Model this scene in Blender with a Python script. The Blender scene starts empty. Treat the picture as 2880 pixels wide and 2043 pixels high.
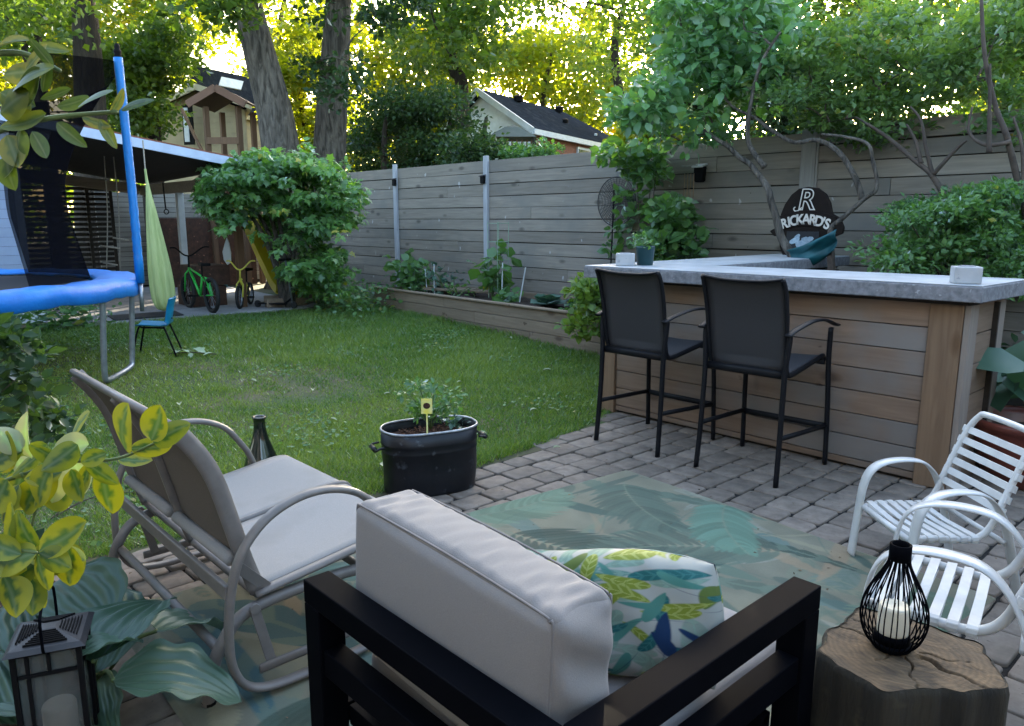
import bpy, math, random
import numpy as np
from mathutils import Vector, Matrix
R = math.radians
random.seed(7); rng = np.random.default_rng(7)
S = bpy.context.scene
# ---------------------------------------------------------------- camera, sky, sun, exposure
CH = 1.40; F = 2130.; PITCH = math.atan(401.5/F); YAW = R(47.3)
cam = bpy.data.objects.new('camera', bpy.data.cameras.new('camera')); S.collection.objects.link(cam)
cam.location = (0, 0, CH); cam.rotation_euler = (math.pi/2-PITCH, 0, YAW)
cam.data.sensor_width = 36; cam.data.lens = F/2880*36; cam.data.clip_start = .03; cam.data.clip_end = 2000
cam.data.dof.use_dof = True; cam.data.dof.focus_distance = 3.6; cam.data.dof.aperture_fstop = 48
S.camera = cam
SUN_AZ, SUN_EL = R(126), R(12.5)          # azimuth counter-clockwise from +X
W = bpy.data.worlds.new("World"); S.world = W; W.use_nodes = True
nt = W.node_tree; bg = nt.nodes['Background']
sky = nt.nodes.new('ShaderNodeTexSky'); sky.sky_type = 'NISHITA'; sky.sun_disc = False
sky.sun_elevation = SUN_EL; sky.sun_rotation = math.pi/2-SUN_AZ
sky.air_density = 1.0; sky.dust_density = 3.0; sky.ozone_density = 0.6
nt.links.new(sky.outputs[0], bg.inputs[0]); bg.inputs[1].default_value = .13
sl = bpy.data.lights.new('sun', 'SUN'); sl.energy = 3.6; sl.angle = R(.6); sl.color = (1, .86, .62)
so = bpy.data.objects.new('sun', sl); S.collection.objects.link(so)
sd = Vector((math.cos(SUN_AZ)*math.cos(SUN_EL), math.sin(SUN_AZ)*math.cos(SUN_EL), math.sin(SUN_EL)))
so.rotation_euler = sd.to_track_quat('Z', 'Y').to_euler(); so.location = sd*60
S.view_settings.view_transform = 'Standard'; S.view_settings.look = 'None'
S.view_settings.exposure = 3.5; S.view_settings.gamma = 1
# ---------------------------------------------------------------- geometry helpers
_cp, _sp, _cy, _sy = math.cos(PITCH), math.sin(PITCH), math.cos(YAW), math.sin(YAW)
def ray(x, y):
    a, b = (x-1440)/F, -(y-1021.5)/F
    f, u = _cp+b*_sp, -_sp+b*_cp
    return Vector((a*_cy-f*_sy, a*_sy+f*_cy, u))
O = Vector((0, 0, CH))
def gz(x, y, z=0): r = ray(x, y); return O+r*((z-CH)/r.z)
def gy(x, y, Y): r = ray(x, y); return O+r*(Y/r.y)
def gx(x, y, X): r = ray(x, y); return O+r*(X/r.x)
def gd(x, y, d): r = ray(x, y); return O+r*(d/(-r.x*_sy+r.y*_cy))
def hz(X): t = min(1, max(0, (-X-4.5)/6)); return .14*t*t*(3-2*t)
XF = {}
def tag(o, label=None, cat=None, group=None, kind=None):
    for k, v in (('label', label), ('category', cat), ('group', group), ('kind', kind)):
        if v: o[k] = v
    return o
def thing(name, label, cat, loc=(0, 0, 0), rz=0, group=None):
    o = bpy.data.objects.new(name, None); S.collection.objects.link(o)
    o.empty_display_size = .1; o.location = loc; o.rotation_euler = (0, 0, rz)
    XF[o.name] = (Matrix.Translation(loc) @ Matrix.Rotation(rz, 4, 'Z'))
    return tag(o, label, cat, group)
def link(me, name, mat, parent):
    o = bpy.data.objects.new(name, me); S.collection.objects.link(o)
    if mat:
        for m in (mat if isinstance(mat, (list, tuple)) else [mat]): me.materials.append(m)
    if parent: o.parent = parent; XF[o.name] = XF[parent.name]
    return o
def copy_tree(o, loc=None, rz=None, label=None):
    def cp(a, par):
        c = a.copy(); S.collection.objects.link(c)
        if par: c.parent = par
        for ch in [k for k in bpy.data.objects if k.parent == a]: cp(ch, c)
        return c
    c = cp(o, None)
    if loc is not None: c.location = loc
    if rz is not None: c.rotation_euler = (0, 0, rz)
    if label: c['label'] = label
    return c
def perp(d):
    a = Vector((0, 0, 1)) if abs(d.z) < .9 else Vector((1, 0, 0))
    s = d.cross(a).normalized(); return s, s.cross(d).normalized()
def spline(pts, n=6):
    P = [Vector(p) for p in pts]; out = []
    for i in range(len(P)-1):
        p0, p1, p2, p3 = P[max(i-1, 0)], P[i], P[i+1], P[min(i+2, len(P)-1)]
        for k in range(n):
            t = k/n
            out.append(.5*((2*p1)+(p2-p0)*t+(2*p0-5*p1+4*p2-p3)*t*t+(3*p1-p0-3*p2+p3)*t**3))
    out.append(P[-1]); return out
class MB:
    def __init__(s): s.v = []; s.f = []; s.t = []; s.mi = []
    def add(s, vs, fs, tint=None, mi=0):
        b = len(s.v); tv = random.random() if tint is None else tint
        s.v += [tuple(v) for v in vs]; s.t += [tv]*len(vs)
        s.f += [tuple(i+b for i in f) for f in fs]; s.mi += [mi]*len(fs); return s
    def box(s, a, b, M=None, tint=None, mi=0):
        x0, y0, z0 = a; x1, y1, z1 = b
        v = [Vector(p) for p in ((x0, y0, z0), (x1, y0, z0), (x1, y1, z0), (x0, y1, z0), (x0, y0, z1), (x1, y0, z1), (x1, y1, z1), (x0, y1, z1))]
        if M is not None: v = [M @ p for p in v]
        return s.add(v, [(3, 2, 1, 0), (4, 5, 6, 7), (0, 1, 5, 4), (1, 2, 6, 5), (2, 3, 7, 6), (3, 0, 4, 7)], tint, mi)
    def beam(s, p, q, w, h, up=(0, 0, 1), tint=None, mi=0):     # rectangular bar from p to q: w sideways, h along up
        p, q = Vector(p), Vector(q); d = (q-p).normalized(); u = Vector(up)
        sd_ = d.cross(u)
        if sd_.length < 1e-4: sd_ = d.cross(Vector((1, 0, 0)))
        sd_.normalize(); u = sd_.cross(d).normalized()
        v = [c+sd_*(a*w/2)+u*(b*h/2) for c in (p, q) for a, b in ((-1, -1), (1, -1), (1, 1), (-1, 1))]
        return s.add(v, [(3, 2, 1, 0), (4, 5, 6, 7), (0, 1, 5, 4), (1, 2, 6, 5), (2, 3, 7, 6), (3, 0, 4, 7)], tint, mi)
    def tube(s, pts, r, n=8, flat=None, up=None, closed=False, tint=None, mi=0):   # flat=(a,b) scales along side/up
        P = [Vector(p) for p in pts]; m = len(P); rs = r if hasattr(r, '__len__') else [r]*m
        vs = []; fs = []; prev = None
        for i, p in enumerate(P):
            if closed: d = P[(i+1) % m]-P[i-1]
            else: d = P[min(i+1, m-1)]-P[max(i-1, 0)]
            d = d.normalized() if d.length > 1e-9 else Vector((0, 0, 1))
            if up is not None: a = Vector(up)
            elif prev is None: a = perp(d)[1]
            else: a = prev
            sd_ = d.cross(a)
            if sd_.length < 1e-5: sd_ = perp(d)[0]
            sd_.normalize(); u = sd_.cross(d).normalized(); prev = u
            fa, fb = flat or (1, 1)
            for k in range(n):
                t = 2*math.pi*(k+.5)/n
                vs.append(p+sd_*(math.cos(t)*rs[i]*fa)+u*(math.sin(t)*rs[i]*fb))
        for i in range(m if closed else m-1):
            j = (i+1) % m
            for k in range(n): fs.append((i*n+k, i*n+(k+1) % n, j*n+(k+1) % n, j*n+k))
        if not closed: fs += [tuple(range(n-1, -1, -1)), tuple((m-1)*n+k for k in range(n))]
        return s.add(vs, fs, tint, mi)
    def lathe(s, prof, c=(0, 0, 0), n=24, sx=1, sy=1, cap=True, tint=None, mi=0, rot=0):
        c = Vector(c); vs = []; fs = []; m = len(prof)
        for r_, z in prof:
            for k in range(n):
                t = 2*math.pi*k/n; x, y = r_*sx*math.cos(t), r_*sy*math.sin(t)
                vs.append(c+Vector((x*math.cos(rot)-y*math.sin(rot), x*math.sin(rot)+y*math.cos(rot), z)))
        for i in range(m-1):
            for k in range(n): fs.append((i*n+k, i*n+(k+1) % n, (i+1)*n+(k+1) % n, (i+1)*n+k))
        if cap: fs += [tuple(range(n-1, -1, -1)), tuple((m-1)*n+k for k in range(n))]
        return s.add(vs, fs, tint, mi)
    def prism(s, poly, h, M=None, tint=None, mi=0):   # poly in xy, extruded 0..h in z, M places it
        n = len(poly); v = [Vector((x, y, 0)) for x, y in poly]+[Vector((x, y, h)) for x, y in poly]
        if M is not None: v = [M @ p for p in v]
        return s.add(v, [tuple(range(n-1, -1, -1)), tuple(range(n, 2*n))]+[(i, (i+1) % n, n+(i+1) % n, n+i) for i in range(n)], tint, mi)
    def grid(s, fn, nu, nv, tint=None, mi=0, wrap=False):
        vs = [fn(i/nu, j/nv) for j in range(nv+1) for i in range(nu+1)]; w = nu+1
        return s.add(vs, [(j*w+i, j*w+i+1, (j+1)*w+i+1, (j+1)*w+i) for j in range(nv) for i in range(nu)], tint, mi)
    def build(s, name, mat, parent=None, smooth=False, bevel=0, sub=0, solid=0, loc=None, segs=2):
        me = bpy.data.meshes.new(name)
        if parent is not None: Mi = XF[parent.name].inverted(); v = [tuple(Mi @ Vector(p)) for p in s.v]
        elif loc is not None: v = [(p[0]-loc[0], p[1]-loc[1], p[2]-loc[2]) for p in s.v]
        else: v = s.v
        me.from_pydata(v, [], s.f)
        me.attributes.new('tint', 'FLOAT', 'POINT').data.foreach_set('value', s.t)
        if any(s.mi): me.polygons.foreach_set('material_index', s.mi)
        if smooth: me.polygons.foreach_set('use_smooth', [True]*len(me.polygons))
        me.update(); o = link(me, name, mat, parent)
        if loc is not None and parent is None: o.location = loc; XF[o.name] = Matrix.Translation(loc)
        elif parent is None: XF[o.name] = Matrix.Identity(4)
        if solid: m = o.modifiers.new('solid', 'SOLIDIFY'); m.thickness = solid; m.offset = 0
        if bevel: m = o.modifiers.new('bevel', 'BEVEL'); m.width = bevel; m.segments = segs; m.limit_method = 'ANGLE'; m.angle_limit = R(40); m.harden_normals = False
        if sub: m = o.modifiers.new('sub', 'SUBSURF'); m.levels = sub; m.render_levels = sub
        return o
def fastmesh(name, V, Fc, mat, parent=None, tint=None, loc=None, col=None, smooth=False):
    """numpy verts (n,3), faces (m,k)"""
    V = np.asarray(V, np.float64); k = Fc.shape[1]; me = bpy.data.meshes.new(name)
    if parent is not None:
        Mi = np.array(XF[parent.name].inverted()); V = V @ Mi[:3, :3].T+Mi[:3, 3]
    elif loc is not None: V = V-np.array(loc)
    me.vertices.add(len(V)); me.vertices.foreach_set('co', V.astype(np.float32).ravel())
    me.loops.add(Fc.size); me.loops.foreach_set('vertex_index', Fc.astype(np.int32).ravel())
    me.polygons.add(len(Fc)); me.polygons.foreach_set('loop_start', np.arange(0, Fc.size, k, dtype=np.int32))
    if smooth: me.polygons.foreach_set('use_smooth', np.ones(len(Fc), bool))
    if tint is not None: me.attributes.new('tint', 'FLOAT', 'POINT').data.foreach_set('value', np.asarray(tint, np.float32))
    if col is not None: me.attributes.new('col', 'FLOAT_COLOR', 'POINT').data.foreach_set('color', np.asarray(col, np.float32).ravel())
    me.update(calc_edges=True); o = link(me, name, mat, parent)
    if parent is None: XF[o.name] = Matrix.Identity(4)
    if loc is not None and parent is None: o.location = loc
    return o
# leaf outlines in (along, across, lift): far = 4 points, near = 8 points with a folded midrib
LF4 = (np.array([[0, 0, 0], [.45, .36, .1], [1, 0, -.05], [.45, -.36, .1]]), np.array([[0, 1, 2, 3]]))
LF8 = (np.array([[0, 0, 0], [.28, .24, .07], [.6, .27, .06], [1, 0, -.12], [.6, -.27, .06], [.28, -.24, .07], [.35, 0, .02], [.68, 0, -.02]]),
       np.array([[0, 1, 6, 0], [1, 2, 7, 6], [2, 3, 7, 2], [0, 6, 5, 0], [6, 7, 4, 5], [7, 3, 4, 7]]))
_m = [(0, 0, 0), (.02, .20, .03), (.16, .46, -.02), (.30, .22, .05), (.52, .50, -.04), (.60, .20, .04), (1, 0, -.14), (.60, -.20, .04), (.52, -.50, -.04), (.30, -.22, .05), (.16, -.46, -.02), (.02, -.20, .03), (.36, 0, .03)]
LFM = (np.array(_m), np.array([[12, i, (i+1) % 12] for i in range(12)]))
def unit(a): return a/np.maximum(np.linalg.norm(a, axis=1, keepdims=True), 1e-9)
def leaves(name, P, D, size, mat, parent=None, shape=LF4, width=1., up=None, upj=.6, tint=None, loc=None):
    """P points, D pointing directions, one leaf each"""
    n = len(P); D = unit(D); U = np.tile([0, 0, 1.], (n, 1)) if up is None else np.array(up, float)
    U = U+rng.normal(0, upj, (n, 3)); Sd = unit(np.cross(D, U)); U = np.cross(Sd, D)
    lv, lf = shape; k = len(lv); sz = np.asarray(size).reshape(-1, 1, 1)*np.ones((n, 1, 1))
    V = P[:, None, :]+sz*(lv[None, :, 0:1]*D[:, None, :]+lv[None, :, 1:2]*width*Sd[:, None, :]+lv[None, :, 2:3]*U[:, None, :])
    t = rng.random(n) if tint is None else tint
    if shape is LF8:
        tris = np.array([[0, 1, 6], [1, 2, 7], [1, 7, 6], [2, 3, 7], [0, 6, 5], [6, 7, 4], [6, 4, 5], [7, 3, 4]]); lf = tris
    elif shape is LF4: lf = np.array([[0, 1, 2], [0, 2, 3]])
    Fc = (lf[None]+(np.arange(n)*k)[:, None, None]).reshape(-1, 3)
    return fastmesh(name, V.reshape(-1, 3), Fc, mat, parent, np.repeat(t, k), loc)
# ---------------------------------------------------------------- materials
def M(name, c1, c2=None, rough=.6, metal=0., ns=6., st=(1, 1, 1), bump=.15, bd=.01, tint=.25, detail=6, wear=None, spec=.5, dist=0., ramp=(.35, .65), sheen=0):
    m = bpy.data.materials.new(name); m.use_nodes = True; n = m.node_tree.nodes; L = m.node_tree.links
    b = n['Principled BSDF']; b.inputs['Roughness'].default_value = rough; b.inputs['Metallic'].default_value = metal
    b.inputs['Specular IOR Level'].default_value = spec
    if sheen: b.inputs['Sheen Weight'].default_value = sheen
    tc = n.new('ShaderNodeTexCoord'); mp = n.new('ShaderNodeMapping'); mp.inputs['Scale'].default_value = st
    at = n.new('ShaderNodeAttribute'); at.attribute_name = 'tint'
    # shift the grain per board
    cb = n.new('ShaderNodeVectorMath'); cb.operation = 'MULTIPLY_ADD'; cb.inputs[1].default_value = (7.3, 5.1, 9.7)
    L.new(at.outputs['Fac'], cb.inputs[0]); L.new(tc.outputs['Object'], cb.inputs[2]); L.new(cb.outputs[0], mp.inputs[0])
    no = n.new('ShaderNodeTexNoise'); no.inputs['Scale'].default_value = ns; no.inputs['Detail'].default_value = detail
    no.inputs['Distortion'].default_value = dist; no.inputs['Roughness'].default_value = .6
    L.new(mp.outputs[0], no.inputs[0])
    rp = n.new('ShaderNodeValToRGB'); rp.color_ramp.elements[0].position = ramp[0]; rp.color_ramp.elements[1].position = ramp[1]
    c2 = c2 or tuple(x*.8 for x in c1)
    rp.color_ramp.elements[0].color = (*c2, 1); rp.color_ramp.elements[1].color = (*c1, 1)
    L.new(no.outputs[0], rp.inputs[0]); col = rp.outputs[0]
    if wear:                     # (colour, scale, threshold, softness)
        w2 = n.new('ShaderNodeTexNoise'); w2.inputs['Scale'].default_value = wear[1]; w2.inputs['Detail'].default_value = 5
        L.new(cb.outputs[0], w2.inputs[0])
        mr = n.new('ShaderNodeMapRange'); mr.inputs[1].default_value = wear[2]; mr.inputs[2].default_value = wear[2]+wear[3]
        L.new(w2.outputs[0], mr.inputs[0]); mx = n.new('ShaderNodeMix'); mx.data_type = 'RGBA'
        L.new(mr.outputs[0], mx.inputs[0]); L.new(col, mx.inputs[6]); mx.inputs[7].default_value = (*wear[0], 1); col = mx.outputs[2]
    if tint:
        mr = n.new('ShaderNodeMapRange'); mr.inputs[3].default_value = 1-tint; mr.inputs[4].default_value = 1+tint
        L.new(at.outputs['Fac'], mr.inputs[0]); vm = n.new('ShaderNodeVectorMath'); vm.operation = 'SCALE'
        L.new(col, vm.inputs[0]); L.new(mr.outputs[0], vm.inputs['Scale']); col = vm.outputs[0]
    L.new(col, b.inputs['Base Color'])
    if bump:
        bp = n.new('ShaderNodeBump'); bp.inputs['Strength'].default_value = bump; bp.inputs['Distance'].default_value = bd
        L.new(no.outputs[0], bp.inputs['Height']); L.new(bp.outputs[0], b.inputs['Normal'])
    m['w'] = 1; return m
def wood(name, c1, c2, axis='x', knots=True, rough=.75, tint=.16, knot=(.05, .03, .02), wear=None):
    """grain along one axis, dark knots, weathered patches"""
    st = {'x': (.6, 9, 9), 'y': (9, .6, 9), 'z': (9, 9, .6)}[axis]
    m = M(name, c1, c2, rough=rough, ns=3.2, st=st, bump=.25, bd=.004, tint=tint, dist=.6, ramp=(.3, .7), spec=.25, wear=wear)
    if knots:
        n = m.node_tree.nodes; L = m.node_tree.links; b = n['Principled BSDF']
        src = b.inputs['Base Color'].links[0].from_socket
        tc = [k for k in n if k.type == 'VECT_MATH' and k.operation == 'MULTIPLY_ADD'][0]
        mp = n.new('ShaderNodeMapping'); mp.inputs['Scale'].default_value = {'x': (.45, 1, 1), 'y': (1, .45, 1), 'z': (1, 1, .45)}[axis]
        L.new(tc.outputs[0], mp.inputs[0]); vo = n.new('ShaderNodeTexVoronoi'); vo.inputs['Scale'].default_value = 4.5
        L.new(mp.outputs[0], vo.inputs[0]); mr = n.new('ShaderNodeMapRange')
        mr.inputs[1].default_value = .07; mr.inputs[2].default_value = .17; mr.inputs[3].default_value = .65; mr.inputs[4].default_value = 0
        L.new(vo.outputs['Distance'], mr.inputs[0]); mx = n.new('ShaderNodeMix'); mx.data_type = 'RGBA'
        L.new(mr.outputs[0], mx.inputs[0]); L.new(src, mx.inputs[6]); mx.inputs[7].default_value = (*knot, 1)
        L.new(mx.outputs[2], b.inputs['Base Color'])
    return m
def leafmat(name, c1, c2, tr=.45, tc=None, rough=.45, gloss=.25, var=(.0, 1.)):
    """two-sided leaf: tint attribute picks between c1 and c2; light passes through"""
    m = bpy.data.materials.new(name); m.use_nodes = True; n = m.node_tree.nodes; L = m.node_tree.links
    out = n['Material Output']; n.remove(n['Principled BSDF'])
    at = n.new('ShaderNodeAttribute'); at.attribute_name = 'tint'
    rp = n.new('ShaderNodeValToRGB'); rp.color_ramp.elements[0].color = (*c1, 1); rp.color_ramp.elements[1].color = (*c2, 1)
    rp.color_ramp.elements[0].position, rp.color_ramp.elements[1].position = var[0], var[1]*.93
    e = rp.color_ramp.elements.new(.985); e.color = (min(1, c2[0]*2.2+.04), c2[1]*1.15, c2[2]*.7, 1)
    L.new(at.outputs['Fac'], rp.inputs[0])
    df = n.new('ShaderNodeBsdfDiffuse'); tl = n.new('ShaderNodeBsdfTranslucent'); gl = n.new('ShaderNodeBsdfGlossy')
    gl.inputs['Roughness'].default_value = rough; gl.inputs['Color'].default_value = (.8, .9, 1, 1)
    L.new(rp.outputs[0], df.inputs[0])
    hs = n.new('ShaderNodeMix'); hs.data_type = 'RGBA'; hs.blend_type = 'MULTIPLY'; hs.inputs[0].default_value = 1
    L.new(rp.outputs[0], hs.inputs[6]); hs.inputs[7].default_value = (*(tc or (1.8, 1.9, .6)), 1); L.new(hs.outputs[2], tl.inputs[0])
    a = n.new('ShaderNodeMixShader'); a.inputs[0].default_value = tr; L.new(df.outputs[0], a.inputs[1]); L.new(tl.outputs[0], a.inputs[2])
    lw = n.new('ShaderNodeLayerWeight'); lw.inputs[0].default_value = .25
    ml = n.new('ShaderNodeMath'); ml.operation = 'MULTIPLY_ADD'; ml.inputs[1].default_value = gloss; ml.inputs[2].default_value = gloss*.12
    L.new(lw.outputs['Fresnel'], ml.inputs[0])
    b = n.new('ShaderNodeMixShader'); L.new(ml.outputs[0], b.inputs[0]); L.new(a.outputs[0], b.inputs[1]); L.new(gl.outputs[0], b.inputs[2])
    L.new(b.outputs[0], out.inputs[0]); return m
def attmat(name, rough=.8, bump=.3, ns=300, sheen=0, bd=.002):
    m = M(name, (1, 1, 1), rough=rough, ns=ns, bump=bump, bd=bd, tint=0, spec=.2, sheen=sheen); n = m.node_tree.nodes; L = m.node_tree.links
    at = n.new('ShaderNodeAttribute'); at.attribute_name = 'col'; L.new(at.outputs['Color'], n['Principled BSDF'].inputs['Base Color']); return m
MT = dict(
 black=M('black_metal', (.0018, .0022, .0036), (.0028, .0032, .005), rough=.5, spec=.015, bump=.05, tint=0),
 blackmatte=M('black_plastic', (.006, .006, .007), rough=.7, tint=0, spec=.12),
 white=M('white_enamel', (.52, .535, .54), (.45, .46, .465), rough=.28, bump=.03, tint=.03, ns=14),
 whitepaint=M('white_paint', (.62, .66, .70), (.52, .56, .60), rough=.55, tint=.05),
 strap=M('white_vinyl', (.54, .555, .56), (.47, .48, .485), rough=.35, bump=.05, tint=.05, ns=20),
 taupe=M('taupe_metal', (.155, .142, .135), (.125, .115, .11), rough=.42, bump=.05, tint=.05, ns=20),
 sling=M('grey_sling', (.25, .247, .245), (.215, .212, .21), rough=.8, ns=260, bump=.4, bd=.001, tint=.04, wear=((.19, .185, .18), 5, .52, .3)),
 slingback=M('taupe_sling', (.105, .088, .074), (.08, .067, .057), rough=.85, ns=260, bump=.4, bd=.001, tint=.03),
 mesh=M('charcoal_sling', (.026, .026, .031), (.019, .019, .023), rough=.7, ns=300, bump=.4, bd=.001, tint=0),
 stool=M('dark_bronze_metal', (.006, .0065, .009), (.009, .0095, .012), spec=.15, rough=.5, bump=.06, tint=0),
 galv=M('galvanised_steel', (.34, .38, .44), (.25, .28, .33), rough=.4, metal=.7, tint=.05, ns=20),
 concrete=M('pale_concrete', (.44, .46, .49), (.33, .345, .37), rough=.5, ns=5, bump=.06, tint=.06, detail=10, wear=((.30, .32, .36), 2.2, .55, .25)),
 aggregate=M('speckled_concrete', (.22, .225, .25), (.12, .125, .14), rough=.75, ns=34, bump=.25, bd=.004, tint=.08, detail=8, wear=((.33, .34, .36), 55, .66, .06)),
 fence=wood('weathered_fence', (.255, .228, .196), (.175, .157, .135), 'x', tint=.14, knot=(.05, .045, .04), wear=((.155, .15, .14), 1.1, .50, .2)),
 fencez=wood('fence_post', (.29, .285, .275), (.21, .205, .20), 'z', tint=.1, knots=False),
 cedarx=wood('cedar_boards', (.235, .165, .12), (.165, .112, .08), 'x', tint=.2, knot=(.05, .026, .015), wear=((.19, .172, .16), 1.3, .46, .16)),
 cedary=wood('cedar_side_boards', (.22, .16, .12), (.15, .105, .075), 'y', tint=.1, knot=(.06, .032, .018)),
 cedarz=wood('cedar_post', (.215, .142, .09), (.145, .092, .058), 'z', tint=.08, knot=(.09, .045, .02)),
 bedwood=wood('planter_boards', (.235, .185, .135), (.165, .125, .09), 'x', tint=.12),
 brownwood=wood('brown_wood', (.16, .085, .045), (.10, .052, .028), 'z', tint=.2, knots=False),
 darkwood=wood('dark_wood', (.035, .028, .022), (.02, .016, .013), 'x', tint=.2, knots=False),
 bluesiding=M('blue_grey_siding', (.30, .38, .55), (.26, .33, .48), rough=.5, ns=3, bump=.03, tint=.05),
 cream=M('cream_siding', (.52, .45, .30), (.45, .38, .25), rough=.6, ns=3, bump=.03, tint=.08),
 whitesiding=M('white_siding', (.70, .76, .82), (.62, .68, .74), rough=.6, ns=3, bump=.03, tint=.04),
 brick=M('red_brick', (.22, .085, .055), (.13, .05, .035), rough=.85, ns=18, bump=.3, tint=.3),
 shingle=M('grey_shingles', (.030, .034, .043), (.018, .021, .028), spec=.0, rough=1.0, ns=9, bump=.3, tint=.2, wear=((.045, .048, .056), 3, .55, .2)),
 bluepad=M('blue_vinyl', (.004, .17, .62), (.004, .14, .52), rough=.5, ns=6, bump=.5, bd=.02, tint=.06, wear=((.01, .22, .68), 2.5, .52, .3)),
 bluefoam=M('blue_foam_sleeve', (.004, .20, .60), (.004, .16, .50), rough=.45, ns=22, st=(1, 1, .5), bump=.5, bd=.01, tint=.04),
 chairblue=M('blue_plastic', (.0, .18, .36), (.0, .15, .32), rough=.35, tint=0, bump=.03),
 teal=M('teal_plastic', (.006, .045, .055), (.005, .038, .046), rough=.45, tint=0, bump=.03),
 tealcloth=M('teal_cloth', (.005, .10, .125), (.004, .06, .08), rough=.6, tint=0, ns=8, bump=.3),
 terracotta=M('dark_red_glaze', (.13, .035, .025), (.10, .025, .02), rough=.3, tint=0, bump=.03),
 soil=M('soil', (.035, .022, .015), (.018, .012, .009), rough=1, ns=30, bump=.8, bd=.03, tint=.3),
 mulch=M('red_brown_mulch', (.10, .04, .025), (.03, .015, .01), rough=1, ns=40, bump=.8, bd=.03, tint=.4),
 tub=M('old_black_tub', (.011, .012, .017), (.006, .007, .010), rough=.42, metal=.35, ns=9, bump=.25, bd=.006, tint=.1, wear=((.09, .10, .12), 14, .63, .12)),
 rimwear=M('worn_steel_rim', (.45, .47, .50), (.20, .21, .24), rough=.4, metal=.6, ns=20, tint=0),
 cushion=M('grey_cushion', (.20, .188, .186), (.178, .167, .165), rough=.85, ns=420, bump=.35, bd=.0012, tint=.02, sheen=.15, detail=2),
 piping=M('cushion_piping', (.17, .16, .16), rough=.8, tint=0),
 candle=M('ivory_candle', (.72, .68, .56), (.62, .58, .47), rough=.45, ns=3, bump=0, tint=0),
 bark=M('grey_bark', (.16, .142, .122), (.036, .031, .026), rough=.95, ns=6, st=(2.4, 2.4, .5), bump=1.0, bd=.12, tint=.1, detail=10, dist=.8),
 barkdark=M('dark_bark', (.055, .042, .032), (.02, .015, .012), rough=.95, ns=6, st=(3, 3, .6), bump=1, bd=.05, tint=.1, detail=8, dist=.5),
 twig=M('brown_twig', (.085, .065, .052), (.045, .034, .028), rough=.9, ns=12, bump=.4, tint=.2),
 greenstem=M('green_stem', (.10, .15, .05), (.07, .11, .035), rough=.6, tint=.2),
 stumptop=M('stump_end_grain', (.135, .088, .045), (.048, .031, .016), rough=.85, ns=9, st=(1, 1.6, 1), bump=.8, bd=.01, tint=0, detail=10, dist=1.5, wear=((.045, .034, .024), 7, .57, .2)),
 stumpside=M('stump_side', (.030, .026, .017), (.008, .007, .005), rough=.95, ns=9, st=(2, 2, .25), bump=1.0, bd=.02, tint=.1, detail=9, wear=((.055, .046, .028), 12, .62, .12)),
 slab=M('patio_slab', (.30, .30, .31), (.21, .21, .22), rough=.85, ns=3, bump=.15, tint=.05, detail=10),
 paver=M('tumbled_pavers', (.195, .163, .136), (.125, .102, .085), rough=.85, ns=16, bump=.45, bd=.008, tint=.2, detail=10, wear=((.10, .085, .07), 5, .60, .18)),
 joint=M('dark_joint_sand', (.010, .009, .008), (.006, .005, .005), rough=1, ns=60, bump=.5, tint=0),
 yellow=M('yellow_plastic', (.62, .52, .03), (.55, .45, .02), rough=.4, tint=.05, bump=.05),
 yellowmetal=M('yellow_enamel', (.55, .50, .06), rough=.35, tint=0, bump=0),
 green=M('green_enamel', (.02, .42, .05), rough=.35, tint=0, bump=0),
 rubber=M('tyre_rubber', (.012, .012, .013), rough=.75, tint=0, ns=40, bump=.3),
 rope=M('pale_rope', (.36, .33, .28), (.25, .22, .18), rough=.9, ns=60, bump=.5, tint=.1),
 rustbrown=M('rust_brown_panel', (.065, .028, .016), (.03, .014, .009), rough=.85, ns=14, bump=.4, tint=.2, wear=((.22, .10, .06), 12, .66, .06)),
 greyplank=wood('grey_planks', (.30, .285, .255), (.20, .19, .17), 'y', tint=.2, knots=False),
 glass=M('window_glass', (.05, .06, .07), (.03, .035, .04), rough=.08, tint=0, bump=0, spec=.8),
 signdark=M('dark_brown_sign', (.012, .0075, .006), (.008, .0055, .005), spec=.15, rough=.6, ns=10, bump=.1, tint=0),
 cream_ink=M('pale_sign_paint', (.66, .62, .57), rough=.5, tint=0, bump=0),
 navy=M('navy_paint', (.005, .008, .014), rough=.5, tint=0, bump=0),
 icy=M('pale_blue_paint', (.32, .42, .50), (.2, .28, .36), rough=.5, ns=40, tint=.3, bump=0),
 frosted=M('frosted_glass', (.30, .31, .31), (.24, .25, .25), rough=.3, tint=.1, ns=5, bump=0),
 label_y=M('yellow_card', (.75, .68, .10), (.7, .7, .35), rough=.5, ns=30, tint=0, bump=0),
 copper=M('copper_rod', (.30, .20, .13), rough=.4, metal=.6, tint=0, bump=0),
)
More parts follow.
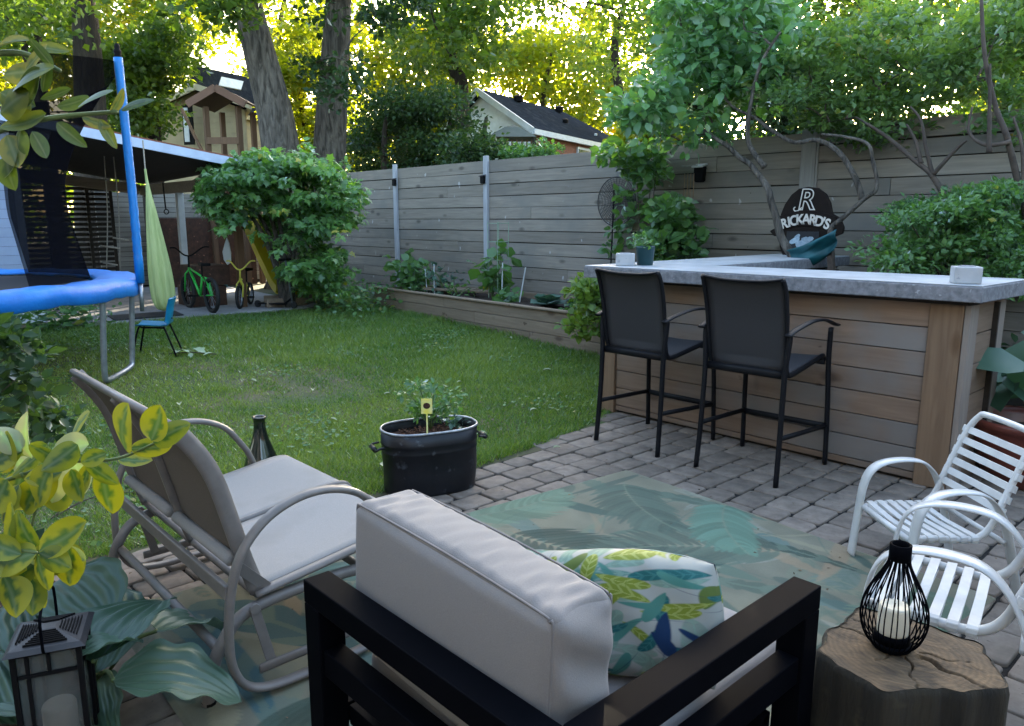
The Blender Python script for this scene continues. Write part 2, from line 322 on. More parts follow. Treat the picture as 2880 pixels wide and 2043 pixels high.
LM = dict(
 near=leafmat('leaf_garden', (.046, .120, .036), (.115, .235, .06), tr=.42, gloss=.3),
 magnolia=leafmat('leaf_magnolia', (.050, .145, .050), (.12, .26, .075), tr=.42, gloss=.4),
 locust=leafmat('leaf_fine', (.060, .125, .040), (.135, .225, .065), tr=.45, gloss=.2),
 dark=leafmat('leaf_dark', (.014, .035, .014), (.03, .065, .02), tr=.3, gloss=.15),
 bright=leafmat('leaf_bright', (.075, .125, .013), (.20, .225, .018), tr=.66, tc=(2.3, 2.1, .38), gloss=.1),
 mid=leafmat('leaf_mid', (.036, .082, .020), (.11, .165, .034), tr=.58, tc=(2.0, 2.0, .5), gloss=.12),
 dark2=leafmat('leaf_deep_shade', (.018, .045, .018), (.045, .085, .028), tr=.4, gloss=.12),
 conifer=leafmat('leaf_conifer', (.010, .022, .010), (.028, .050, .018), tr=.15, gloss=.1),
 grass=leafmat('grass_blades', (.060, .140, .020), (.20, .27, .070), tr=.35, gloss=.15),
 maple=leafmat('leaf_maple_shrub', (.048, .135, .036), (.15, .30, .070), tr=.42, gloss=.35),
 hosta=leafmat('leaf_hosta', (.020, .052, .028), (.070, .125, .080), tr=.2, tc=(1.2, 1.6, .8), gloss=.3),
 lime=leafmat('leaf_lime', (.09, .17, .03), (.17, .24, .04), tr=.4, gloss=.2),
 bluegreen=leafmat('leaf_blue_green', (.035, .09, .055), (.075, .15, .10), tr=.25, tc=(1.3, 1.6, .8), gloss=.3),
)

def specks(m, col, sc, th, st=(1, 1, 1)):
    n = m.node_tree.nodes; L = m.node_tree.links; b = n['Principled BSDF']; src = b.inputs['Base Color'].links[0].from_socket
    tc = n.new('ShaderNodeTexCoord'); mp = n.new('ShaderNodeMapping'); mp.inputs['Scale'].default_value = st; no = n.new('ShaderNodeTexNoise'); no.inputs['Scale'].default_value = sc; no.inputs['Detail'].default_value = 2
    L.new(tc.outputs['Object'], mp.inputs[0]); L.new(mp.outputs[0], no.inputs[0]); mr = n.new('ShaderNodeMapRange'); mr.inputs[1].default_value = th; mr.inputs[2].default_value = th+.03; mr.inputs[4].default_value = .7; L.new(no.outputs[0], mr.inputs[0])
    mx = n.new('ShaderNodeMix'); mx.data_type = 'RGBA'; L.new(mr.outputs[0], mx.inputs[0]); L.new(src, mx.inputs[6]); mx.inputs[7].default_value = (*col, 1); L.new(mx.outputs[2], b.inputs['Base Color'])
specks(MT['fence'], (.42, .42, .43), 9, .70, (1, 1, .6)); specks(MT['fence'], (.05, .045, .04), 11, .735)
specks(MT['cedarx'], (.04, .022, .014), 7, .715, (.7, 1, 1.4)); specks(MT['bedwood'], (.05, .03, .02), 8, .70); specks(MT['concrete'], (.22, .24, .27), 30, .68); specks(MT['paver'], (.05, .045, .04), 55, .70); specks(MT['slab'], (.06, .055, .05), 22, .68)
# ================================================================ SETTING
def inpoly(x, y, P):
    c = False; j = len(P)-1
    for i in range(len(P)):
        if (P[i][1] > y) != (P[j][1] > y) and x < (P[j][0]-P[i][0])*(y-P[i][1])/(P[j][1]-P[i][1])+P[i][0]: c = not c
        j = i
    return c
def ground():
    # one sheet to the horizon, finer near the garden, rising gently towards the back of the lawn
    xs = np.r_[-400, -150, -60, -30, -20, np.arange(-16, 6.01, .25), 15, 40, 150, 400]
    ys = np.r_[-400, -150, -40, -12, np.arange(-4, 9.01, .25), 15, 40, 150, 400]
    X, Y = np.meshgrid(xs, ys); Z = np.vectorize(hz)(X)-.006
    Z = Z-np.where(X > -3.1, .05, 0)
    V = np.stack([X, Y, Z], -1).reshape(-1, 3); nx = len(xs)
    i, j = np.meshgrid(np.arange(nx-1), np.arange(len(ys)-1)); a = (j*nx+i).ravel()
    m = M('lawn_soil', (.045, .075, .022), (.095, .085, .048), rough=1, ns=1.6, bump=.8, bd=.03, tint=0, detail=12, ramp=(.38, .62), wear=((.085, .068, .042), 1.3, .56, .16))
    o = fastmesh('ground', V, np.stack([a, a+1, a+1+nx, a+nx], 1), m, smooth=True); tag(o, kind='structure'); return o
ground()
LAWN = [(-3.42, .55), (-3.35, 1.2), (-3.24, 2.0), (-3.22, 2.7), (-3.28, 3.3), (-3.42, 4.0), (-3.6, 4.5), (-3.75, 6.0), (-5.15, 6.02), (-9.7, 6.2), (-9.75, 5.6), (-9.3, 5.5),
        (-10.05, 4.95), (-10.12, 4.2), (-10.05, 2.6), (-10.2, 1.9), (-10.7, 1.2), (-10.8, -3.), (-3.9, -3)]
def patio():
    # dark joint bed, then tumbled stones laid in courses that run towards the fence
    b = MB(); b.box((-3.38, -2.2, -.05), (3.2, 7.25, -.012), tint=.5); o = b.build('patio_bed', MT['joint']); tag(o, kind='structure')
    vs = []; fs = []; ti = []; x = -3.50; rnd = random.Random(3)
    while x < 2.6:
        w = .155+rnd.uniform(-.006, .008); y = -1.2+rnd.uniform(0, .2)
        while y < 6.6:
            l = rnd.choice((.16, .20, .205, .235)); cx, cy = x+w/2, y+l/2
            edge = -3.32+.10*math.sin((cy-.7)*.95)*0+(.10 if 1.6 < cy < 3.2 else 0)-(.06 if cy < 1.2 else 0)-(max(0, cy-3.2)*.12)
            if cx > edge and not (cx < -2.25 and cy < .30) and not (-3.45 < cx < -1.35 and 4.5 < cy < 9) and not (cx > -3.5 and cy > 6.2):
                g = .0058; h = rnd.uniform(-.003, .003); tx, ty = rnd.uniform(-.010, .010), rnd.uniform(-.010, .010)
                c = .013
                pts = []
                for sx, sy in ((-1, -1), (1, -1), (1, 1), (-1, 1)):
                    px_, py_ = sx*(w/2-g), sy*(l/2-g); c1, c2 = c*rnd.uniform(.5, 1.8), c*rnd.uniform(.5, 1.8)
                    j = lambda: rnd.uniform(-.0045, .0045)
                    a = (px_-sx*c1+j(), py_+j()); bb = (px_+j(), py_-sy*c2+j())
                    pts += [bb, a] if sx*sy > 0 else [a, bb]
                # order the octagon by angle
                pts.sort(key=lambda p: math.atan2(p[1], p[0])); base = len(vs); tv = rnd.random()
                m2 = []
                for k in range(8):
                    p, q = pts[k], pts[(k+1) % 8]; m2 += [p, ((p[0]+q[0])/2+rnd.uniform(-.003, .003), (p[1]+q[1])/2+rnd.uniform(-.003, .003))]
                for s_, z in ((1.0, -.03), (1.0, -.005), (.975, -.001), (.93, .001)):
                    for p in m2:
                        vs.append((cx+p[0]*s_, cy+p[1]*s_, z+h+p[0]*tx+p[1]*ty)); ti.append(tv)
                n = 16
                for r_ in range(3):
                    for k in range(n): fs.append((base+r_*n+k, base+r_*n+(k+1) % n, base+(r_+1)*n+(k+1) % n, base+(r_+1)*n+k))
                fs.append(tuple(base+3*n+k for k in range(n)))
            y += l
        x += w
    me = bpy.data.meshes.new('patio'); me.from_pydata(vs, [], fs); me.attributes.new('tint', 'FLOAT', 'POINT').data.foreach_set('value', ti)
    me.polygons.foreach_set('use_smooth', [True]*len(me.polygons)); me.update()
    o = link(me, 'patio', MT['paver'], None); tag(o, kind='structure')
patio()
def lawn_grass():
    P = []; xs = []
    N = 330000; X = rng.uniform(-10.6, -3.2, N*3); Y = rng.uniform(-1.5, 6.2, N*3)
    dist = np.hypot(X, Y); keep = rng.random(N*3) < np.clip(3.2/dist, 0, 1)**1.4
    # inside the camera's wedge
    fw = -X*_sy+Y*_cy; rt = X*_cy+Y*_sy; keep &= (np.abs(rt/fw) < .74) & (fw > 1.5)
    X, Y = X[keep], Y[keep]
    px = np.array(LAWN); c = np.zeros(len(X), bool); j = len(px)-1
    for i in range(len(px)):
        yi, yj, xi, xj = px[i, 1], px[j, 1], px[i, 0], px[j, 0]
        c ^= ((yi > Y) != (yj > Y)) & (X < (xj-xi)*(Y-yi)/(yj-yi+1e-12)+xi); j = i
    X, Y = X[c], Y[c]
    pat = np.sin(X*1.3+1.2*np.sin(Y*1.1))*np.sin(Y*1.7+X*.6)+.5*np.sin(X*3.7+Y*2.2)+.35*np.sin(X*9.1-Y*7.3+2*np.sin(Y*4))
    # worn, thin area in the middle and under the trampoline
    worn = 1.1*np.exp(-(((X+5.9)/1.6)**2+((Y-2.7)/.9)**2))*(.7+.5*np.sin(X*5+Y*7)*np.sin(Y*9-X*3))+1.3*np.exp(-(((X+7.6)/1.2)**2+((Y-1.2)/1.2)**2))+.6*np.exp(-(((X+4.2)/.5)**2+((Y-1.2)/.5)**2))
    k = rng.random(len(X)) < np.clip(1.05-.62*worn+.2*pat, .12, 1); X, Y, pat, worn = X[k], Y[k], pat[k], worn[k]
    n = len(X); print('grass', n)
    Z = .14*(lambda t: t*t*(3-2*t))(np.clip((-X-4.5)/6, 0, 1))-.008
    a = rng.uniform(0, 2*np.pi, n); h = rng.uniform(.016, .042, n)*(1+.22*pat)*(1-.3*np.clip(worn, 0, 1)); w = rng.uniform(.0022, .0042, n)*np.clip(np.hypot(X, Y)/4.2, .8, 2.2)
    far = np.clip(np.hypot(X, Y)/6, 1, 1.6); h *= far*(1+.9*np.exp(-((X+3.30)/.09)**2)+.7*np.exp(-((Y-6.05)/.10)**2)+.35*(rng.random(n) < .03))
    lean = rng.uniform(.2, 1.3, n)*h; la = rng.uniform(0, 2*np.pi, n)
    b0 = np.stack([X+np.cos(a)*w, Y+np.sin(a)*w, Z], 1); b1 = np.stack([X-np.cos(a)*w, Y-np.sin(a)*w, Z], 1)
    t = np.stack([X+np.cos(la)*lean, Y+np.sin(la)*lean, Z+h], 1)
    V = np.stack([b0, b1, t], 1).reshape(-1, 3); Fc = np.arange(n*3).reshape(-1, 3)
    tint = np.clip(.36+.22*pat+rng.normal(0, .24, n)+.45*worn, 0, .93)
    o = fastmesh('lawn_grass', V, Fc, LM['grass'], tint=np.repeat(tint, 3))
    tag(o, 'short uneven green grass of the lawn with thin worn patches', 'grass', kind='stuff')
lawn_grass()
def clover():
    n = 2600; c = np.stack([rng.uniform(-9.5, -3.6, 34), rng.uniform(.3, 5.9, 34)], 1)[rng.integers(0, 34, n)]+rng.normal(0, .16, (n, 2)); k = (c[:, 0] < -3.4) & (c[:, 1] < 5.9); c = c[k]; n = len(c)
    Z = .14*(lambda t: t*t*(3-2*t))(np.clip((-c[:, 0]-4.5)/6, 0, 1))+.018+.012*rng.random(n); D = rng.normal(0, 1, (n, 3)); D[:, 2] = rng.uniform(0, .5, n)
    o = leaves('clover', np.c_[c, Z], D, rng.uniform(.018, .034, n), LM['near'], None, LF4, 1.6, upj=.3); tag(o, 'clover and small broad weeds scattered through the lawn', 'clover', kind='stuff')
    n = 420; P = np.c_[rng.uniform(-3.4, .8, n), rng.uniform(.6, 4.2, n), np.full(n, .012)]; D = rng.normal(0, 1, (n, 3)); D[:, 2] *= .12
    o = leaves('leaf_litter', P, D, rng.uniform(.006, .022, n), MT['litter'], None, LF4, .8, upj=.2); tag(o, 'tiny bits of dry leaf litter strewn over the pavers', 'litter', kind='stuff')
MT['litter'] = M('dry_litter', (.16, .11, .06), (.07, .05, .03), rough=.9, ns=3, tint=.5)
clover()
def play_slab():
    b = MB()
    poly = [(-10.08, 2.4), (-10.12, 4.2), (-10.05, 5.0), (-10.35, 5.6), (-15.4, 5.9), (-15.4, 2.0), (-10.35, 2.1)]
    b.prism(poly, .06, Matrix.Translation((0, 0, .105)), tint=.5); o = b.build('concrete_pad', MT['slab'], bevel=.01); tag(o, kind='structure')
play_slab()
# ---------------------------------------------------------------- fence
def fence():
    t = thing('board_fence', 'tall weathered grey fence of wide horizontal boards behind the bar', 'fence', (-5, 7.3, 0))
    bays = [(-13.4, -10.72), (-10.72, -8.43), (-8.43, -6.05), (-6.05, -3.64), (-3.64, -1.25), (-1.25, 1.2), (1.2, 3.6)]
    rnd = random.Random(5)
    for i, (a, c) in enumerate(bays):
        b = MB(); top = 2.235 if c < -3.5 else 2.275; z = top; k = 0
        while z > .02:
            h = rnd.choice((.158, .162, .166)) if k else .17
            zz = max(z-h, 0); sp = a+(c-a)*rnd.uniform(.3, .7); st = rnd.uniform(-.003, .003)
            gap = .006 if rnd.random() < .6 else .010
            for (p, q) in (((a, sp), (sp+.002, c)) if (k*2+i) % 5 == 0 else ((a, c),)):
                w1, w2, w3 = (rnd.uniform(-.0035, .0035) for _ in range(3)); y0 = 7.30+st+rnd.uniform(-.002, .002); pm = (p+q)/2; zb, zt = zz+gap, z-.001; P_ = [(p+.001, y0, zb+w1), (pm, y0, zb+w2), (q-.001, y0, zb+w3), (q-.001, y0, zt+w3), (pm, y0, zt+w2), (p+.001, y0, zt+w1)]; b.add(P_+[(a_, y0+.022, c_) for a_, _, c_ in P_], [(5, 4, 3, 2, 1, 0), (6, 7, 8, 9, 10, 11)]+[(i_, (i_+1) % 6, 6+(i_+1) % 6, 6+i_) for i_ in range(6)], rnd.random())
            z = zz; k += 1
        b.build('panel', MT['fence'], t, bevel=.003)
        bb = MB(); bb.box((a, 7.335, 0), (c, 7.35, top-.03)); bb.build('backing', MT['darkwood'], t)
    for x, pale in ((-10.72, 1), (-8.43, 1), (-3.64, 0), (-1.25, 0), (1.2, 0)):
        b = MB()
        if pale: b.box((x-.042, 7.255, 0), (x+.042, 7.297, 2.30)); b.box((x-.02, 7.262, 2.30), (x+.035, 7.30, 2.302))
        else: b.box((x-.075, 7.275, .0), (x+.075, 7.298, 2.262)); b.box((x+.078, 7.28, .0), (x+.10, 7.297, 2.24))
        b.build('post', MT['galvpost'] if pale else MT['fencez'], t, bevel=.004)
    return t
MT['galvpost'] = M('pale_fence_post', (.36, .38, .42), (.27, .285, .32), rough=.7, ns=5, st=(4, 4, .5), tint=.05)
fence()
# ---------------------------------------------------------------- raised bed
def bed():
    t = thing('raised_planter_bed', 'long low raised vegetable bed of pale wooden boards along the fence', 'raised bed', (-7.5, 6.5, 0))
    L0, L1 = Vector((-9.72, 6.16, 0)), Vector((-5.02, 5.985, 0)); d = (L1-L0); 
    for k in range(3):
        b = MB(); z1 = .405-.137*k; o_ = -.0012*k
        for s, e in (((0, .52), (.521, 1)) if k == 1 else ((0, .74), (.741, 1)) if k == 2 else ((0, .38), (.381, 1))):
            p, q = L0+d*s, L0+d*e; b.beam((p.x, p.y+.02+o_, z1-.066), (q.x, q.y+.02+o_, z1-.066), .04, .131)
        b.build('front_board', MT['bedwood'], t, bevel=.005)
    b = MB(); b.beam((-9.76, 6.175, .418), (-4.99, 5.995, .418), .085, .022, tint=.8); b.build('cap', MT['bedwood'], t, bevel=.004)
    b = MB(); b.beam((-9.72, 6.2, .2), (-9.72, 7.22, .2), .04, .40); b.build('end_board', MT['bedwood'], t, bevel=.005)
    b = MB(); b.beam((-5.02, 6.03, .2), (-5.02, 7.22, .2), .04, .40); b.build('end_board', MT['bedwood'], t, bevel=.005)
    b = MB(); b.box((-9.60, 7.17, .2), (-5.1, 7.21, .43)); b.beam((-8.95, 6.55, .425), (-7.9, 6.9, .425), .14, .03, tint=.2); b.beam((-9.4, 6.75, .425), (-8.3, 6.95, .425), .1, .03, tint=.9); b.build('back_board', MT['bedwood'], t, bevel=.004)
    b = MB(); b.grid(lambda u, v: Vector((-9.69+u*4.64, 6.2-.14*u*1+v*.98, .355+.025*math.sin(u*40)*math.sin(v*9+u*13)+random.uniform(-.012, .012))), 90, 16)
    b.build('soil', MT['soil'], t, smooth=True)
bed()
# ---------------------------------------------------------------- bar
def bar():
    t = thing('outdoor_bar', 'L-shaped wooden garden bar with thick pale concrete top', 'bar', (-2.4, 4.6, 0))
    # slab: L outline; polished top and rough speckled edge
    out = [(-3.62, 4.03), (-1.15, 4.165), (-1.12, 4.86), (-2.98, 4.70), (-2.98, 6.88), (-3.64, 6.86)]
    b = MB(); b.prism(out, .078, Matrix.Translation((0, 0, 1.002)), tint=.5); o = b.build('counter_edge', MT['aggregate'], t, bevel=.006)
    b = MB(); ins = [(-3.614, 4.036), (-1.156, 4.171), (-1.126, 4.853), (-2.974, 4.693), (-2.986, 6.874), (-3.634, 6.854)]
    b.prism([(-3.614, 4.036), (-1.156, 4.171), (-1.126, 4.853), (-2.986, 4.694), (-2.986, 6.874), (-3.634, 6.854)], .006, Matrix.Translation((0, 0, 1.0812)), tint=.5); b.build('counter_top', MT['concrete'], t, bevel=.003)
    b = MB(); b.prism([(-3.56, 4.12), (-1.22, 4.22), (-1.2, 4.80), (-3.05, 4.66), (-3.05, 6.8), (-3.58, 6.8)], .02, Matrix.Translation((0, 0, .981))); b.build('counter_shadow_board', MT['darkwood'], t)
    # front boards
    b = MB(); z = .978; k = 0; rnd = random.Random(9)
    while z > .03:
        h = .132; zz = max(z-h, .015); s = rnd.uniform(-.002, .002)
        for p, q in (((-3.49, -1.41),)):
            b.box((p, 4.265+s, zz+.005), (q, 4.288+s, z), tint=[.95, .8, .6, .35, .45, .25, .3, .1][min(k, 7)])
        z = zz; k += 1
    b.build('front_boards', MT['cedarx'], t, bevel=.003)
    b = MB(); b.box((-3.5, 4.292, .0), (-1.25, 4.31, .975)); b.box((-3.42, 4.31, 0), (-3.40, 6.7, .97)); b.box((-3.42, 6.70, 0), (-3.0, 6.72, .97)); b.box((-3.06, 4.66, 0), (-3.04, 6.7, .97)); b.box((-3.04, 4.66, 0), (-1.2, 4.68, .97)); b.build('inner_frame', MT['darkwood'], t)
    b = MB(); b.box((-3.615, 4.245, 0), (-3.495, 4.30, .978), tint=.7); b.build('corner_post', MT['cedarz'], t, bevel=.004)
    b = MB(); b.box((-1.405, 4.245, 0), (-1.245, 4.30, .978), tint=.4); b.build('corner_post', MT['cedarz'], t, bevel=.004)
    # side: pale corner strip, short boards, rear post
    b = MB(); b.box((-1.243, 4.25, 0), (-1.215, 4.38, .978), tint=.5); b.box((-1.243, 4.70, 0), (-1.205, 4.80, .978), tint=.8); b.build('side_trim', MT['sidetrim'], t, bevel=.004)
    b = MB(); z = .978; k = 0
    while z > .03:
        zz = max(z-.162, .01); b.box((-1.245, 4.383, zz+.006), (-1.226, 4.698, z), tint=rnd.random()); z = zz
    b.build('side_boards', MT['cedary'], t, bevel=.003)
    # outer side of the far arm
    b = MB(); z = .978
    while z > .03:
        zz = max(z-.132, .01); b.box((-3.455, 4.32, zz+.005), (-3.43, 6.72, z), tint=rnd.random()); z = zz
    b.build('arm_boards', MT['cedary'], t, bevel=.003)
MT['sidetrim'] = wood('pale_side_trim', (.27, .23, .20), (.19, .16, .14), 'z', tint=.06, knots=False)
bar()
def cube_block(x, y, rz, lab, s=.075):
    b = MB(); b.box((-s, -s*.8, 0), (s, s*.8, .085), tint=.5)
    # shallow dimple cut into the front face
    t = thing('concrete_block', lab, 'ornament', (x, y, 1.0875), rz, 'concrete blocks on the bar')
    XF_ = XF[t.name]; b2 = MB(); b2.add([XF_ @ Vector(v) for v in b.v], b.f, .5); b2.build('block', MT['concrete'], t, bevel=.006)
    b3 = MB(); b3.lathe([(.001, .0), (.026, .0), (.033, .002), (.036, .0045), (.040, .0)], n=16, cap=False); b3.v = [tuple(XF_ @ Vector((v[0], v[1], v[2]+.0852))) for v in b3.v]; b3.build('candle_cup', MT['aggregate'], t, smooth=True)
cube_block(-3.40, 4.22, R(38), 'small pale concrete block at the left end of the bar top', .066)
cube_block(-1.262, 4.27, R(30), 'small pale concrete block at the right corner of the bar top', .062)
# ---------------------------------------------------------------- rug with painted leaves
class Canvas:
    def __init__(s, nx, ny, w, h, bgc):
        s.x, s.y = np.meshgrid(np.linspace(0, w, nx), np.linspace(0, h, ny)); s.c = np.zeros((ny, nx, 3))+np.array(bgc); s.nx, s.ny = nx, ny
    def noise(s, k, seed, amp, col=(1, 1, 1)):
        g = np.random.default_rng(seed); f = np.zeros_like(s.x)
        for i in range(14):
            a, p, q = g.uniform(0, 6.28), g.uniform(.5, 2)*k, g.uniform(0, 6.28); f += np.sin((np.cos(a)*s.x+np.sin(a)*s.y)*p+q+1.5*np.sin(s.y*k*.4+q))
        f /= 5; s.c *= 1+amp*f[..., None]*np.array(col); return f
    def leaf(s, cx, cy, ang, ln, wd, col, al=1., bend=0., veins=0, vcol=None, split=0, soft=.004):
        dx, dy = s.x-cx, s.y-cy; u = (dx*math.cos(ang)+dy*math.sin(ang))/ln; v = (-dx*math.sin(ang)+dy*math.cos(ang))/ln
        v = v-bend*u*(1-u); r_ = wd/ln*np.sqrt(np.clip(np.sin(np.pi*np.clip(u, 0, 1)**.8), 0, 1))*(1-.25*u)
        if split: r_ = r_*(.72+.28*np.abs(np.sin((u+np.abs(v)*.9)*split)))
        m = np.clip((r_-np.abs(v))/(soft/ln), 0, 1)*(u > 0)*(u < 1)*al
        c = np.array(col)
        s.c = s.c*(1-m[..., None])+c*m[..., None]
        if veins:
            vm = ((np.sin((u+np.abs(v)*1.1)*veins) > .55) | (np.abs(v) < .012))*m*.7
            s.c = s.c*(1-vm[..., None])+np.array(vcol)*vm[..., None]
    def rgba(s): return np.concatenate([np.clip(s.c, 0, 1).reshape(-1, 3), np.ones((s.nx*s.ny, 1))], 1)
def rug():
    c = Canvas(330, 430, 1.95, 2.62, (.175, .178, .140)); f = c.noise(5, 1, .2, (1, .8, .6)); c.noise(26, 2, .09)
    g = np.random.default_rng(12)
    cols = [(.085, .14, .115), (.045, .095, .085), (.15, .19, .145), (.24, .235, .17), (.26, .205, .145), (.10, .165, .16), (.025, .07, .068), (.25, .26, .23)]
    for i in range(230):
        k = g.integers(0, 8); c.leaf(g.uniform(-.2, 2), g.uniform(-.2, 2.7), g.uniform(0, 6.28) if i % 3 else g.uniform(-.5, .5), g.uniform(.15, .6), g.uniform(.015, .07), cols[k], g.uniform(.4, .85), g.uniform(-.5, .5), 26 if i % 4 == 0 else 0, cols[(k+3) % 8], g.choice([0, 0, 16, 26]), soft=.010)
    # the large dark fronds that read from the chairs
    D = (.034, .062, .052); E_ = (.078, .115, .095)
    for cx, cy, a, ln, wd, col, sp in ((1.7, .95, 2.9, .8, .09, E_, 26), (.2, 2.35, .3, .8, .06, E_, 30), (1.0, 2.3, .2, .6, .05, D, 26), (.15, .25, .35, .9, .12, (.035, .10, .125), 18), (.0, .12, 0.05, 1.1, .07, (.045, .12, .15), 0), (.35, .8, 1.0, .4, .05, D, 0), (1.55, 2.1, 3.6, .6, .06, E_, 24), (1.3, 1.1, .8, .5, .06, D, 24), (1.8, 1.9, -1.9, .7, .08, D, 22)):
        c.leaf(cx, cy, a, ln, wd, col, .92, .25, 22, (.12, .17, .14), sp, soft=.006)
    def frond(cx, cy, ang, ln, col, rib, n=22, wd=.028, al=.85):
        for k in range(n):
            t = .06+.92*k/n; bx, by = cx+math.cos(ang+.35*t)*ln*t, cy+math.sin(ang+.35*t)*ln*t; L_ = ln*.34*math.sin(math.pi*min(1, t*.8+.2))**.8+.03
            for s_ in (-1, 1): c.leaf(bx, by, ang+.35*t+s_*(.95-.45*t), L_*g.uniform(.85, 1.1), wd*g.uniform(.7, 1.1), np.array(col)*g.uniform(.8, 1.25), al, s_*.15, 0, None, 0, soft=.005)
        for k in range(30): t = k/30; c.leaf(cx+math.cos(ang+.35*t)*ln*t, cy+math.sin(ang+.35*t)*ln*t, ang+.35*t+.05, ln*.07, .005, rib, .9)
    for f_ in ((.30, 1.55, .15, .95, D), (1.25, 2.35, -2.6, .85, E_), (1.75, 1.35, 2.75, .8, D), (.15, 2.45, -.75, .7, E_), (1.9, 2.5, -2.0, .6, (.11, .17, .13)), (.1, .6, .5, .8, (.05, .12, .12)), (1.5, .25, 1.9, .8, E_), (.7, 2.62, -1.1, .6, (.10, .19, .15)), (.05, 1.5, 1.2, .6, (.13, .2, .15)), (1.0, .1, .9, .7, D)): frond(*f_, (.16, .21, .16))
    for i in range(40): c.leaf(g.uniform(0, 1.9), g.uniform(0, 2.6), g.uniform(0, 6.28), g.uniform(.3, .7), .006, (.06, .12, .11), .5, g.uniform(-.4, .4))
    c.noise(11, 5, .06); c.c *= (.94+.06*g.random(c.c.shape[:2]))[..., None]; c.c *= np.array([.88, .86, .80])
    nx, ny = c.nx, c.ny; u, v = (c.x/1.95).ravel(), (c.y/2.62).ravel()
    A, B, C_, D_ = np.array([-2.86, .64]), np.array([-.98, .58]), np.array([-2.585, 3.27]), np.array([-.70, 3.12])
    P = A*((1-u)*(1-v))[:, None]+B*(u*(1-v))[:, None]+C_*((1-u)*v)[:, None]+D_*(u*v)[:, None]
    z = .011+.0022*np.sin(u*7+v*3)*np.sin(v*11)+np.where((u < .004) | (u > .996) | (v < .003) | (v > .997), -.008, 0)
    V = np.c_[P, z]; i, j = np.meshgrid(np.arange(nx-1), np.arange(ny-1)); a = (j*nx+i).ravel()
    m = attmat('rug_print', rough=.95, ns=420, bump=.5, sheen=.1)
    o = fastmesh('outdoor_rug', V, np.stack([a, a+1, a+1+nx, a+nx], 1), m, col=c.rgba(), smooth=True, loc=(-1.8, 1.9, 0))
    tag(o, 'large faded green outdoor rug printed with tropical leaves on the pavers', 'rug')
rug()
# ================================================================ FURNITURE
def softbox(name, a, b, parent, mat, rad=.04, puff=.02, n=26, wr=.0, seed=1, Mx=None, warp=None):
    a, b = np.array(a, float), np.array(b, float); c = (a+b)/2; h = (b-a)/2; V = []; Fc = []
    t = np.linspace(-1, 1, n+1)
    # denser near the rims so the corners stay round
    t = np.sign(t)*(1-(1-np.abs(t))**1.5)
    for ax in range(3):
        for sg in (-1, 1):
            u, v = [k for k in range(3) if k != ax]; A, B = np.meshgrid(t, t); P = np.zeros((n+1, n+1, 3)); P[..., ax] = sg; P[..., u] = A; P[..., v] = B
            base = len(V); V += list(P.reshape(-1, 3))
            for j in range(n):
                for i in range(n):
                    q = (base+j*(n+1)+i, base+j*(n+1)+i+1, base+(j+1)*(n+1)+i+1, base+(j+1)*(n+1)+i)
                    flip = (sg > 0) != (ax == 1); Fc.append(q if flip else q[::-1])
    V = np.array(V); P = V*h; inner = h-rad; Q = np.clip(P, -inner, inner); d = P-Q; L = np.linalg.norm(d, axis=1, keepdims=True)
    P = np.where(L > 1e-9, Q+d/np.maximum(L, 1e-9)*rad, P)
    # each face swells towards its middle
    N = V/np.maximum(np.abs(V).max(1, keepdims=True), 1e-9)
    for ax in range(3):
        o1, o2 = [k for k in range(3) if k != ax]
        w = (1-V[:, o1]**2)*(1-V[:, o2]**2); on = np.abs(V[:, ax]) > .999; P[on, ax] += np.sign(V[on, ax])*(w[on]**.7)*puff
    if wr:
        g = np.random.default_rng(seed)
        lx = P[:, 0]; e = np.abs(V[:, 2])**3*(1-np.abs(V[:, 1])**4)
        s = sum(np.sin(lx*f+g.uniform(0, 6.3)+P[:, 1]*k) for f, k in ((62, 22), (118, -38), (170, 30), (27, 9)))/4
        P[:, 2] += np.sign(V[:, 2])*e*s*wr*(.35+.65*np.abs(np.sin(lx*5.3+g.uniform(0, 6))*np.sin(lx*11.7+g.uniform(0, 6))))
        e2 = np.abs(V[:, 0])**4*(1-np.abs(V[:, 1])**4); s2 = np.sin(P[:, 2]*55+g.uniform(0, 6)+P[:, 1]*30)
        P[:, 0] += np.sign(V[:, 0])*e2*s2*wr*.8
    P += c
    if warp: P = warp(P)
    if Mx is not None: Mn = np.array(Mx); P = P @ Mn[:3, :3].T+Mn[:3, 3]
    # weld duplicates along the cube edges
    me = bpy.data.meshes.new(name)
    if parent is not None: Mi = np.array(XF[parent.name].inverted()); P = P @ Mi[:3, :3].T+Mi[:3, 3]
    me.from_pydata([tuple(p) for p in P], [], Fc)
    import bmesh
    bm = bmesh.new(); bm.from_mesh(me); bmesh.ops.remove_doubles(bm, verts=bm.verts, dist=1e-5); bm.to_mesh(me); bm.free()
    me.attributes.new('tint', 'FLOAT', 'POINT').data.foreach_set('value', [.5]*len(me.vertices))
    me.polygons.foreach_set('use_smooth', [True]*len(me.polygons)); me.update(); return link(me, name, mat, parent)
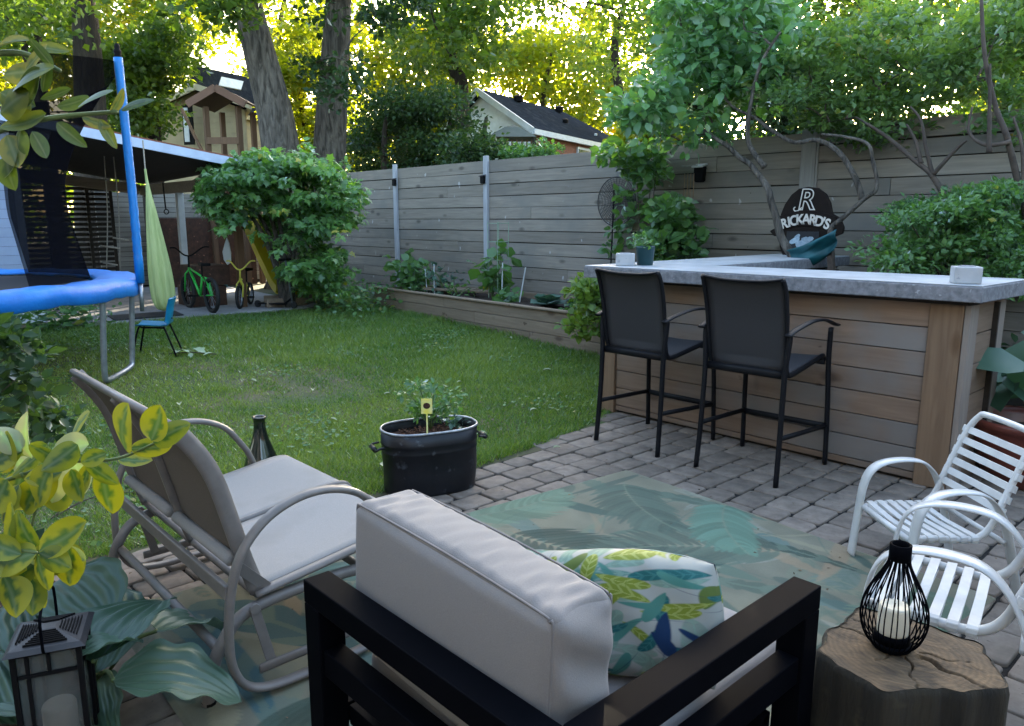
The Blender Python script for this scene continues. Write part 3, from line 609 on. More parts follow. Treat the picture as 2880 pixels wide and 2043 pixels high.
def armchair():
    t = thing('lounge_armchair', 'black metal framed lounge armchair with thick pale grey cushions, seen from behind', 'armchair', (-1.1, 1.18, 0))
    x0, x1, y0, y1, z1 = -1.497, -.683, .735, 1.570, .60; w = .066; m = MT['black']
    for x in (x0, x1-w):
        for y in (y0, y1-w):
            b = MB(); b.box((x, y, .012), (x+w, y+w, z1-.057 if (x > x0 or y == y0) else .284)); b.build('leg', m, t, bevel=.003)
            b = MB(); b.lathe([(.02, 0), (.02, .013)], (x+w/2, y+w/2, 0), 10); b.build('foot_glide', MT['blackmatte'], t)
    for x in (x1-w,):
        b = MB(); b.box((x, y0+w+.001, z1-.056), (x+w, y1, z1)); b.build('armrest', m, t, bevel=.003)
        b = MB(); b.box((x+.008, y0+w, .385), (x+w-.008, y1-w, .447)); b.build('side_rail', m, t, bevel=.003)
    b = MB(); b.box((x0, y0, z1-.056), (x1, y0+w, z1)); b.build('back_rail', m, t, bevel=.003)
    b = MB(); b.box((x0+w, y0+.008, .385), (x1-w, y0+w-.008, .447)); b.build('back_rail', m, t, bevel=.003)
    b = MB(); b.box((x0+w, y0+w, .235), (x1-w, y0+w+.03, .285)); b.box((x0+.01, y0+w, .235), (x0+w-.01, y1-w, .284)); b.box((x0+w, y1-w-.03, .235), (x1-w, y1-w, .285))
    for k in range(6): b.box((x0+w, y0+.18+k*.11, .262), (x1-w, y0+.21+k*.11, .283))
    b.build('seat_frame', m, t, bevel=.002)
    c = MT['cushion']
    softbox('seat_cushion', (x0+w+.004, .85, .285), (x1-w-.004, 1.64, .425), t, c, .035, .012, wr=.003, seed=4)
    MXc = Matrix.Translation((-1.125, .895, -.022)) @ Matrix.Rotation(R(-1.0), 4, 'Z') @ Matrix.Rotation(R(2.2), 4, 'Y') @ Matrix.Translation((0, 0, .435)) @ Matrix.Rotation(R(-1), 4, 'X') @ Matrix.Translation((0, 0, -.435))
    o = softbox('back_cushion', (-.338, -.075, .435), (.312, .085, .79), t, c, .030, .013, n=64, wr=.009, seed=2, Mx=MXc)
    b = MB()
    for yy in (-.068, .078):
        pts = [(-.323, yy, .48), (-.325, yy, .755), (-.316, yy, .778), (-.294, yy, .785), (0, yy, .791), (.26, yy, .786), (.290, yy, .778), (.300, yy, .755), (.298, yy, .48)]
        b.tube([MXc @ Vector(p) for p in spline(pts, 6)], .0024, 6)
    b.build('piping', MT['piping'], o, smooth=True)
armchair()
def pillow():
    nx, ny = 170, 120; g = np.random.default_rng(3)
    c = Canvas(nx*2, ny*2, .56, .40, (.25, .27, .26)); nx, ny = c.nx, c.ny
    navy, teal, aqua, lime, mint, olive = (.004, .022, .07), (.010, .08, .085), (.045, .15, .13), (.13, .17, .02), (.10, .19, .15), (.07, .11, .025)
    for i in range(40): c.leaf(g.uniform(0, .56), g.uniform(0, .4), g.uniform(0, 6.28), g.uniform(.09, .17), g.uniform(.016, .032), [aqua, mint, (.15, .21, .18)][g.integers(0, 3)], .8, g.uniform(-.4, .4), 24, (.16, .26, .22))
    cells = [(a_, b_) for a_ in range(12) for b_ in range(9)]; g.shuffle(cells)
    for i, (a_, b_) in enumerate(cells):
        k = [navy, lime, teal, olive, aqua, lime, teal, aqua][i % 8]; x, y, a = -.03+a_*.052+g.uniform(-.02, .02), -.02+b_*.052+g.uniform(-.02, .02), g.uniform(0, 6.28)
        c.leaf(x, y, a, g.uniform(.075, .125), g.uniform(.012, .022), k, 1, g.uniform(-.4, .4), 30 if k in (lime, teal) else 0, (.24, .29, .09) if k == lime else (.03, .13, .13))
        if i % 3 == 0: c.leaf(x, y, a+2.9, g.uniform(.08, .14), .0025, navy, 1, .3)
    col = c.rgba()
    def side(s):
        u = c.x/.56*2-1; v = c.y/.40*2-1
        th = .088*np.power(np.clip((1-u**4)*(1-v**4), 0, 1), .42)*(1+.05*np.sin(u*9+v*5)*s)
        sx = u*(1-.06*v**2)*.305; sz = v*(1-.06*u**2)*.134
        wr = .004*np.sin(u*26+v*7)*np.abs(v)**3
        return np.stack([sx, s*(th+wr), sz+.012*np.sin(u*3)], -1).reshape(-1, 3)
    V = np.concatenate([side(-1), side(1)]); n = nx*ny; i, j = np.meshgrid(np.arange(nx-1), np.arange(ny-1)); a = (j*nx+i).ravel()
    q = np.stack([a, a+1, a+1+nx, a+nx], 1); Fc = np.concatenate([q, q[:, ::-1]+n]); col2 = np.concatenate([col, col[::-1]])
    Mx = np.array(Matrix.Translation((-1.045, 1.195, .535)) @ Matrix.Rotation(R(19), 4, 'Z') @ Matrix.Rotation(R(-7), 4, 'Y') @ Matrix.Rotation(R(-16), 4, 'X'))
    V = V @ Mx[:3, :3].T+Mx[:3, 3]
    o = fastmesh('throw_pillow', V, Fc, attmat('pillow_print', rough=.75, ns=500, bump=.25), col=col2, smooth=True, loc=(-1.01, 1.2, .42))
    tag(o, 'white throw pillow printed with blue and lime leaves on the armchair seat', 'pillow')
pillow()
def stool(lab, x, y, rz):
    t = thing('bar_stool', lab, 'bar stool', (x, y, 0), rz, 'bar stools at the garden bar'); X = XF[t.name]; m = MT['stool']
    w = lambda p: X @ Vector(p)
    def tb(pts, r, name, flat=(1, .7), up=None, n=8, sp=5):
        b = MB(); b.tube([w(p) for p in spline(pts, sp)], r, n, flat, up=None if up is None else (X.to_3x3() @ Vector(up))); return b.build(name, m, t, smooth=True)
    for s in (-1, 1):
        tb([(s*.243, -.285, 0), (s*.237, -.262, .30), (s*.235, -.25, .60), (s*.245, -.245, .75), (s*.247, -.24, .815)], .019, 'leg')
        tb([(s*.262, .285, 0), (s*.258, .27, .35), (s*.252, .25, .62), (s*.262, .225, .81)], .019, 'leg')
        b = MB(); pts = spline([(s*.252, -.285, .815), (s*.256, -.19, .842), (s*.26, -.02, .868), (s*.262, .14, .862), (s*.264, .27, .825), (s*.264, .30, .822)], 6)
        b.tube([w(p) for p in pts], .022, 8, (1, .36), up=(0, 0, 1)); b.build('armrest', m, t, smooth=True)
        tb([(s*.240, -.262, .262), (s*.258, .268, .238)], .014, 'side_rung', (.8, 1), sp=2)
        # sling rail: seat side into backrest side, in one bend
        tb([(s*.222, .255, .615), (s*.222, .235, .645), (s*.222, .1, .625), (s*.222, -.12, .592), (s*.222, -.185, .595), (s*.225, -.215, .64), (s*.228, -.235, .75), (s*.232, -.262, .92), (s*.234, -.30, 1.05), (s*.230, -.33, 1.105)], .016, 'sling_rail')
    tb([(-.256, .27, .235), (.256, .27, .235)], .016, 'footrest', (.7, 1.1), sp=2)
    tb([(-.236, -.235, .598), (.236, -.235, .598)], .019, 'seat_rail', (.7, 1.2), sp=2)
    tb([(-.23, .25, .610), (.23, .25, .610)], .017, 'seat_rail', (.7, 1), sp=2)
    tb([(-.230, -.328, 1.104), (-.1, -.318, 1.088), (.1, -.318, 1.088), (.230, -.328, 1.104)], .011, 'top_rail')
    prof = spline([(.262, .615), (.235, .648), (.1, .628), (-.12, .597), (-.185, .602), (-.212, .645), (-.23, .75), (-.257, .92), (-.295, 1.05), (-.322, 1.096)], 5); 
    prof = [Vector((0, p[0], p[1])) for p in [(q.x, q.y) for q in spline([(a, c_, 0) for a, c_ in ((.262, .615), (.235, .648), (.1, .628), (-.12, .597), (-.185, .602), (-.212, .645), (-.23, .75), (-.257, .92), (-.295, 1.05), (-.322, 1.096))], 5)]]
    n = len(prof)-1
    def fn(u, v):
        p = prof[min(n, int(round(v*n)))]; k = 1-(2*u-1)**2
        return w((-.222+.444*u, p.y+(.018*k if p.z > .66 else 0), p.z-(.012*k if p.z < .66 else 0)-(.008*k if v > .95 else 0)))
    b = MB(); b.grid(fn, 10, n); o = b.build('sling', MT['mesh'], t, smooth=True, solid=.005)
    return t
S1 = stool('charcoal sling bar stool, the right one of the two at the bar', -2.125, 3.915, R(2))
S2 = copy_tree(S1, (-2.865, 3.895, 0), R(0), 'charcoal sling bar stool, the left one of the two, beside the raised planter')
def at(P, v):
    s = max(0, min(v, 1))*(len(P)-1); i = min(int(s), len(P)-2); return P[i].lerp(P[i+1], s-i)
def glider():
    t = thing('glider_loveseat', 'taupe metal two-seat glider with grey sling seats at the lawn edge', 'glider bench', (-2.5, 1.05, 0)); m = MT['taupe']
    XN, XFa = -1.985, -3.06
    for X, s in ((XN, 1), (XFa, -1)):
        loop = [(1.28, .43), (1.205, .535), (1.13, .583), (1.04, .602), (.95, .592), (.86, .55), (.79, .47), (.755, .36), (.742, .24), (.748, .14), (.79, .065), (.88, .035), (1.05, .032), (1.2, .035), (1.29, .07), (1.33, .15), (1.325, .30)]
        P = spline([(X, a, z) for a, z in loop]+[(X, loop[0][0], loop[0][1])], 5)[:-1]
        b = MB(); b.tube(P, .0165, 8, (1.25, .75), up=None, closed=True); b.build('arm_loop', m, t, smooth=True)
        Xb = X-.05*s
        b = MB(); b.tube(spline([(Xb-.03, .695, 0), (Xb-.02, .715, .12), (Xb, .74, .20), (Xb, .80, .262), (Xb, .92, .285), (Xb, 1.15, .285), (Xb, 1.27, .262), (Xb-.02, 1.33, .2), (Xb-.02, 1.345, .12), (Xb-.03, 1.36, 0)], 5), .019, 10); b.build('base_frame', m, t, smooth=True)
        for yy in (.70, 1.355):
            b = MB(); b.lathe([(.0215, .001), (.0215, .02)], (Xb-.03, yy, 0), 10); b.build('foot_cap', MT['blackmatte'], t)
        for yy in (.86, 1.24):
            b = MB(); b.beam((X-.022*s, yy-.03, .285), (X-.022*s, yy+.012, .10), .006, .030, up=(0, 1, .2)); b.lathe([(.016, -.006), (.016, .006)], (0, 0, 0), 10)
            k = len(b.v)-20
            for q in range(20): v = b.v[k+q]; b.v[k+q] = (X-.02*s+v[2]*s, yy-.03+v[0], .287+v[1])
            b.build('hanger_strap', m, t, bevel=.001)
        b = MB(); b.tube([(X-.012*s, .83, .098), (X-.012*s, 1.28, .098)], .013, 8, (.6, 1.2), up=(0, 0, 1)); b.build('lower_rail', m, t, smooth=True)
        b = MB(); b.beam((X-.03*s, .79, .43), (X-.05*s, .885, .325), .006, .032, up=(0, 1, .5)); b.build('seat_bracket', m, t, bevel=.001)
    b = MB(); b.tube([(XN-.06, .742, .165), (XFa+.03, .742, .165)], .015, 10); b.build('stretcher', m, t, smooth=True)
    b = MB(); b.tube([(XN-.06, 1.335, .165), (XFa+.03, 1.335, .165)], .015, 10); b.build('stretcher', m, t, smooth=True)
    xa, xb, xm = XFa+.05, XN-.05, (XFa+XN)/2
    b = MB(); b.beam((XFa, .748, .372), (XN, .748, .372), .016, .046, up=(0, 0, 1)); b.build('crossbar', m, t, bevel=.004)
    # seat frame
    SP = [(.845, .330), (1.0, .348), (1.2, .372), (1.36, .395), (1.43, .392), (1.455, .368)]
    sp = spline([(0, a, z) for a, z in SP], 4)
    BP = spline([(0, .855, .325), (0, .822, .43), (0, .79, .56), (0, .755, .69), (0, .715, .775), (0, .655, .86)], 4)
    for x in (xa, xb):
        b = MB(); b.tube([(x, p.y, p.z-.014) for p in sp], .012, 8, (1, 1.9), up=(1, 0, 0)); b.v = b.v
        b.build('seat_side_rail', m, t, smooth=True)
        b = MB(); b.tube([(x, p.y, p.z) for p in BP], .014, 8, (1.9, .55), up=(1, 0, 0)); b.build('back_side_rail', m, t, smooth=True)
    b = MB(); b.tube([(xm, p.y, p.z-.004) for p in sp], .013, 8, (1, .8), up=(1, 0, 0)); b.build('seat_centre_rail', m, t, smooth=True)
    b = MB(); b.tube([(xm, p.y-.008, p.z) for p in BP], .012, 8, (1.5, 1), up=(1, 0, 0)); b.build('back_centre_rail', m, t, smooth=True)
    for (y, z, r_) in ((.848, .322, .014), (1.45, .362, .014)):
        b = MB(); b.tube([(xa, y, z), (xb, y, z)], r_, 8); b.build('seat_rail', m, t, smooth=True)
    b = MB(); b.tube([(xa+.02, .792, .435), (xm-.03, .792, .435)], .02, 10); b.tube([(xm+.03, .792, .435), (xb-.02, .792, .435)], .02, 10); b.build('back_lower_rail', MT['sling'], t, smooth=True)
    b = MB(); b.tube([(xa-.008, .655, .862), (xb+.008, .655, .862)], .014, 8, (1, 1.6), up=(0, -1, .8)); b.build('back_top_rail', m, t, smooth=True)
    for q0, q1 in ((xa+.012, xm-.012), (xm+.012, xb-.012)):
        n = len(sp)-1
        b = MB(); b.grid(lambda u, v: Vector((q0+(q1-q0)*u, at(sp, v).y, at(sp, v).z-.004-.014*(1-(2*u-1)**2)*math.sin(min(1, v*1.2)*math.pi))), 10, n); b.build('seat_sling', MT['sling'], t, smooth=True, solid=.004)
        k = len(BP)-1
        b = MB(); b.grid(lambda u, v: Vector((q0+(q1-q0)*u, at(BP, .2+.8*v).y-.012*(1-(2*u-1)**2), at(BP, .2+.8*v).z)), 10, k); b.build('back_sling', MT['slingback'], t, smooth=True, solid=.004)
glider()
def strap_chair(lab, x, y, rz):
    t = thing('strap_patio_chair', lab, 'patio chair', (x, y, 0), rz, 'small white strap chairs'); X = XF[t.name]; m = MT['white']; w = lambda p: X @ Vector(p)
    U3 = X.to_3x3()
    for s in (-1, 1):
        b = MB(); pts = spline([(s*.178, .150, 0), (s*.176, .138, .15), (s*.174, .128, .27), (s*.172, .105, .335), (s*.170, .055, .368), (s*.170, -.03, .376), (s*.172, -.10, .358), (s*.176, -.155, .29), (s*.180, -.195, .17), (s*.184, -.235, 0)], 6)
        b.tube([w(p) for p in pts], .0165, 8, (1, .35), up=None) if False else b.tube([w(p) for p in pts], .027, 8, (.2, 1), up=U3 @ Vector((1, 0, 0)))
        b.build('arm_loop', m, t, smooth=True, bevel=0)
    # seat and back: one bent tube frame
    seat = [(-.155, .125), (-.155, -.075)]
    for s in (-1, 1): pass
    fr = [(.150, .130, .205), (.155, .06, .212), (.155, -.04, .205), (.155, -.095, .212), (.155, -.135, .25), (.155, -.165, .33), (.153, -.20, .42), (.148, -.232, .50), (.130, -.252, .545), (.095, -.258, .560)]
    P = fr+[(-a, b_, c) for a, b_, c in reversed(fr)]
    b = MB(); b.tube([w(p) for p in spline(P, 4)], .0115, 8); b.build('seat_and_back_frame', m, t, smooth=True)
    b = MB(); b.tube([w((-.152, .130, .203)), w((.152, .130, .203))], .0105, 8); b.build('front_rail', m, t, smooth=True)
    b = MB(); b.tube([w((-.172, .10, .175)), w((.172, .10, .175))], .010, 8); b.build('stretcher', m, t, smooth=True); b = MB(); b.tube([w((-.176, -.175, .20)), w((.176, -.175, .20))], .009, 8); b.build('stretcher', m, t, smooth=True)
    def strap(c, tdir, wd=.028, sag=.0):
        c = Vector(c); td = Vector(tdir).normalized(); nrm = Vector((1, 0, 0)).cross(td).normalized(); hw = .155+.004
        b = MB(); vs = []; prof = [(-hw-.012, 0), (-hw-.010, .010), (-hw, .0145), (-hw+.02, .0135), (0, .0115-sag), (hw-.02, .0135), (hw, .0145), (hw+.010, .010), (hw+.012, 0), (hw+.009, -.010), (hw-.004, -.0125), (hw-.012, -.006), (0, .0085-sag), (-hw+.012, -.006), (-hw+.004, -.0125), (-hw-.009, -.010)]
        n = len(prof)
        for q in (-1, 1):
            for a, k in prof: vs.append(w(c+Vector((a, 0, 0))+nrm*k+td*(q*wd/2)))
        f = [(i, (i+1) % n, n+(i+1) % n, n+i) for i in range(n)]
        # end caps as strips between upper and lower outline
        for o_ in (0, n):
            for i in range(0, 7): f.append((o_+i, o_+i+1, o_+(n-i-1) % n, o_+(n-i) % n) if i else (o_, o_+1, o_+n-1))
        b.add(vs, f); return b
    for k in range(6): strap((0, .108-k*.0375, .209+.002*math.sin(k)), (0, 1, 0), .021, .006).build('seat_strap', MT['strap'], t, smooth=False, bevel=.0015)
    for k in range(6):
        f = k/5; y, z = -.160-.072*f, .305+.190*f; strap((0, y, z), (0, -.36, 1), .022, .003).build('back_strap', MT['strap'], t, bevel=.0015)
    return t
C1 = strap_chair('small white strap patio chair nearer the bar, facing the rug', -.975, 3.10, R(140)); C1.scale = (1.13, 1.13, 1.13)
C2 = copy_tree(C1, (-.70, 2.46, 0), R(101), 'small white strap patio chair nearer the stump, half cut off by the frame'); C2.scale = (1.3, 1.3, 1.27)
def stump():
    t = thing('tree_stump_table', 'rough sawn tree stump with cracked top used as a side table', 'stump', (-.56, 1.76, 0)); n = 72
    g = np.random.default_rng(8)
    def rad(a): return .196*(1+.085*math.sin(3*a+.8)+.05*math.sin(5*a+2.1)+.035*math.sin(8*a+.3)+.022*math.sin(13*a+1)+.012*math.sin(21*a))*(1-.10*abs(math.sin(a-.9)))
    b = MB(); vs = []; fs = []
    Z = [0, .06, .14, .22, .30, .36, .400, .415, .4185]
    for k, z in enumerate(Z):
        for i in range(n):
            a = 2*math.pi*i/n; r_ = rad(a)*(1+.10*(1-z/.42)**2+.012*math.sin(a*17+z*9)+.008*math.sin(a*31-z*14)) - (.004 if k == 7 else .010 if k == 8 else 0)
            vs.append((-.56+r_*math.cos(a), 1.76+r_*math.sin(a), z))
    for k in range(len(Z)-1):
        for i in range(n): fs.append((k*n+i, k*n+(i+1) % n, (k+1)*n+(i+1) % n, (k+1)*n+i))
    b.add(vs, fs, .5); b.build('bark_side', MT['stumpside'], t, smooth=True)
    cracks = [(-.15, .185, .012), (2.75, .17, .010), (3.15, .19, .006), (.4, .14, .005), (4.4, .12, .004), (5.2, .16, .004), (1.7, .12, .004)]
    b = MB(); vs = []; fs = []; m = 26
    for j in range(m+1):
        f = j/m
        for i in range(n*3):
            a = 2*math.pi*i/(n*3); r_ = (rad(a)-.008)*f; z = .4188+.0025*math.sin(f*9+a)*f-.002*f*f
            for ca, cl, cw in cracks:
                da = (a-ca+math.pi) % (2*math.pi)-math.pi; dd_ = abs(da*r_+.006*math.sin(r_*90+ca)); wd = cw*(1-r_/cl) if r_ < cl else 0
                if r_ > .03 and wd > 0 and dd_ < wd: z -= .02*(1-dd_/wd)**.5
            vs.append((-.56+r_*math.cos(a), 1.76+r_*math.sin(a), z))
    N = n*3
    for j in range(m):
        for i in range(N): fs.append((j*N+i, j*N+(i+1) % N, (j+1)*N+(i+1) % N, (j+1)*N+i))
    b.add(vs, fs, .5); o = b.build('end_grain_top', MT['stumptop'], t, smooth=True)
stump()
# end grain: rings and dark checks in the stump top
def ringify(m, c):
    n = m.node_tree.nodes; L = m.node_tree.links; b = n['Principled BSDF']; src = b.inputs['Base Color'].links[0].from_socket
    tc = n.new('ShaderNodeTexCoord'); wv = n.new('ShaderNodeTexWave'); wv.wave_type = 'RINGS'; wv.rings_direction = 'Z'; wv.inputs['Scale'].default_value = 24; wv.inputs['Distortion'].default_value = 5; wv.inputs['Detail'].default_value = 4; wv.inputs['Detail Scale'].default_value = 1.6
    L.new(tc.outputs['Object'], wv.inputs[0]); mx = n.new('ShaderNodeMix'); mx.data_type = 'RGBA'; mx.blend_type = 'MULTIPLY'; mx.inputs[0].default_value = .28
    L.new(src, mx.inputs[6]); L.new(wv.outputs[0], mx.inputs[7]); L.new(mx.outputs[2], b.inputs['Base Color'])
ringify(MT['stumptop'], None)
def wire_lantern():
    cx, cy, z0 = -.588, 1.748, .421
    t = thing('wire_candle_lantern', 'black bottle-shaped wire lantern holding an ivory candle on the stump', 'lantern', (cx, cy, z0)); m = MT['black']
    prof = [(.034, .002), (.056, .022), (.069, .055), (.0715, .085), (.066, .115), (.052, .150), (.034, .185), (.023, .213), (.0215, .246)]
    P = spline([(r_, 0, z) for r_, z in prof], 4)
    b = MB(); b.lathe([(.001, 0), (.040, 0), (.044, .004), (.044, .012), (.040, .016), (.001, .016)], (cx, cy, z0), 28, cap=False); b.build('base', m, t, smooth=True)
    b = MB()
    for k in range(34):
        a = 2*math.pi*k/34; b.tube([(cx+p.x*math.cos(a+.05*math.sin(k*3.1)*(p.z/.24)), cy+p.x*math.sin(a+.05*math.sin(k*3.1)*(p.z/.24)), z0+p.z) for p in P], .00155, 5)
    b.build('wire_cage', m, t, smooth=True)
    b = MB(); b.lathe([(.021, .216), (.0235, .218), (.0235, .254), (.021, .256), (.018, .254), (.018, .218), (.021, .216)], (cx, cy, z0), 24, cap=False); b.build('neck_ring', m, t, smooth=True)
    b = MB(); b.lathe([(.001, .016), (.0385, .016), (.0385, .036), (.036, .038), (.001, .038)], (cx, cy, z0), 24, cap=False); b.build('candle_dish', m, t, smooth=True)
    b = MB(); b.lathe([(.001, .037), (.0335, .037), (.034, .042), (.034, .098), (.032, .104), (.028, .106), (.022, .101), (.001, .099)], (cx, cy, z0), 28, cap=False); o = b.build('candle', MT['candle'], t, smooth=True)
    b = MB(); b.tube([(cx, cy, z0+.098), (cx+.001, cy, z0+.110)], .0009, 5); b.build('wick', MT['blackmatte'], o)
wire_lantern()
def tub():
    c = Vector((-3.135, 2.30, 0)); rot = R(72)
    t = thing('oval_tub_planter', 'oval black metal wash tub planter with dents beside the lawn', 'planter', c); m = MT['tub']
    Z = [(0, .93), (.006, .95), (.02, .955), (.12, .975), (.222, .985), (.226, 1.0), (.232, .985), (.262, .99), (.266, 1.005), (.272, .99), (.335, 1.0)]
    n = 56
    def ring(s, z, dz=0):
        out = []
        for i in range(n):
            a = 2*math.pi*i/n; ex = .62
            x = .255*s*math.copysign(abs(math.cos(a))**ex, math.cos(a)); y = .158*s*math.copysign(abs(math.sin(a))**.9, math.sin(a))
            d = 1+.006*math.sin(a*3+z*20)+.004*math.sin(a*7+z*33)
            x *= d; y *= d; out.append(c+Vector((x*math.cos(rot)-y*math.sin(rot), x*math.sin(rot)+y*math.cos(rot), z)))
        return out
    vs = []; fs = []
    for z, s in Z: vs += ring(s, z)
    for k in range(len(Z)-1):
        for i in range(n): fs.append((k*n+i, k*n+(i+1) % n, (k+1)*n+(i+1) % n, (k+1)*n+i))
    b = MB(); b.add(vs, fs+[tuple(range(n-1, -1, -1))], .5); b.build('tub_wall', m, t, smooth=True, solid=.004)
    b = MB(); b.tube(ring(1.0, .337), .0065, 7, closed=True); b.build('rolled_rim', MT['rimwear'], t, smooth=True)
    b = MB(); b.add(ring(.97, .285)+[c+Vector((0, 0, .305))], [(i, (i+1) % n, n) for i in range(n)]); b.build('soil', MT['mulch'], t, smooth=True)
    for k in range(120):
        pass
    b = MB()
    for k in range(150):
        a, r_ = random.uniform(0, 6.28), math.sqrt(random.random())*.85; x, y = .24*r_*math.cos(a), .14*r_*math.sin(a)
        p = c+Vector((x*math.cos(rot)-y*math.sin(rot), x*math.sin(rot)+y*math.cos(rot), .300)); d = Vector((random.uniform(-1, 1), random.uniform(-1, 1), random.uniform(-.2, .5))).normalized()*random.uniform(.01, .028)
        b.beam(p-d, p+d, random.uniform(.006, .012), random.uniform(.003, .007))
    b.build('bark_mulch', MT['mulch'], t)
    for s in (-1, 1):
        e = Vector((math.cos(rot), math.sin(rot), 0))*s; q = Vector((-e.y, e.x, 0)); o_ = c+e*.258
        b = MB(); b.tube(spline([o_+q*.055+Vector((0, 0, .262)), o_+e*.03+q*.058+Vector((0, 0, .258)), o_+e*.045+q*.05+Vector((0, 0, .250)), o_+e*.045-q*.05+Vector((0, 0, .250)), o_+e*.03-q*.058+Vector((0, 0, .258)), o_-q*.055+Vector((0, 0, .262))], 4), .006, 8)
        b.tube([o_+e*.045+q*.04+Vector((0, 0, .250)), o_+e*.045-q*.04+Vector((0, 0, .250))], .013, 10); b.build('handle', m, t, smooth=True)
    return t, c
tub_t, tub_c = tub()
def vase():
    p = gz(838, 1345); p = Vector((-3.92, 1.72, 0))
    t = thing('dark_glass_vase', 'dark green glass bottle vase standing on the lawn behind the glider', 'vase', p)
    m = M('dark_green_glass', (.008, .014, .010), rough=.12, tint=0, bump=0, spec=.9)
    b = MB(); b.lathe([(.001, 0), (.085, .002), (.100, .02), (.098, .06), (.075, .13), (.048, .20), (.034, .26), (.031, .30), (.033, .325), (.037, .335), (.033, .336), (.028, .325), (.027, .27)], p, 32, cap=False); b.build('body', m, t, smooth=True)
    b = MB(); b.lathe([(.033, .322), (.0385, .328), (.0385, .336), (.034, .339), (.0285, .334)], p, 24, cap=False); b.build('lip', m, t, smooth=True)
vase()
def garden_lantern():
    c = Vector((-2.035, .325, .0)); t = thing('square_candle_lantern', 'square black metal lantern with frosted panes and a white candle by the hosta', 'lantern', c, R(-21)); X = XF[t.name]; m = MT['blackmatte']; w = lambda p: X @ Vector(p)
    h = .069; z0, z1 = .03, .392
    def bx(b, p, q): b.box(p, q, X)
    for sx in (-1, 1):
        for sy in (-1, 1):
            b = MB(); bx(b, (sx*h-.006, sy*h-.006, z0), (sx*h+.006, sy*h+.006, z1)); b.build('corner_post', m, t, bevel=.001)
    for k, (dx, dy) in enumerate(((1, 0), (-1, 0), (0, 1), (0, -1))):
        b = MB(); f = MB()
        def bar_(u0, u1, za, zb, th=.004):
            if dx: bx(b, (dx*h-th, u0, za), (dx*h+th, u1, zb))
            else: bx(b, (u0, dy*h-th, za), (u1, dy*h+th, zb))
        bar_(-h+.007, h-.007, z1-.010, z1); bar_(-h+.007, h-.007, z0, z0+.012); bar_(-h+.007, h-.007, z1-.066, z1-.058); bar_(-.045, -.037, z0+.013, z1-.067); bar_(.0, .008, z1-.0575, z1-.011)
        bar_(-.045, -.037, z1-.0575, z1-.011)
        b.build('pane_grille', m, t, bevel=.0008)
        if dx: bx(f, (dx*(h-.006)-.001, -h+.006, z0), (dx*(h-.006)+.001, h-.006, z1))
        else: bx(f, (-h+.006, dy*(h-.006)-.001, z0), (h-.006, dy*(h-.006)+.001, z1))
        f.build('frosted_pane', MT['pane'], t)
    b = MB(); bx(b, (-h-.012, -h-.012, 0), (h+.012, h+.012, z0-.001)); b.build('base', m, t, bevel=.003)
    # vented pyramid roof with louvre slots as raised ribs
    b = MB(); e = h+.018; zt = z1+.026
    v = [(-e, -e, z1), (e, -e, z1), (e, e, z1), (-e, e, z1), (-e+.012, -e+.012, z1+.010), (e-.012, -e+.012, z1+.010), (e-.012, e-.012, z1+.010), (-e+.012, e-.012, z1+.010), (-.014, -.014, zt), (.014, -.014, zt), (.014, .014, zt), (-.014, .014, zt)]
    f = [(3, 2, 1, 0), (0, 1, 5, 4), (1, 2, 6, 5), (2, 3, 7, 6), (3, 0, 4, 7), (4, 5, 9, 8), (5, 6, 10, 9), (6, 7, 11, 10), (7, 4, 8, 11), (8, 9, 10, 11)]
    b.add([w(p) for p in v], f); ro = b.build('roof', MT['lanternroof'], t, bevel=.001)
    b = MB()
    for q in range(4):
        Rq = Matrix.Rotation(q*math.pi/2, 4, 'Z')
        for k in range(7):
            f_ = .18+k*.105; r_ = (1-f_)*(e-.012)+f_*.014; z = z1+.010+(zt-z1-.010)*f_; hw = r_*.72
            b.box((-hw, -r_-.0012, z-.0035+.0015), (hw, -r_+.0012, z+.0035+.0015), X @ Rq)
    b.build('roof_slots', MT['blackmatte'], ro)
    b = MB(); b.tube([w(p) for p in spline([(-.087, .0, z1+.002), (-.092, 0, z1+.015), (-.090, 0, z1+.075), (-.07, 0, z1+.095), (0, 0, z1+.12), (.07, 0, z1+.095), (.090, 0, z1+.075), (.092, 0, z1+.015), (.087, 0, z1+.002)], 5)], .0035, 8); b.build('handle', MT['black'], t, smooth=True)
    b = MB(); b.lathe([(.001, .031), (.038, .031), (.039, .034), (.039, .20), (.036, .207), (.028, .205), (.001, .203)], c, 24, cap=False); b.build('candle', MT['candle'], t, smooth=True)
MT['lanternroof'] = M('dusty_black_metal', (.016, .0165, .02), (.009, .0095, .012), rough=.5, ns=25, tint=0)
_m = bpy.data.materials.new('hazy_glass'); _m.use_nodes = True; _n = _m.node_tree.nodes; _b = _n['Principled BSDF']
_b.inputs['Base Color'].default_value = (.12, .125, .12, 1); _b.inputs['Roughness'].default_value = .35; _b.inputs['Alpha'].default_value = .42; MT['pane'] = _m
garden_lantern()
def red_pot():
    c = Vector((-1.0, 4.72, 0)); t = thing('dark_red_planter_bowl', 'large dark red glazed planter bowl beside the bar end', 'planter', c)
    b = MB(); b.lathe([(.001, 0), (.17, 0), (.20, .02), (.245, .14), (.275, .26), (.285, .31), (.298, .318), (.302, .345), (.292, .358), (.27, .352), (.255, .32), (.235, .25)], c, 40, cap=False, sy=1); b.build('bowl', MT['terracotta'], t, smooth=True)
    b = MB(); b.lathe([(.001, .29), (.255, .275)], c, 30, cap=False); b.build('soil', MT['soil'], t, smooth=True)
red_pot()
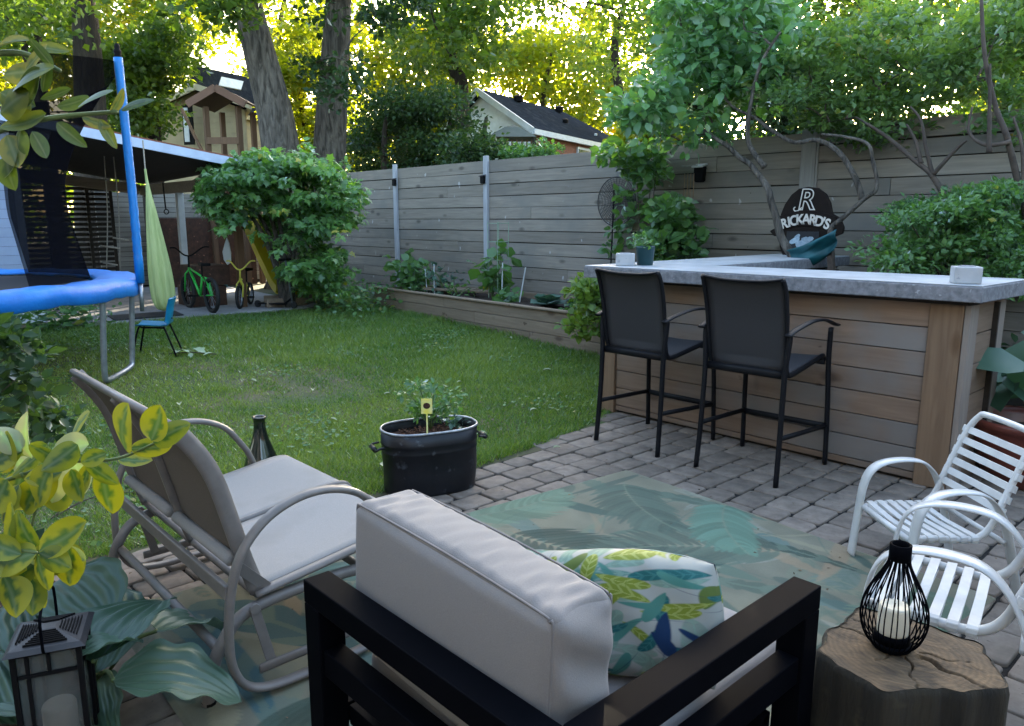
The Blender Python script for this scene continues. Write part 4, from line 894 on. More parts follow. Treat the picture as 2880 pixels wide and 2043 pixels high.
# ================================================================ PLANTS
def clump(centers, Rr, n, flat=.6, droop=.25, up=.25, jitter=1.):
    """n leaves round each centre: position and pointing direction"""
    C = np.repeat(np.array(centers, float), n, 0); N = len(C); q = unit(rng.normal(0, 1, (N, 3)))*(rng.random((N, 1))**.45)
    Rs = np.repeat(np.asarray(Rr)*np.ones(len(centers)), n)[:, None]
    P = C+q*Rs*np.array([1, 1, flat]); D = unit(q*np.array([1, 1, .4])+rng.normal(0, .55*jitter, (N, 3))+np.array([0, 0, up-droop]))
    tn = np.repeat(rng.random(len(centers)), n); return P, D, np.clip(.55*tn+.45*rng.random(N), 0, 1)
def polysample(poly, n, d0, d1):
    xs = [p[0] for p in poly]; ys = [p[1] for p in poly]; out = []
    while len(out) < n:
        x, y = rng.uniform(min(xs), max(xs)), rng.uniform(min(ys), max(ys))
        if inpoly(x, y, poly): out.append(gd(x, y, rng.uniform(d0, d1)))
    return out
def tree(name, lab, cat, base, stem, r0, poly, d0, d1, nc, Rr, nl, size, mat, bark='bark', shape=LF4, flat=.6, droop=.25, limbs=7, width=1., group=None, lr=.35, stems=None, extra=None):
    """stem: trunk centre line; crown clumps fill a silhouette between two distances"""
    t = thing(name, lab, cat, base, 0, group)
    lines = [stem]+(stems or [])
    for k, st in enumerate(lines):
        P = spline(st, 6); m = len(P); rr = r0 if k == 0 else r0*.6
        b = MB(); b.tube(P, [rr*(1-.6*i/(m-1))*(1.25 if i == 0 else 1) for i in range(m)], 14 if rr > .1 else 8); b.build('trunk', MT[bark], t, smooth=True)
    C = polysample(poly, nc, d0, d1)
    if extra: C = extra+C
    allp = [p for st in lines for p in spline(st, 6)]
    pool = list(allp); order = sorted(C[:limbs], key=lambda c: min((p-Vector(c)).length for p in allp))
    for i, c in enumerate(order):
        c = Vector(c); s = min(pool, key=lambda p: (p-c).length*(1+.25*random.random())+1.2*max(0, p.z-c.z)); dl = (c-s).length
        mid = s.lerp(c, .5)+Vector((random.uniform(-.12, .12), random.uniform(-.12, .12), .10))*dl
        rl = min(r0*lr, .011*dl+.006*(1+dl)); Q = spline([s, s.lerp(mid, .5)+Vector((random.uniform(-.05, .05), random.uniform(-.05, .05), .04))*dl, mid, c], 4)
        b = MB(); b.tube(Q, [rl*(1-.85*k/12) for k in range(13)], 7); b.build('limb', MT[bark], t, smooth=True); pool += Q[3:12:2]
    rs = Rr*rng.uniform(.6, 1.25, len(C))
    if extra: rs[:len(extra)] *= .55
    P, D, tn = clump(C, rs, nl, flat, droop)
    if extra: k = np.ones(len(P), bool); k[:len(extra)*nl] = rng.random(len(extra)*nl) < .38; P, D, tn = P[k], D[k], tn[k]
    leaves('crown', P, D, size*rng.uniform(.7, 1.3, len(P)), mat if not isinstance(mat, str) else LM[mat], t, shape, width, tint=tn)
    return t
def gdl(*a): return [gd(x, y, d) for x, y, d in a]
# --- the two big grey trunks and the dark one at the left
def bigtree(lab, pts, r, top, poly, d0, d1, nc, nl, mat, size=.16, bark='bark', limbs=9, Rr=.9):
    P = gdl(*pts); b0 = Vector((P[0].x, P[0].y, .1)); return tree('tree', lab, 'tree', b0, [b0]+P, r, poly, d0, d1, nc, Rr, nl, size, mat, bark, limbs=limbs)
bigtree('tall leaning grey-barked tree, the left of the two thick trunks behind the leafy shrub', [(800, 520, 14.5), (775, 330, 14.4), (735, 170, 14.3), (690, -20, 14.2), (655, -260, 14.3), (640, -600, 14.8)], .41, 9, [(380, -300), (900, -300), (720, 10), (640, 40), (560, 20), (430, 30)], 12.5, 17, 46, 110, 'mid', limbs=6, Rr=.6)
bigtree('thick upright grey-barked tree with twiggy dark sprouts, right of the leaning trunk', [(922, 560, 15.5), (928, 400, 15.5), (940, 200, 15.4), (952, 0, 15.3), (955, -250, 15.4), (960, -650, 15.8)], .40, 9, [(840, -260), (1400, -300), (1240, 20), (1060, 90), (1030, 330), (980, 260), (905, 290), (840, 120)], 13.6, 15.2, 34, 80, 'dark', .13, limbs=14, Rr=.45)
bigtree('dark forked tree rising behind the trampoline', [(262, 600, 16.5), (258, 400, 16.4), (250, 220, 16.3), (240, 60, 16.3), (215, -140, 16.5), (190, -500, 17)], .40, 9, [(-250, -250), (420, -250), (330, 10), (200, 60), (60, 130), (-250, 160)], 14.5, 18.5, 40, 90, 'mid', bark='barkdark', limbs=12)
def fork():
    # second dark stems of the neighbouring tree at the far left
    P = gdl((150, 560, 19), (120, 330, 19), (105, 150, 19), (80, -60, 19), (60, -400, 20)); b0 = Vector((P[0].x, P[0].y, .1))
    tree('tree', 'slim dark twin-stemmed tree left of the forked tree', 'tree', b0, [b0]+P, .22, [(-300, -200), (200, -200), (160, 60), (0, 120), (-300, 150)], 18, 22, 36, .9, 100, .17, 'mid', 'barkdark', limbs=8, stems=[gdl((110, 250, 19), (60, 120, 18.8), (-10, 30, 18.6), (-160, -120, 18.5))])
fork()
# --- woods beyond the gardens: each tree its own crown
FAR = [
 ('sunlit yellow-green tree filling the sky above the trampoline', (330, 330, 24), [(40, -200), (700, -200), (640, 110), (520, 170), (420, 330), (300, 300), (200, 260), (60, 120)], 22, 28, 92, 1.15, 120, .21, 'bright'),
 ('yellow-green tree behind the beige house', (470, 330, 31), [(-200, -100), (260, -120), (260, 330), (60, 360), (-200, 420)], 25, 33, 80, 1.3, 110, .24, 'bright'),
 ('leafy tree between the leaning trunk and the beige house', (420, 400, 19), [(330, 120), (500, 60), (510, 190), (445, 290), (430, 380), (350, 380), (300, 260)], 17.5, 19.5, 60, .6, 120, .15, 'mid'),
 ('sunlit tree glimpsed between the two thick trunks', (860, 430, 25), [(780, 60), (920, 60), (930, 470), (820, 470), (790, 280)], 23, 27, 46, .9, 110, .2, 'bright'),
 ('green tree right of the thick trunks with yellow sunlit patches', (1120, 430, 25), [(980, 110), (1220, 80), (1330, 200), (1300, 330), (1180, 420), (990, 470)], 23, 28, 64, .95, 120, .2, 'bright'),
 ('dark tall tree crown hanging in the middle of the sky', (1290, 330, 20), [(1010, -200), (1460, -200), (1470, 40), (1420, 150), (1330, 230), (1240, 250), (1120, 120), (1040, 100)], 18, 22, 68, .75, 105, .17, 'mid'),
 ('bright yellow tree behind the white gabled house', (1530, 400, 34), [(1260, 120), (1500, 90), (1730, 150), (1800, 300), (1740, 400), (1420, 330), (1260, 330)], 32, 38, 90, 1.3, 110, .25, 'bright'),
 ('open airy tree with sky showing through, right of the white gabled house', (1760, 420, 24), [(1440, -150), (1800, -200), (1960, 60), (1930, 300), (1800, 420), (1730, 320), (1650, 200), (1520, 80)], 22, 26, 62, .85, 85, .18, 'mid'),
 ('tall sunlit tree far behind the thick trunks, filling the sky between them', (800, 420, 38), [(480, -150), (1060, -150), (1060, 120), (900, 260), (700, 230), (520, 120)], 35, 40, 60, 1.5, 100, .30, 'bright'),
 ('tall sunlit tree far behind the white gabled house, reaching over the fence', (1650, 420, 40), [(1180, -100), (2050, -150), (2050, 200), (1880, 330), (1620, 300), (1400, 200), (1200, 90)], 37, 43, 84, 1.6, 95, .30, 'bright'),
 ('low yellow-green tree seen just over the fence behind the magnolia', (1850, 460, 20), [(1740, 370), (1900, 330), (1960, 410), (1900, 430), (1760, 430)], 18, 20, 26, .5, 110, .15, 'bright'),
 ('dense green tree behind the magnolia crown', (2100, 420, 15), [(1850, -200), (2300, -200), (2340, 120), (2280, 300), (2120, 400), (1980, 340), (1880, 160)], 12.5, 16.5, 66, .75, 110, .14, 'mid'),
 ('dark evergreen tree low behind the fence at the bar', (2200, 420, 12.5), [(2110, 240), (2300, 180), (2340, 380), (2280, 400), (2140, 400)], 11.8, 13, 34, .6, 130, .11, 'dark'),
 ('broad green tree above the right end of the fence', (2560, 380, 14), [(2250, -200), (2900, -250), (2980, 200), (2800, 290), (2560, 260), (2420, 180), (2280, 60)], 12, 17, 80, .85, 115, .14, 'mid'),
 ('yellow sunlit tree glimpsed at the top right corner', (2850, 380, 21), [(2680, -100), (3000, -120), (3050, 200), (2900, 330), (2760, 320), (2740, 160)], 19, 23, 50, 1.0, 110, .18, 'bright'),
]
for lab, b, poly, d0, d1, nc, Rr, nl, sz, mt in FAR:
    p = gd(*b); b0 = Vector((p.x, p.y, 0)); cx = sum(q[0] for q in poly)/len(poly); cy = sum(q[1] for q in poly)/len(poly)
    tree('tree', lab, 'tree', b0, [b0, gd(b[0]+10, b[1]-60, b[2]), gd((b[0]+cx)/2, (b[1]+cy)/2, b[2]), gd(cx, cy, b[2]), gd(cx+30, cy-120, b[2])], .2 if b[2] > 16 else .12, poly, d0, d1, nc, Rr, nl, sz, mt, 'barkdark', limbs=9, lr=.4)
# --- dark conifers behind the fence
def conifer(lab, px, d, top, w):
    p = gd(px, 470, d); ap = gd(px, top, d); b0 = Vector((p.x, p.y, 0)); H_ = ap.z
    t = thing('conifer', lab, 'conifer', b0, 0, 'conifers behind the fence'); b = MB(); b.tube([b0, Vector((b0.x, b0.y, H_))], [.12, .02], 8); b.build('trunk', MT['barkdark'], t, smooth=True)
    n = 5200; f = rng.random(n)**.75; a = rng.uniform(0, 6.283, n); r_ = w*(1-f)**.8*(.35+.65*rng.random(n)**.4)*(1+.25*np.sin(a*5+f*20))+.05
    z = .2+f*(H_-.2); P = np.c_[b0.x+r_*np.cos(a), b0.y+r_*np.sin(a), z-.12*r_]; D = np.c_[np.cos(a), np.sin(a), -.25+.5*rng.random(n)]+rng.normal(0, .3, (n, 3))
    leaves('crown', P, D, .15*rng.uniform(.6, 1.3, n), LM['conifer'], t, LF4, .45)
for lab, bx_, poly, d0, d1, nc in (
 ('dark loose tree beyond the fence right of the thick grey trunk', 1080, [(1000, 330), (1060, 250), (1150, 240), (1190, 330), (1170, 480), (1000, 490)], 16.5, 18.5, 46),
 ('dark feathery tree in front of the white gable beyond the fence', 1260, [(1170, 300), (1260, 240), (1330, 330), (1345, 470), (1170, 480)], 16, 17.5, 44),
 ('dark low shrubbery at the fence top left of the gazebo', 1360, [(1290, 400), (1390, 410), (1400, 455), (1290, 470)], 14.5, 15.5, 14)):
    p = gd(bx_, 430, 17); b0 = Vector((p.x, p.y, 0)); tree('tree', lab, 'tree', b0, [b0, p, gd(bx_+8, 330, 17)], .09, poly, d0, d1, nc, .5, 130, .10, 'dark2', 'barkdark', limbs=8)
shrub_later = [('leafy branches in front of the brick house beyond the fence', 1480, [(1400, 415), (1480, 430), (1560, 415), (1560, 445), (1400, 450)], 14.3, 15.2, 12)]
for lab, bx_, poly, d0, d1, nc in shrub_later:
    p = gd(bx_, 440, 15); b0 = Vector((p.x, p.y, 0)); tree('tree', lab, 'tree', b0, [b0, p], .05, poly, d0, d1, nc, .3, 90, .11, 'near', 'barkdark', limbs=4)
# --- garden trees inside the fence
def magnolia():
    b0 = Vector((-3.10, 6.28, 0)); s1 = [b0, Vector((-3.13, 6.27, .55))]+[gy(x, y, 6.25) for x, y in ((2234, 745), (2214, 698), (2196, 665), (2183, 613), (2168, 565), (2158, 528), (2132, 491), (2108, 462), (2080, 443), (2049, 414), (2020, 395), (1985, 372))]
    b1 = [Vector((-2.86, 6.35, 0)), Vector((-2.88, 6.33, .6))]+[gy(x, y, 6.3) for x, y in ((2341, 735), (2335, 650), (2374, 611), (2431, 560), (2466, 528))]+[gy(x, y, 6.3) for x, y in ((2455, 455), (2440, 405), (2375, 385), (2310, 378))]
    b2 = [gy(x, y, 6.32) for x, y in ((2425, 560), (2405, 500), (2360, 430), (2300, 395), (2230, 400), (2160, 360), (2120, 330), (2060, 300), (2020, 250))]
    t = tree('magnolia_tree', 'small garden tree with curving grey trunk and big glossy leaves behind the bar', 'tree', b0, s1, .042, [(1880, -60), (2180, -60), (2250, 60), (2230, 170), (2160, 250), (2180, 300), (2060, 290), (2010, 390), (1870, 400), (1860, 340), (1800, 420), (1770, 300), (1880, 180)], 7.0, 8.6, 125, .26, 44, .108, 'magnolia', limbs=50, shape=LF8, flat=.5, droop=.3, stems=[b1, b2, [gy(x, y, 6.25) for x, y in ((2150, 470), (2105, 400), (2110, 300), (2140, 180), (2195, 90))], [gy(x, y, 6.25) for x, y in ((1985, 372), (1935, 385), (1885, 430))]], width=1.15)
magnolia()
def sprays(poly, n): return polysample(poly, n, 6.9, 7.6)
def locust():
    def G(*a): return [gy(x, y, Y) for x, y, Y in a]
    b0 = Vector((-2.05, 6.55, 0)); s1 = [b0, Vector((-2.06, 6.55, .8))]+G((2665, 600, 6.5), (2625, 500, 6.5), (2570, 450, 6.5), (2500, 390, 6.5), (2440, 350, 6.4))
    st = [G((2625, 500, 6.5), (2605, 420, 6.5), (2590, 340, 6.5), (2560, 300, 6.5)), G((2625, 490, 6.5), (2690, 420, 6.5), (2720, 395, 6.5)), G((2590, 460, 6.5), (2576, 400, 6.5), (2550, 350, 6.5))]
    tree('serviceberry_tree', 'slender many-stemmed tree with fine light leaves in front of the fence right of the sign', 'tree', b0, s1, .030, [(2200, 140), (2420, 30), (2560, 20), (2660, 120), (2660, 300), (2600, 420), (2480, 390), (2400, 400), (2300, 350), (2200, 290)], 6.6, 8.3, 135, .24, 74, .066, 'locust', 'twig', limbs=60, flat=.35, droop=.2, stems=st, shape=LF4, width=.9, extra=sprays([(2240, 330), (2700, 350), (2700, 430), (2560, 470), (2420, 420), (2300, 400)], 22))
    b0 = Vector((-1.35, 6.6, 0)); s1 = [b0]+G((2890, 640, 6.6), (2860, 500, 6.6), (2830, 380, 6.5), (2800, 300, 6.5), (2770, 160, 6.4), (2760, 0, 6.4))
    st = [G((2880, 560, 6.6), (2875, 420, 6.6), (2850, 330, 6.6)), G((2840, 400, 6.5), (2770, 408, 6.4), (2725, 370, 6.4), (2735, 300, 6.4)), G((2782, 430, 6.4), (2783, 300, 6.4), (2785, 180, 6.4))]
    tree('serviceberry_tree', 'slender fine-leaved tree at the right edge of the picture', 'tree', b0, s1, .030, [(2640, 60), (2960, -60), (2980, 420), (2860, 350), (2800, 370), (2700, 330), (2640, 220)], 6.0, 7.8, 110, .24, 72, .066, 'locust', 'twig', limbs=50, flat=.35, droop=.2, stems=st, width=.9, extra=sprays([(2680, 360), (2900, 360), (2900, 500), (2740, 450)], 14))
locust()
def shrub(name, lab, cat, base, poly, d0, d1, nc, Rr, nl, size, mat, shape=LF4, flat=.5, droop=.2, limbs=8, width=1., bark='twig', group=None, r=.012, extra=None):
    t = thing(name, lab, cat, base, 0, group); C = polysample(poly, nc, d0, d1)+(extra or []); b0 = Vector(base)
    for i in range(min(limbs, len(C))):
        c = Vector(C[i]); b = MB(); m = b0.lerp(c, .5)+Vector((0, 0, .12*(c-b0).length)); s = b0+Vector((random.uniform(-.03, .03), random.uniform(-.03, .03), 0))
        b.tube(spline([s, m, c], 5), [r*(1-.07*k) for k in range(11)], 6); b.build('stem', MT[bark], t, smooth=True)
    P, D, tn = clump(C, Rr*rng.uniform(.7, 1.2, len(C)), nl, flat, droop); leaves('foliage', P, D, size*rng.uniform(.7, 1.25, len(P)), LM[mat] if isinstance(mat, str) else mat, t, shape, width, tint=tn); return t
shrub('fine_leaved_shrub', 'dense fine-leaved green shrub filling the corner behind the bar under the serviceberry', 'shrub', (-1.75, 6.45, 0), [(2500, 640), (2540, 580), (2620, 560), (2740, 530), (2960, 520), (2960, 830), (2620, 790), (2500, 745), (2470, 690)], 5.3, 6.5, 125, .20, 120, .052, 'near', flat=.4, droop=.25, width=.8)
# the big maple-leaved shrub over the bikes
def bigshrub():
    b0 = Vector((-10.25, 5.05, .12)); t = thing('leafy_arbor_shrub', 'big rounded leafy shrub drooping over the bicycles at the end of the fence', 'shrub', b0)
    top = gd(700, 470, 11.2)
    for k, (x, y, d) in enumerate(((640, 520, 11), (720, 480, 11.3), (820, 500, 11), (900, 560, 10.8), (780, 600, 10.8), (700, 560, 11.2), (860, 660, 10.8))):
        c = gd(x, y, d); b = MB(); b.tube(spline([b0+Vector((random.uniform(-.08, .08), random.uniform(-.08, .08), 0)), b0.lerp(c, .4)+Vector((0, 0, .35)), c], 6), [.05*(1-.055*i) for i in range(13)], 7); b.build('stem', MT['bark'], t, smooth=True)
    C = polysample([(570, 560), (590, 500), (660, 450), (720, 430), (830, 430), (930, 470), (985, 530), (990, 590), (960, 680), (930, 800), (880, 830), (835, 810), (820, 740), (855, 640), (760, 560), (700, 560), (660, 640), (590, 600)], 190, 10.1, 12.0)
    C += polysample([(690, 560), (860, 560), (850, 640), (820, 700), (770, 700), (740, 620)], 14, 11.4, 12.2)
    ex = polysample([(545, 560), (570, 470), (650, 420), (720, 400), (850, 400), (960, 440), (1030, 520), (1040, 620), (1000, 720), (960, 850), (830, 850), (800, 760), (640, 660), (560, 640)], 60, 9.9, 11.6)
    P, D, tn = clump(ex, .12, 16, .6, .7, .2); leaves('outer_sprays', P, D, .085*rng.uniform(.6, 1.3, len(P)), LM['maple'], t, LFM, 1.1, tint=np.clip(tn+.15, 0, 1), upj=.45)
    # layered: leaves hang in overlapping tiers
    P, D, tn = clump(C, .22*rng.uniform(.5, 1.45, len(C)), 58, .34, .75, .15); leaves('foliage', P, D, .105*rng.uniform(.7, 1.25, len(P)), LM['maple'], t, LFM, 1.15, tint=tn, upj=.35)
bigshrub()
# --- vegetables in the raised bed
def plantlet(name, lab, cat, c, h, r, n, size, mat, width=1., shape=LF8, nst=5, group=None, flat=.7):
    c = Vector(c); t = thing(name, lab, cat, c, 0, group); C = []
    for k in range(nst):
        a = random.uniform(0, 6.28); tip = c+Vector((r*.6*math.cos(a), r*.6*math.sin(a), h*random.uniform(.6, 1))); b = MB(); b.tube(spline([c, c.lerp(tip, .5)+Vector((0, 0, h*.08)), tip], 3), .006, 5); b.build('stem', MT['greenstem'], t, smooth=True); C += [c.lerp(tip, .45), tip]
    P, D, tn = clump(C, r*.55, max(2, n//len(C)), flat, .25); leaves('leaves', P, D, size*rng.uniform(.7, 1.2, len(P)), LM[mat], t, shape, width, tint=tn); return t
plantlet('bean_plant', 'bushy leafy plant at the far left end of the raised bed', 'plant', (-9.35, 6.65, .36), .42, .46, 200, .13, 'near', 1.5, nst=8)
plantlet('bean_plant', 'leggy plant beside the white marker stick in the raised bed', 'plant', (-8.75, 6.75, .36), .30, .30, 70, .10, 'bluegreen', 1.2, nst=5)
plantlet('squash_plant', 'big-leaved vine climbing the pale green wire cage in the raised bed', 'plant', (-7.65, 6.70, .36), .62, .24, 70, .16, 'near', 1.9, nst=7)
plantlet('squash_plant', 'low squash plant between the wire cage and the cabbage', 'plant', (-7.25, 6.50, .36), .12, .25, 40, .13, 'near', 1.7, nst=5)
def cabbage(c, lab, r=.17):
    c = Vector(c); t = thing('cabbage', lab, 'vegetable', c)
    P = []; D = []; S_ = []
    for ring_, (n, el, l) in enumerate(((7, .25, 1.), (6, .7, .85), (5, 1.15, .6))):
        for k in range(n): a = 6.283*k/n+ring_; P.append(c+Vector((0, 0, .02))); D.append((math.cos(a)*math.cos(el), math.sin(a)*math.cos(el), math.sin(el))); S_.append(r*l*random.uniform(.9, 1.1))
    leaves('leaves', np.array([tuple(p) for p in P]), np.array(D), np.array(S_), LM['bluegreen'], t, LF8, 2.6, upj=.1)
cabbage((-6.45, 6.55, .37), 'blue-green cabbage, the rounder one, in the middle of the raised bed', .24); cabbage((-6.05, 6.62, .37), 'blue-green cabbage nearer the bar in the raised bed', .18)
plantlet('lettuce', 'low mixed greens behind the cabbages near the bar', 'vegetable', (-5.75, 6.4, .37), .10, .24, 70, .09, 'near', 1.2)
plantlet('seedling', 'thin seedlings left of the wire cage in the raised bed', 'plant', (-8.25, 6.6, .36), .16, .25, 40, .08, 'near', 1.1)
shrub('lime_leaved_shrub', 'yellow-green leafed plant spilling over the bed corner beside the left bar stool', 'shrub', (-5.0, 6.0, .3), [(1625, 790), (1690, 760), (1720, 830), (1720, 900), (1650, 900), (1620, 850)], 7.2, 7.9, 26, .13, 40, .085, 'lime', LF8, width=1.2, extra=[gd(x, y, 7.3) for x, y in ((1640, 920), (1625, 935), (1670, 930), (1610, 905))])
def cage():
    t = thing('wire_plant_cage', 'pale green square wire tomato cage in the raised bed', 'plant cage', (-7.62, 6.78, .36)); m = M('pale_green_wire', (.25, .36, .27), rough=.5, tint=0, bump=0); c = Vector((-7.62, 6.78, 0)); h = .09
    b = MB()
    for sx, sy in ((-1, -1), (1, -1), (1, 1), (-1, 1)): b.tube([c+Vector((sx*h, sy*h, .36)), c+Vector((sx*h*1.1, sy*h*1.1, 1.38))], .005, 5)
    b.build('upright_wires', m, t)
    for z in (.62, .88, 1.12, 1.36):
        b = MB(); b.tube([c+Vector((sx*h*1.08, sy*h*1.08, z)) for sx, sy in ((-1, -1), (1, -1), (1, 1), (-1, 1))], .004, 5, closed=True); b.build('wire_ring', m, t)
cage()
for k, (x, y, h, lx, lab) in enumerate(((-8.78, 6.58, .42, .0, 'upright white marker stick left of the cage'), (-7.35, 6.6, .50, .02, 'leaning pale stake just right of the wire cage'), (-7.02, 6.6, .46, .12, 'slanting pale stake farthest right in the raised bed'), (-8.98, 6.6, .34, -.04, 'short pale stake near the bean plant at the left end'))):
    b = MB(); b.beam((x, y, .33), (x+lx, y, .36+h), .014, .008); o = b.build('garden_stake', MT['whitepaint'], loc=(x, y, .36)); tag(o, lab, 'stake', 'stakes in the raised bed')
# --- fence vine, teal pot, ground cover
shrub('climbing_vine', 'leafy vine climbing the fence beside the round mesh disc', 'vine', (-5.35, 7.0, 0), [(1690, 430), (1740, 420), (1830, 425), (1860, 470), (1820, 520), (1770, 500), (1740, 470)], 8.2, 8.9, 22, .16, 22, .11, 'near', LF8, width=1.3, limbs=3, extra=[gy(x, y, 7.15) for x, y in ((1745, 560), (1790, 560), (1770, 620), (1745, 650), (1735, 700), (1800, 600), (1850, 590))])
shrub('climbing_vine', 'dark leafy plant growing against the fence right of the teal pot', 'vine', (-4.75, 6.95, 0), [(1850, 600), (1900, 570), (1950, 620), (1950, 730), (1840, 735), (1830, 680)], 7.7, 8.4, 42, .16, 32, .115, 'near', LF8, width=1.4, limbs=5)
def teal_pot():
    c = Vector((-3.335, 4.36, 1.0875)); t = thing('teal_flower_pot', 'dark teal tapered flower pot with a trailing sprig on the bar top', 'plant pot', c)
    b = MB(); b.lathe([(.001, 0), (.052, 0), (.055, .004), (.066, .118), (.068, .120), (.068, .134), (.064, .134), (.060, .118), (.001, .112)], c, 32, cap=False); b.build('pot', MT['teal'], t, smooth=True)
    for sx, sy in ((-.1, .03), (.03, -.02), (-.06, -.04), (.0, .03)):
        b = MB(); tip = c+Vector((sx*1.2, sy*1.2, .12+abs(sx)*.9)); b.tube(spline([c+Vector((0, 0, .11)), c+Vector((sx*.4, sy*.4, .19)), tip], 4), .002, 5); b.build('stem', MT['greenstem'], t, smooth=True)
    P, D, tn = clump([c+Vector((0, 0, .15)), c+Vector((-.10, .02, .17)), c+Vector((.04, -.02, .15)), c+Vector((-.05, -.03, .19))], .05, 14, .8, .2); leaves('leaves', P, D, .045*rng.uniform(.7, 1.2, len(P)), LM['near'], t, LF8, 1.2, tint=tn)
teal_pot()
def patch(name, lab, pts, n, size, h, mat, poly=None, shape=LF8, kind='stuff'):
    P = np.array(pts)[rng.integers(0, len(pts), n)]+rng.normal(0, 1, (n, 3))*np.array([.16, .16, 0]); P[:, 2] += h*rng.random(n)**1.5
    D = rng.normal(0, .7, (n, 3)); D[:, 2] = rng.uniform(-.2, .5, n); o = leaves(name, P, D, size*rng.uniform(.6, 1.3, n), LM[mat], None, shape, 1.1); tag(o, lab, 'ground cover', kind=kind)
gcp = [(-9.3+rng.uniform(-.3, .3), 5.3+k*.13, .12) for k in range(13)]+[(-10.0+.1*k, 5.45, .12) for k in range(8)]+[(-10.4+rng.uniform(-.4, .3), 5.8+.1*k, .12) for k in range(8)]
patch('ground_cover', 'dark leafy ground cover between the shrub and the raised bed', gcp, 1500, .075, .35, 'near')
patch('ground_cover', 'low dark plants growing under the trampoline by the shed', [(-10.4+.1*k, 1.9-.12*k, .14) for k in range(9)]+[(-10.2, 2.0+.1*k, .14) for k in range(6)], 500, .11, .28, 'near')
patch('ground_cover', 'dark plants behind the bar at the foot of the fence', [(-4.6+.28*k, 6.9, 0) for k in range(16)], 1300, .09, .45, 'dark')
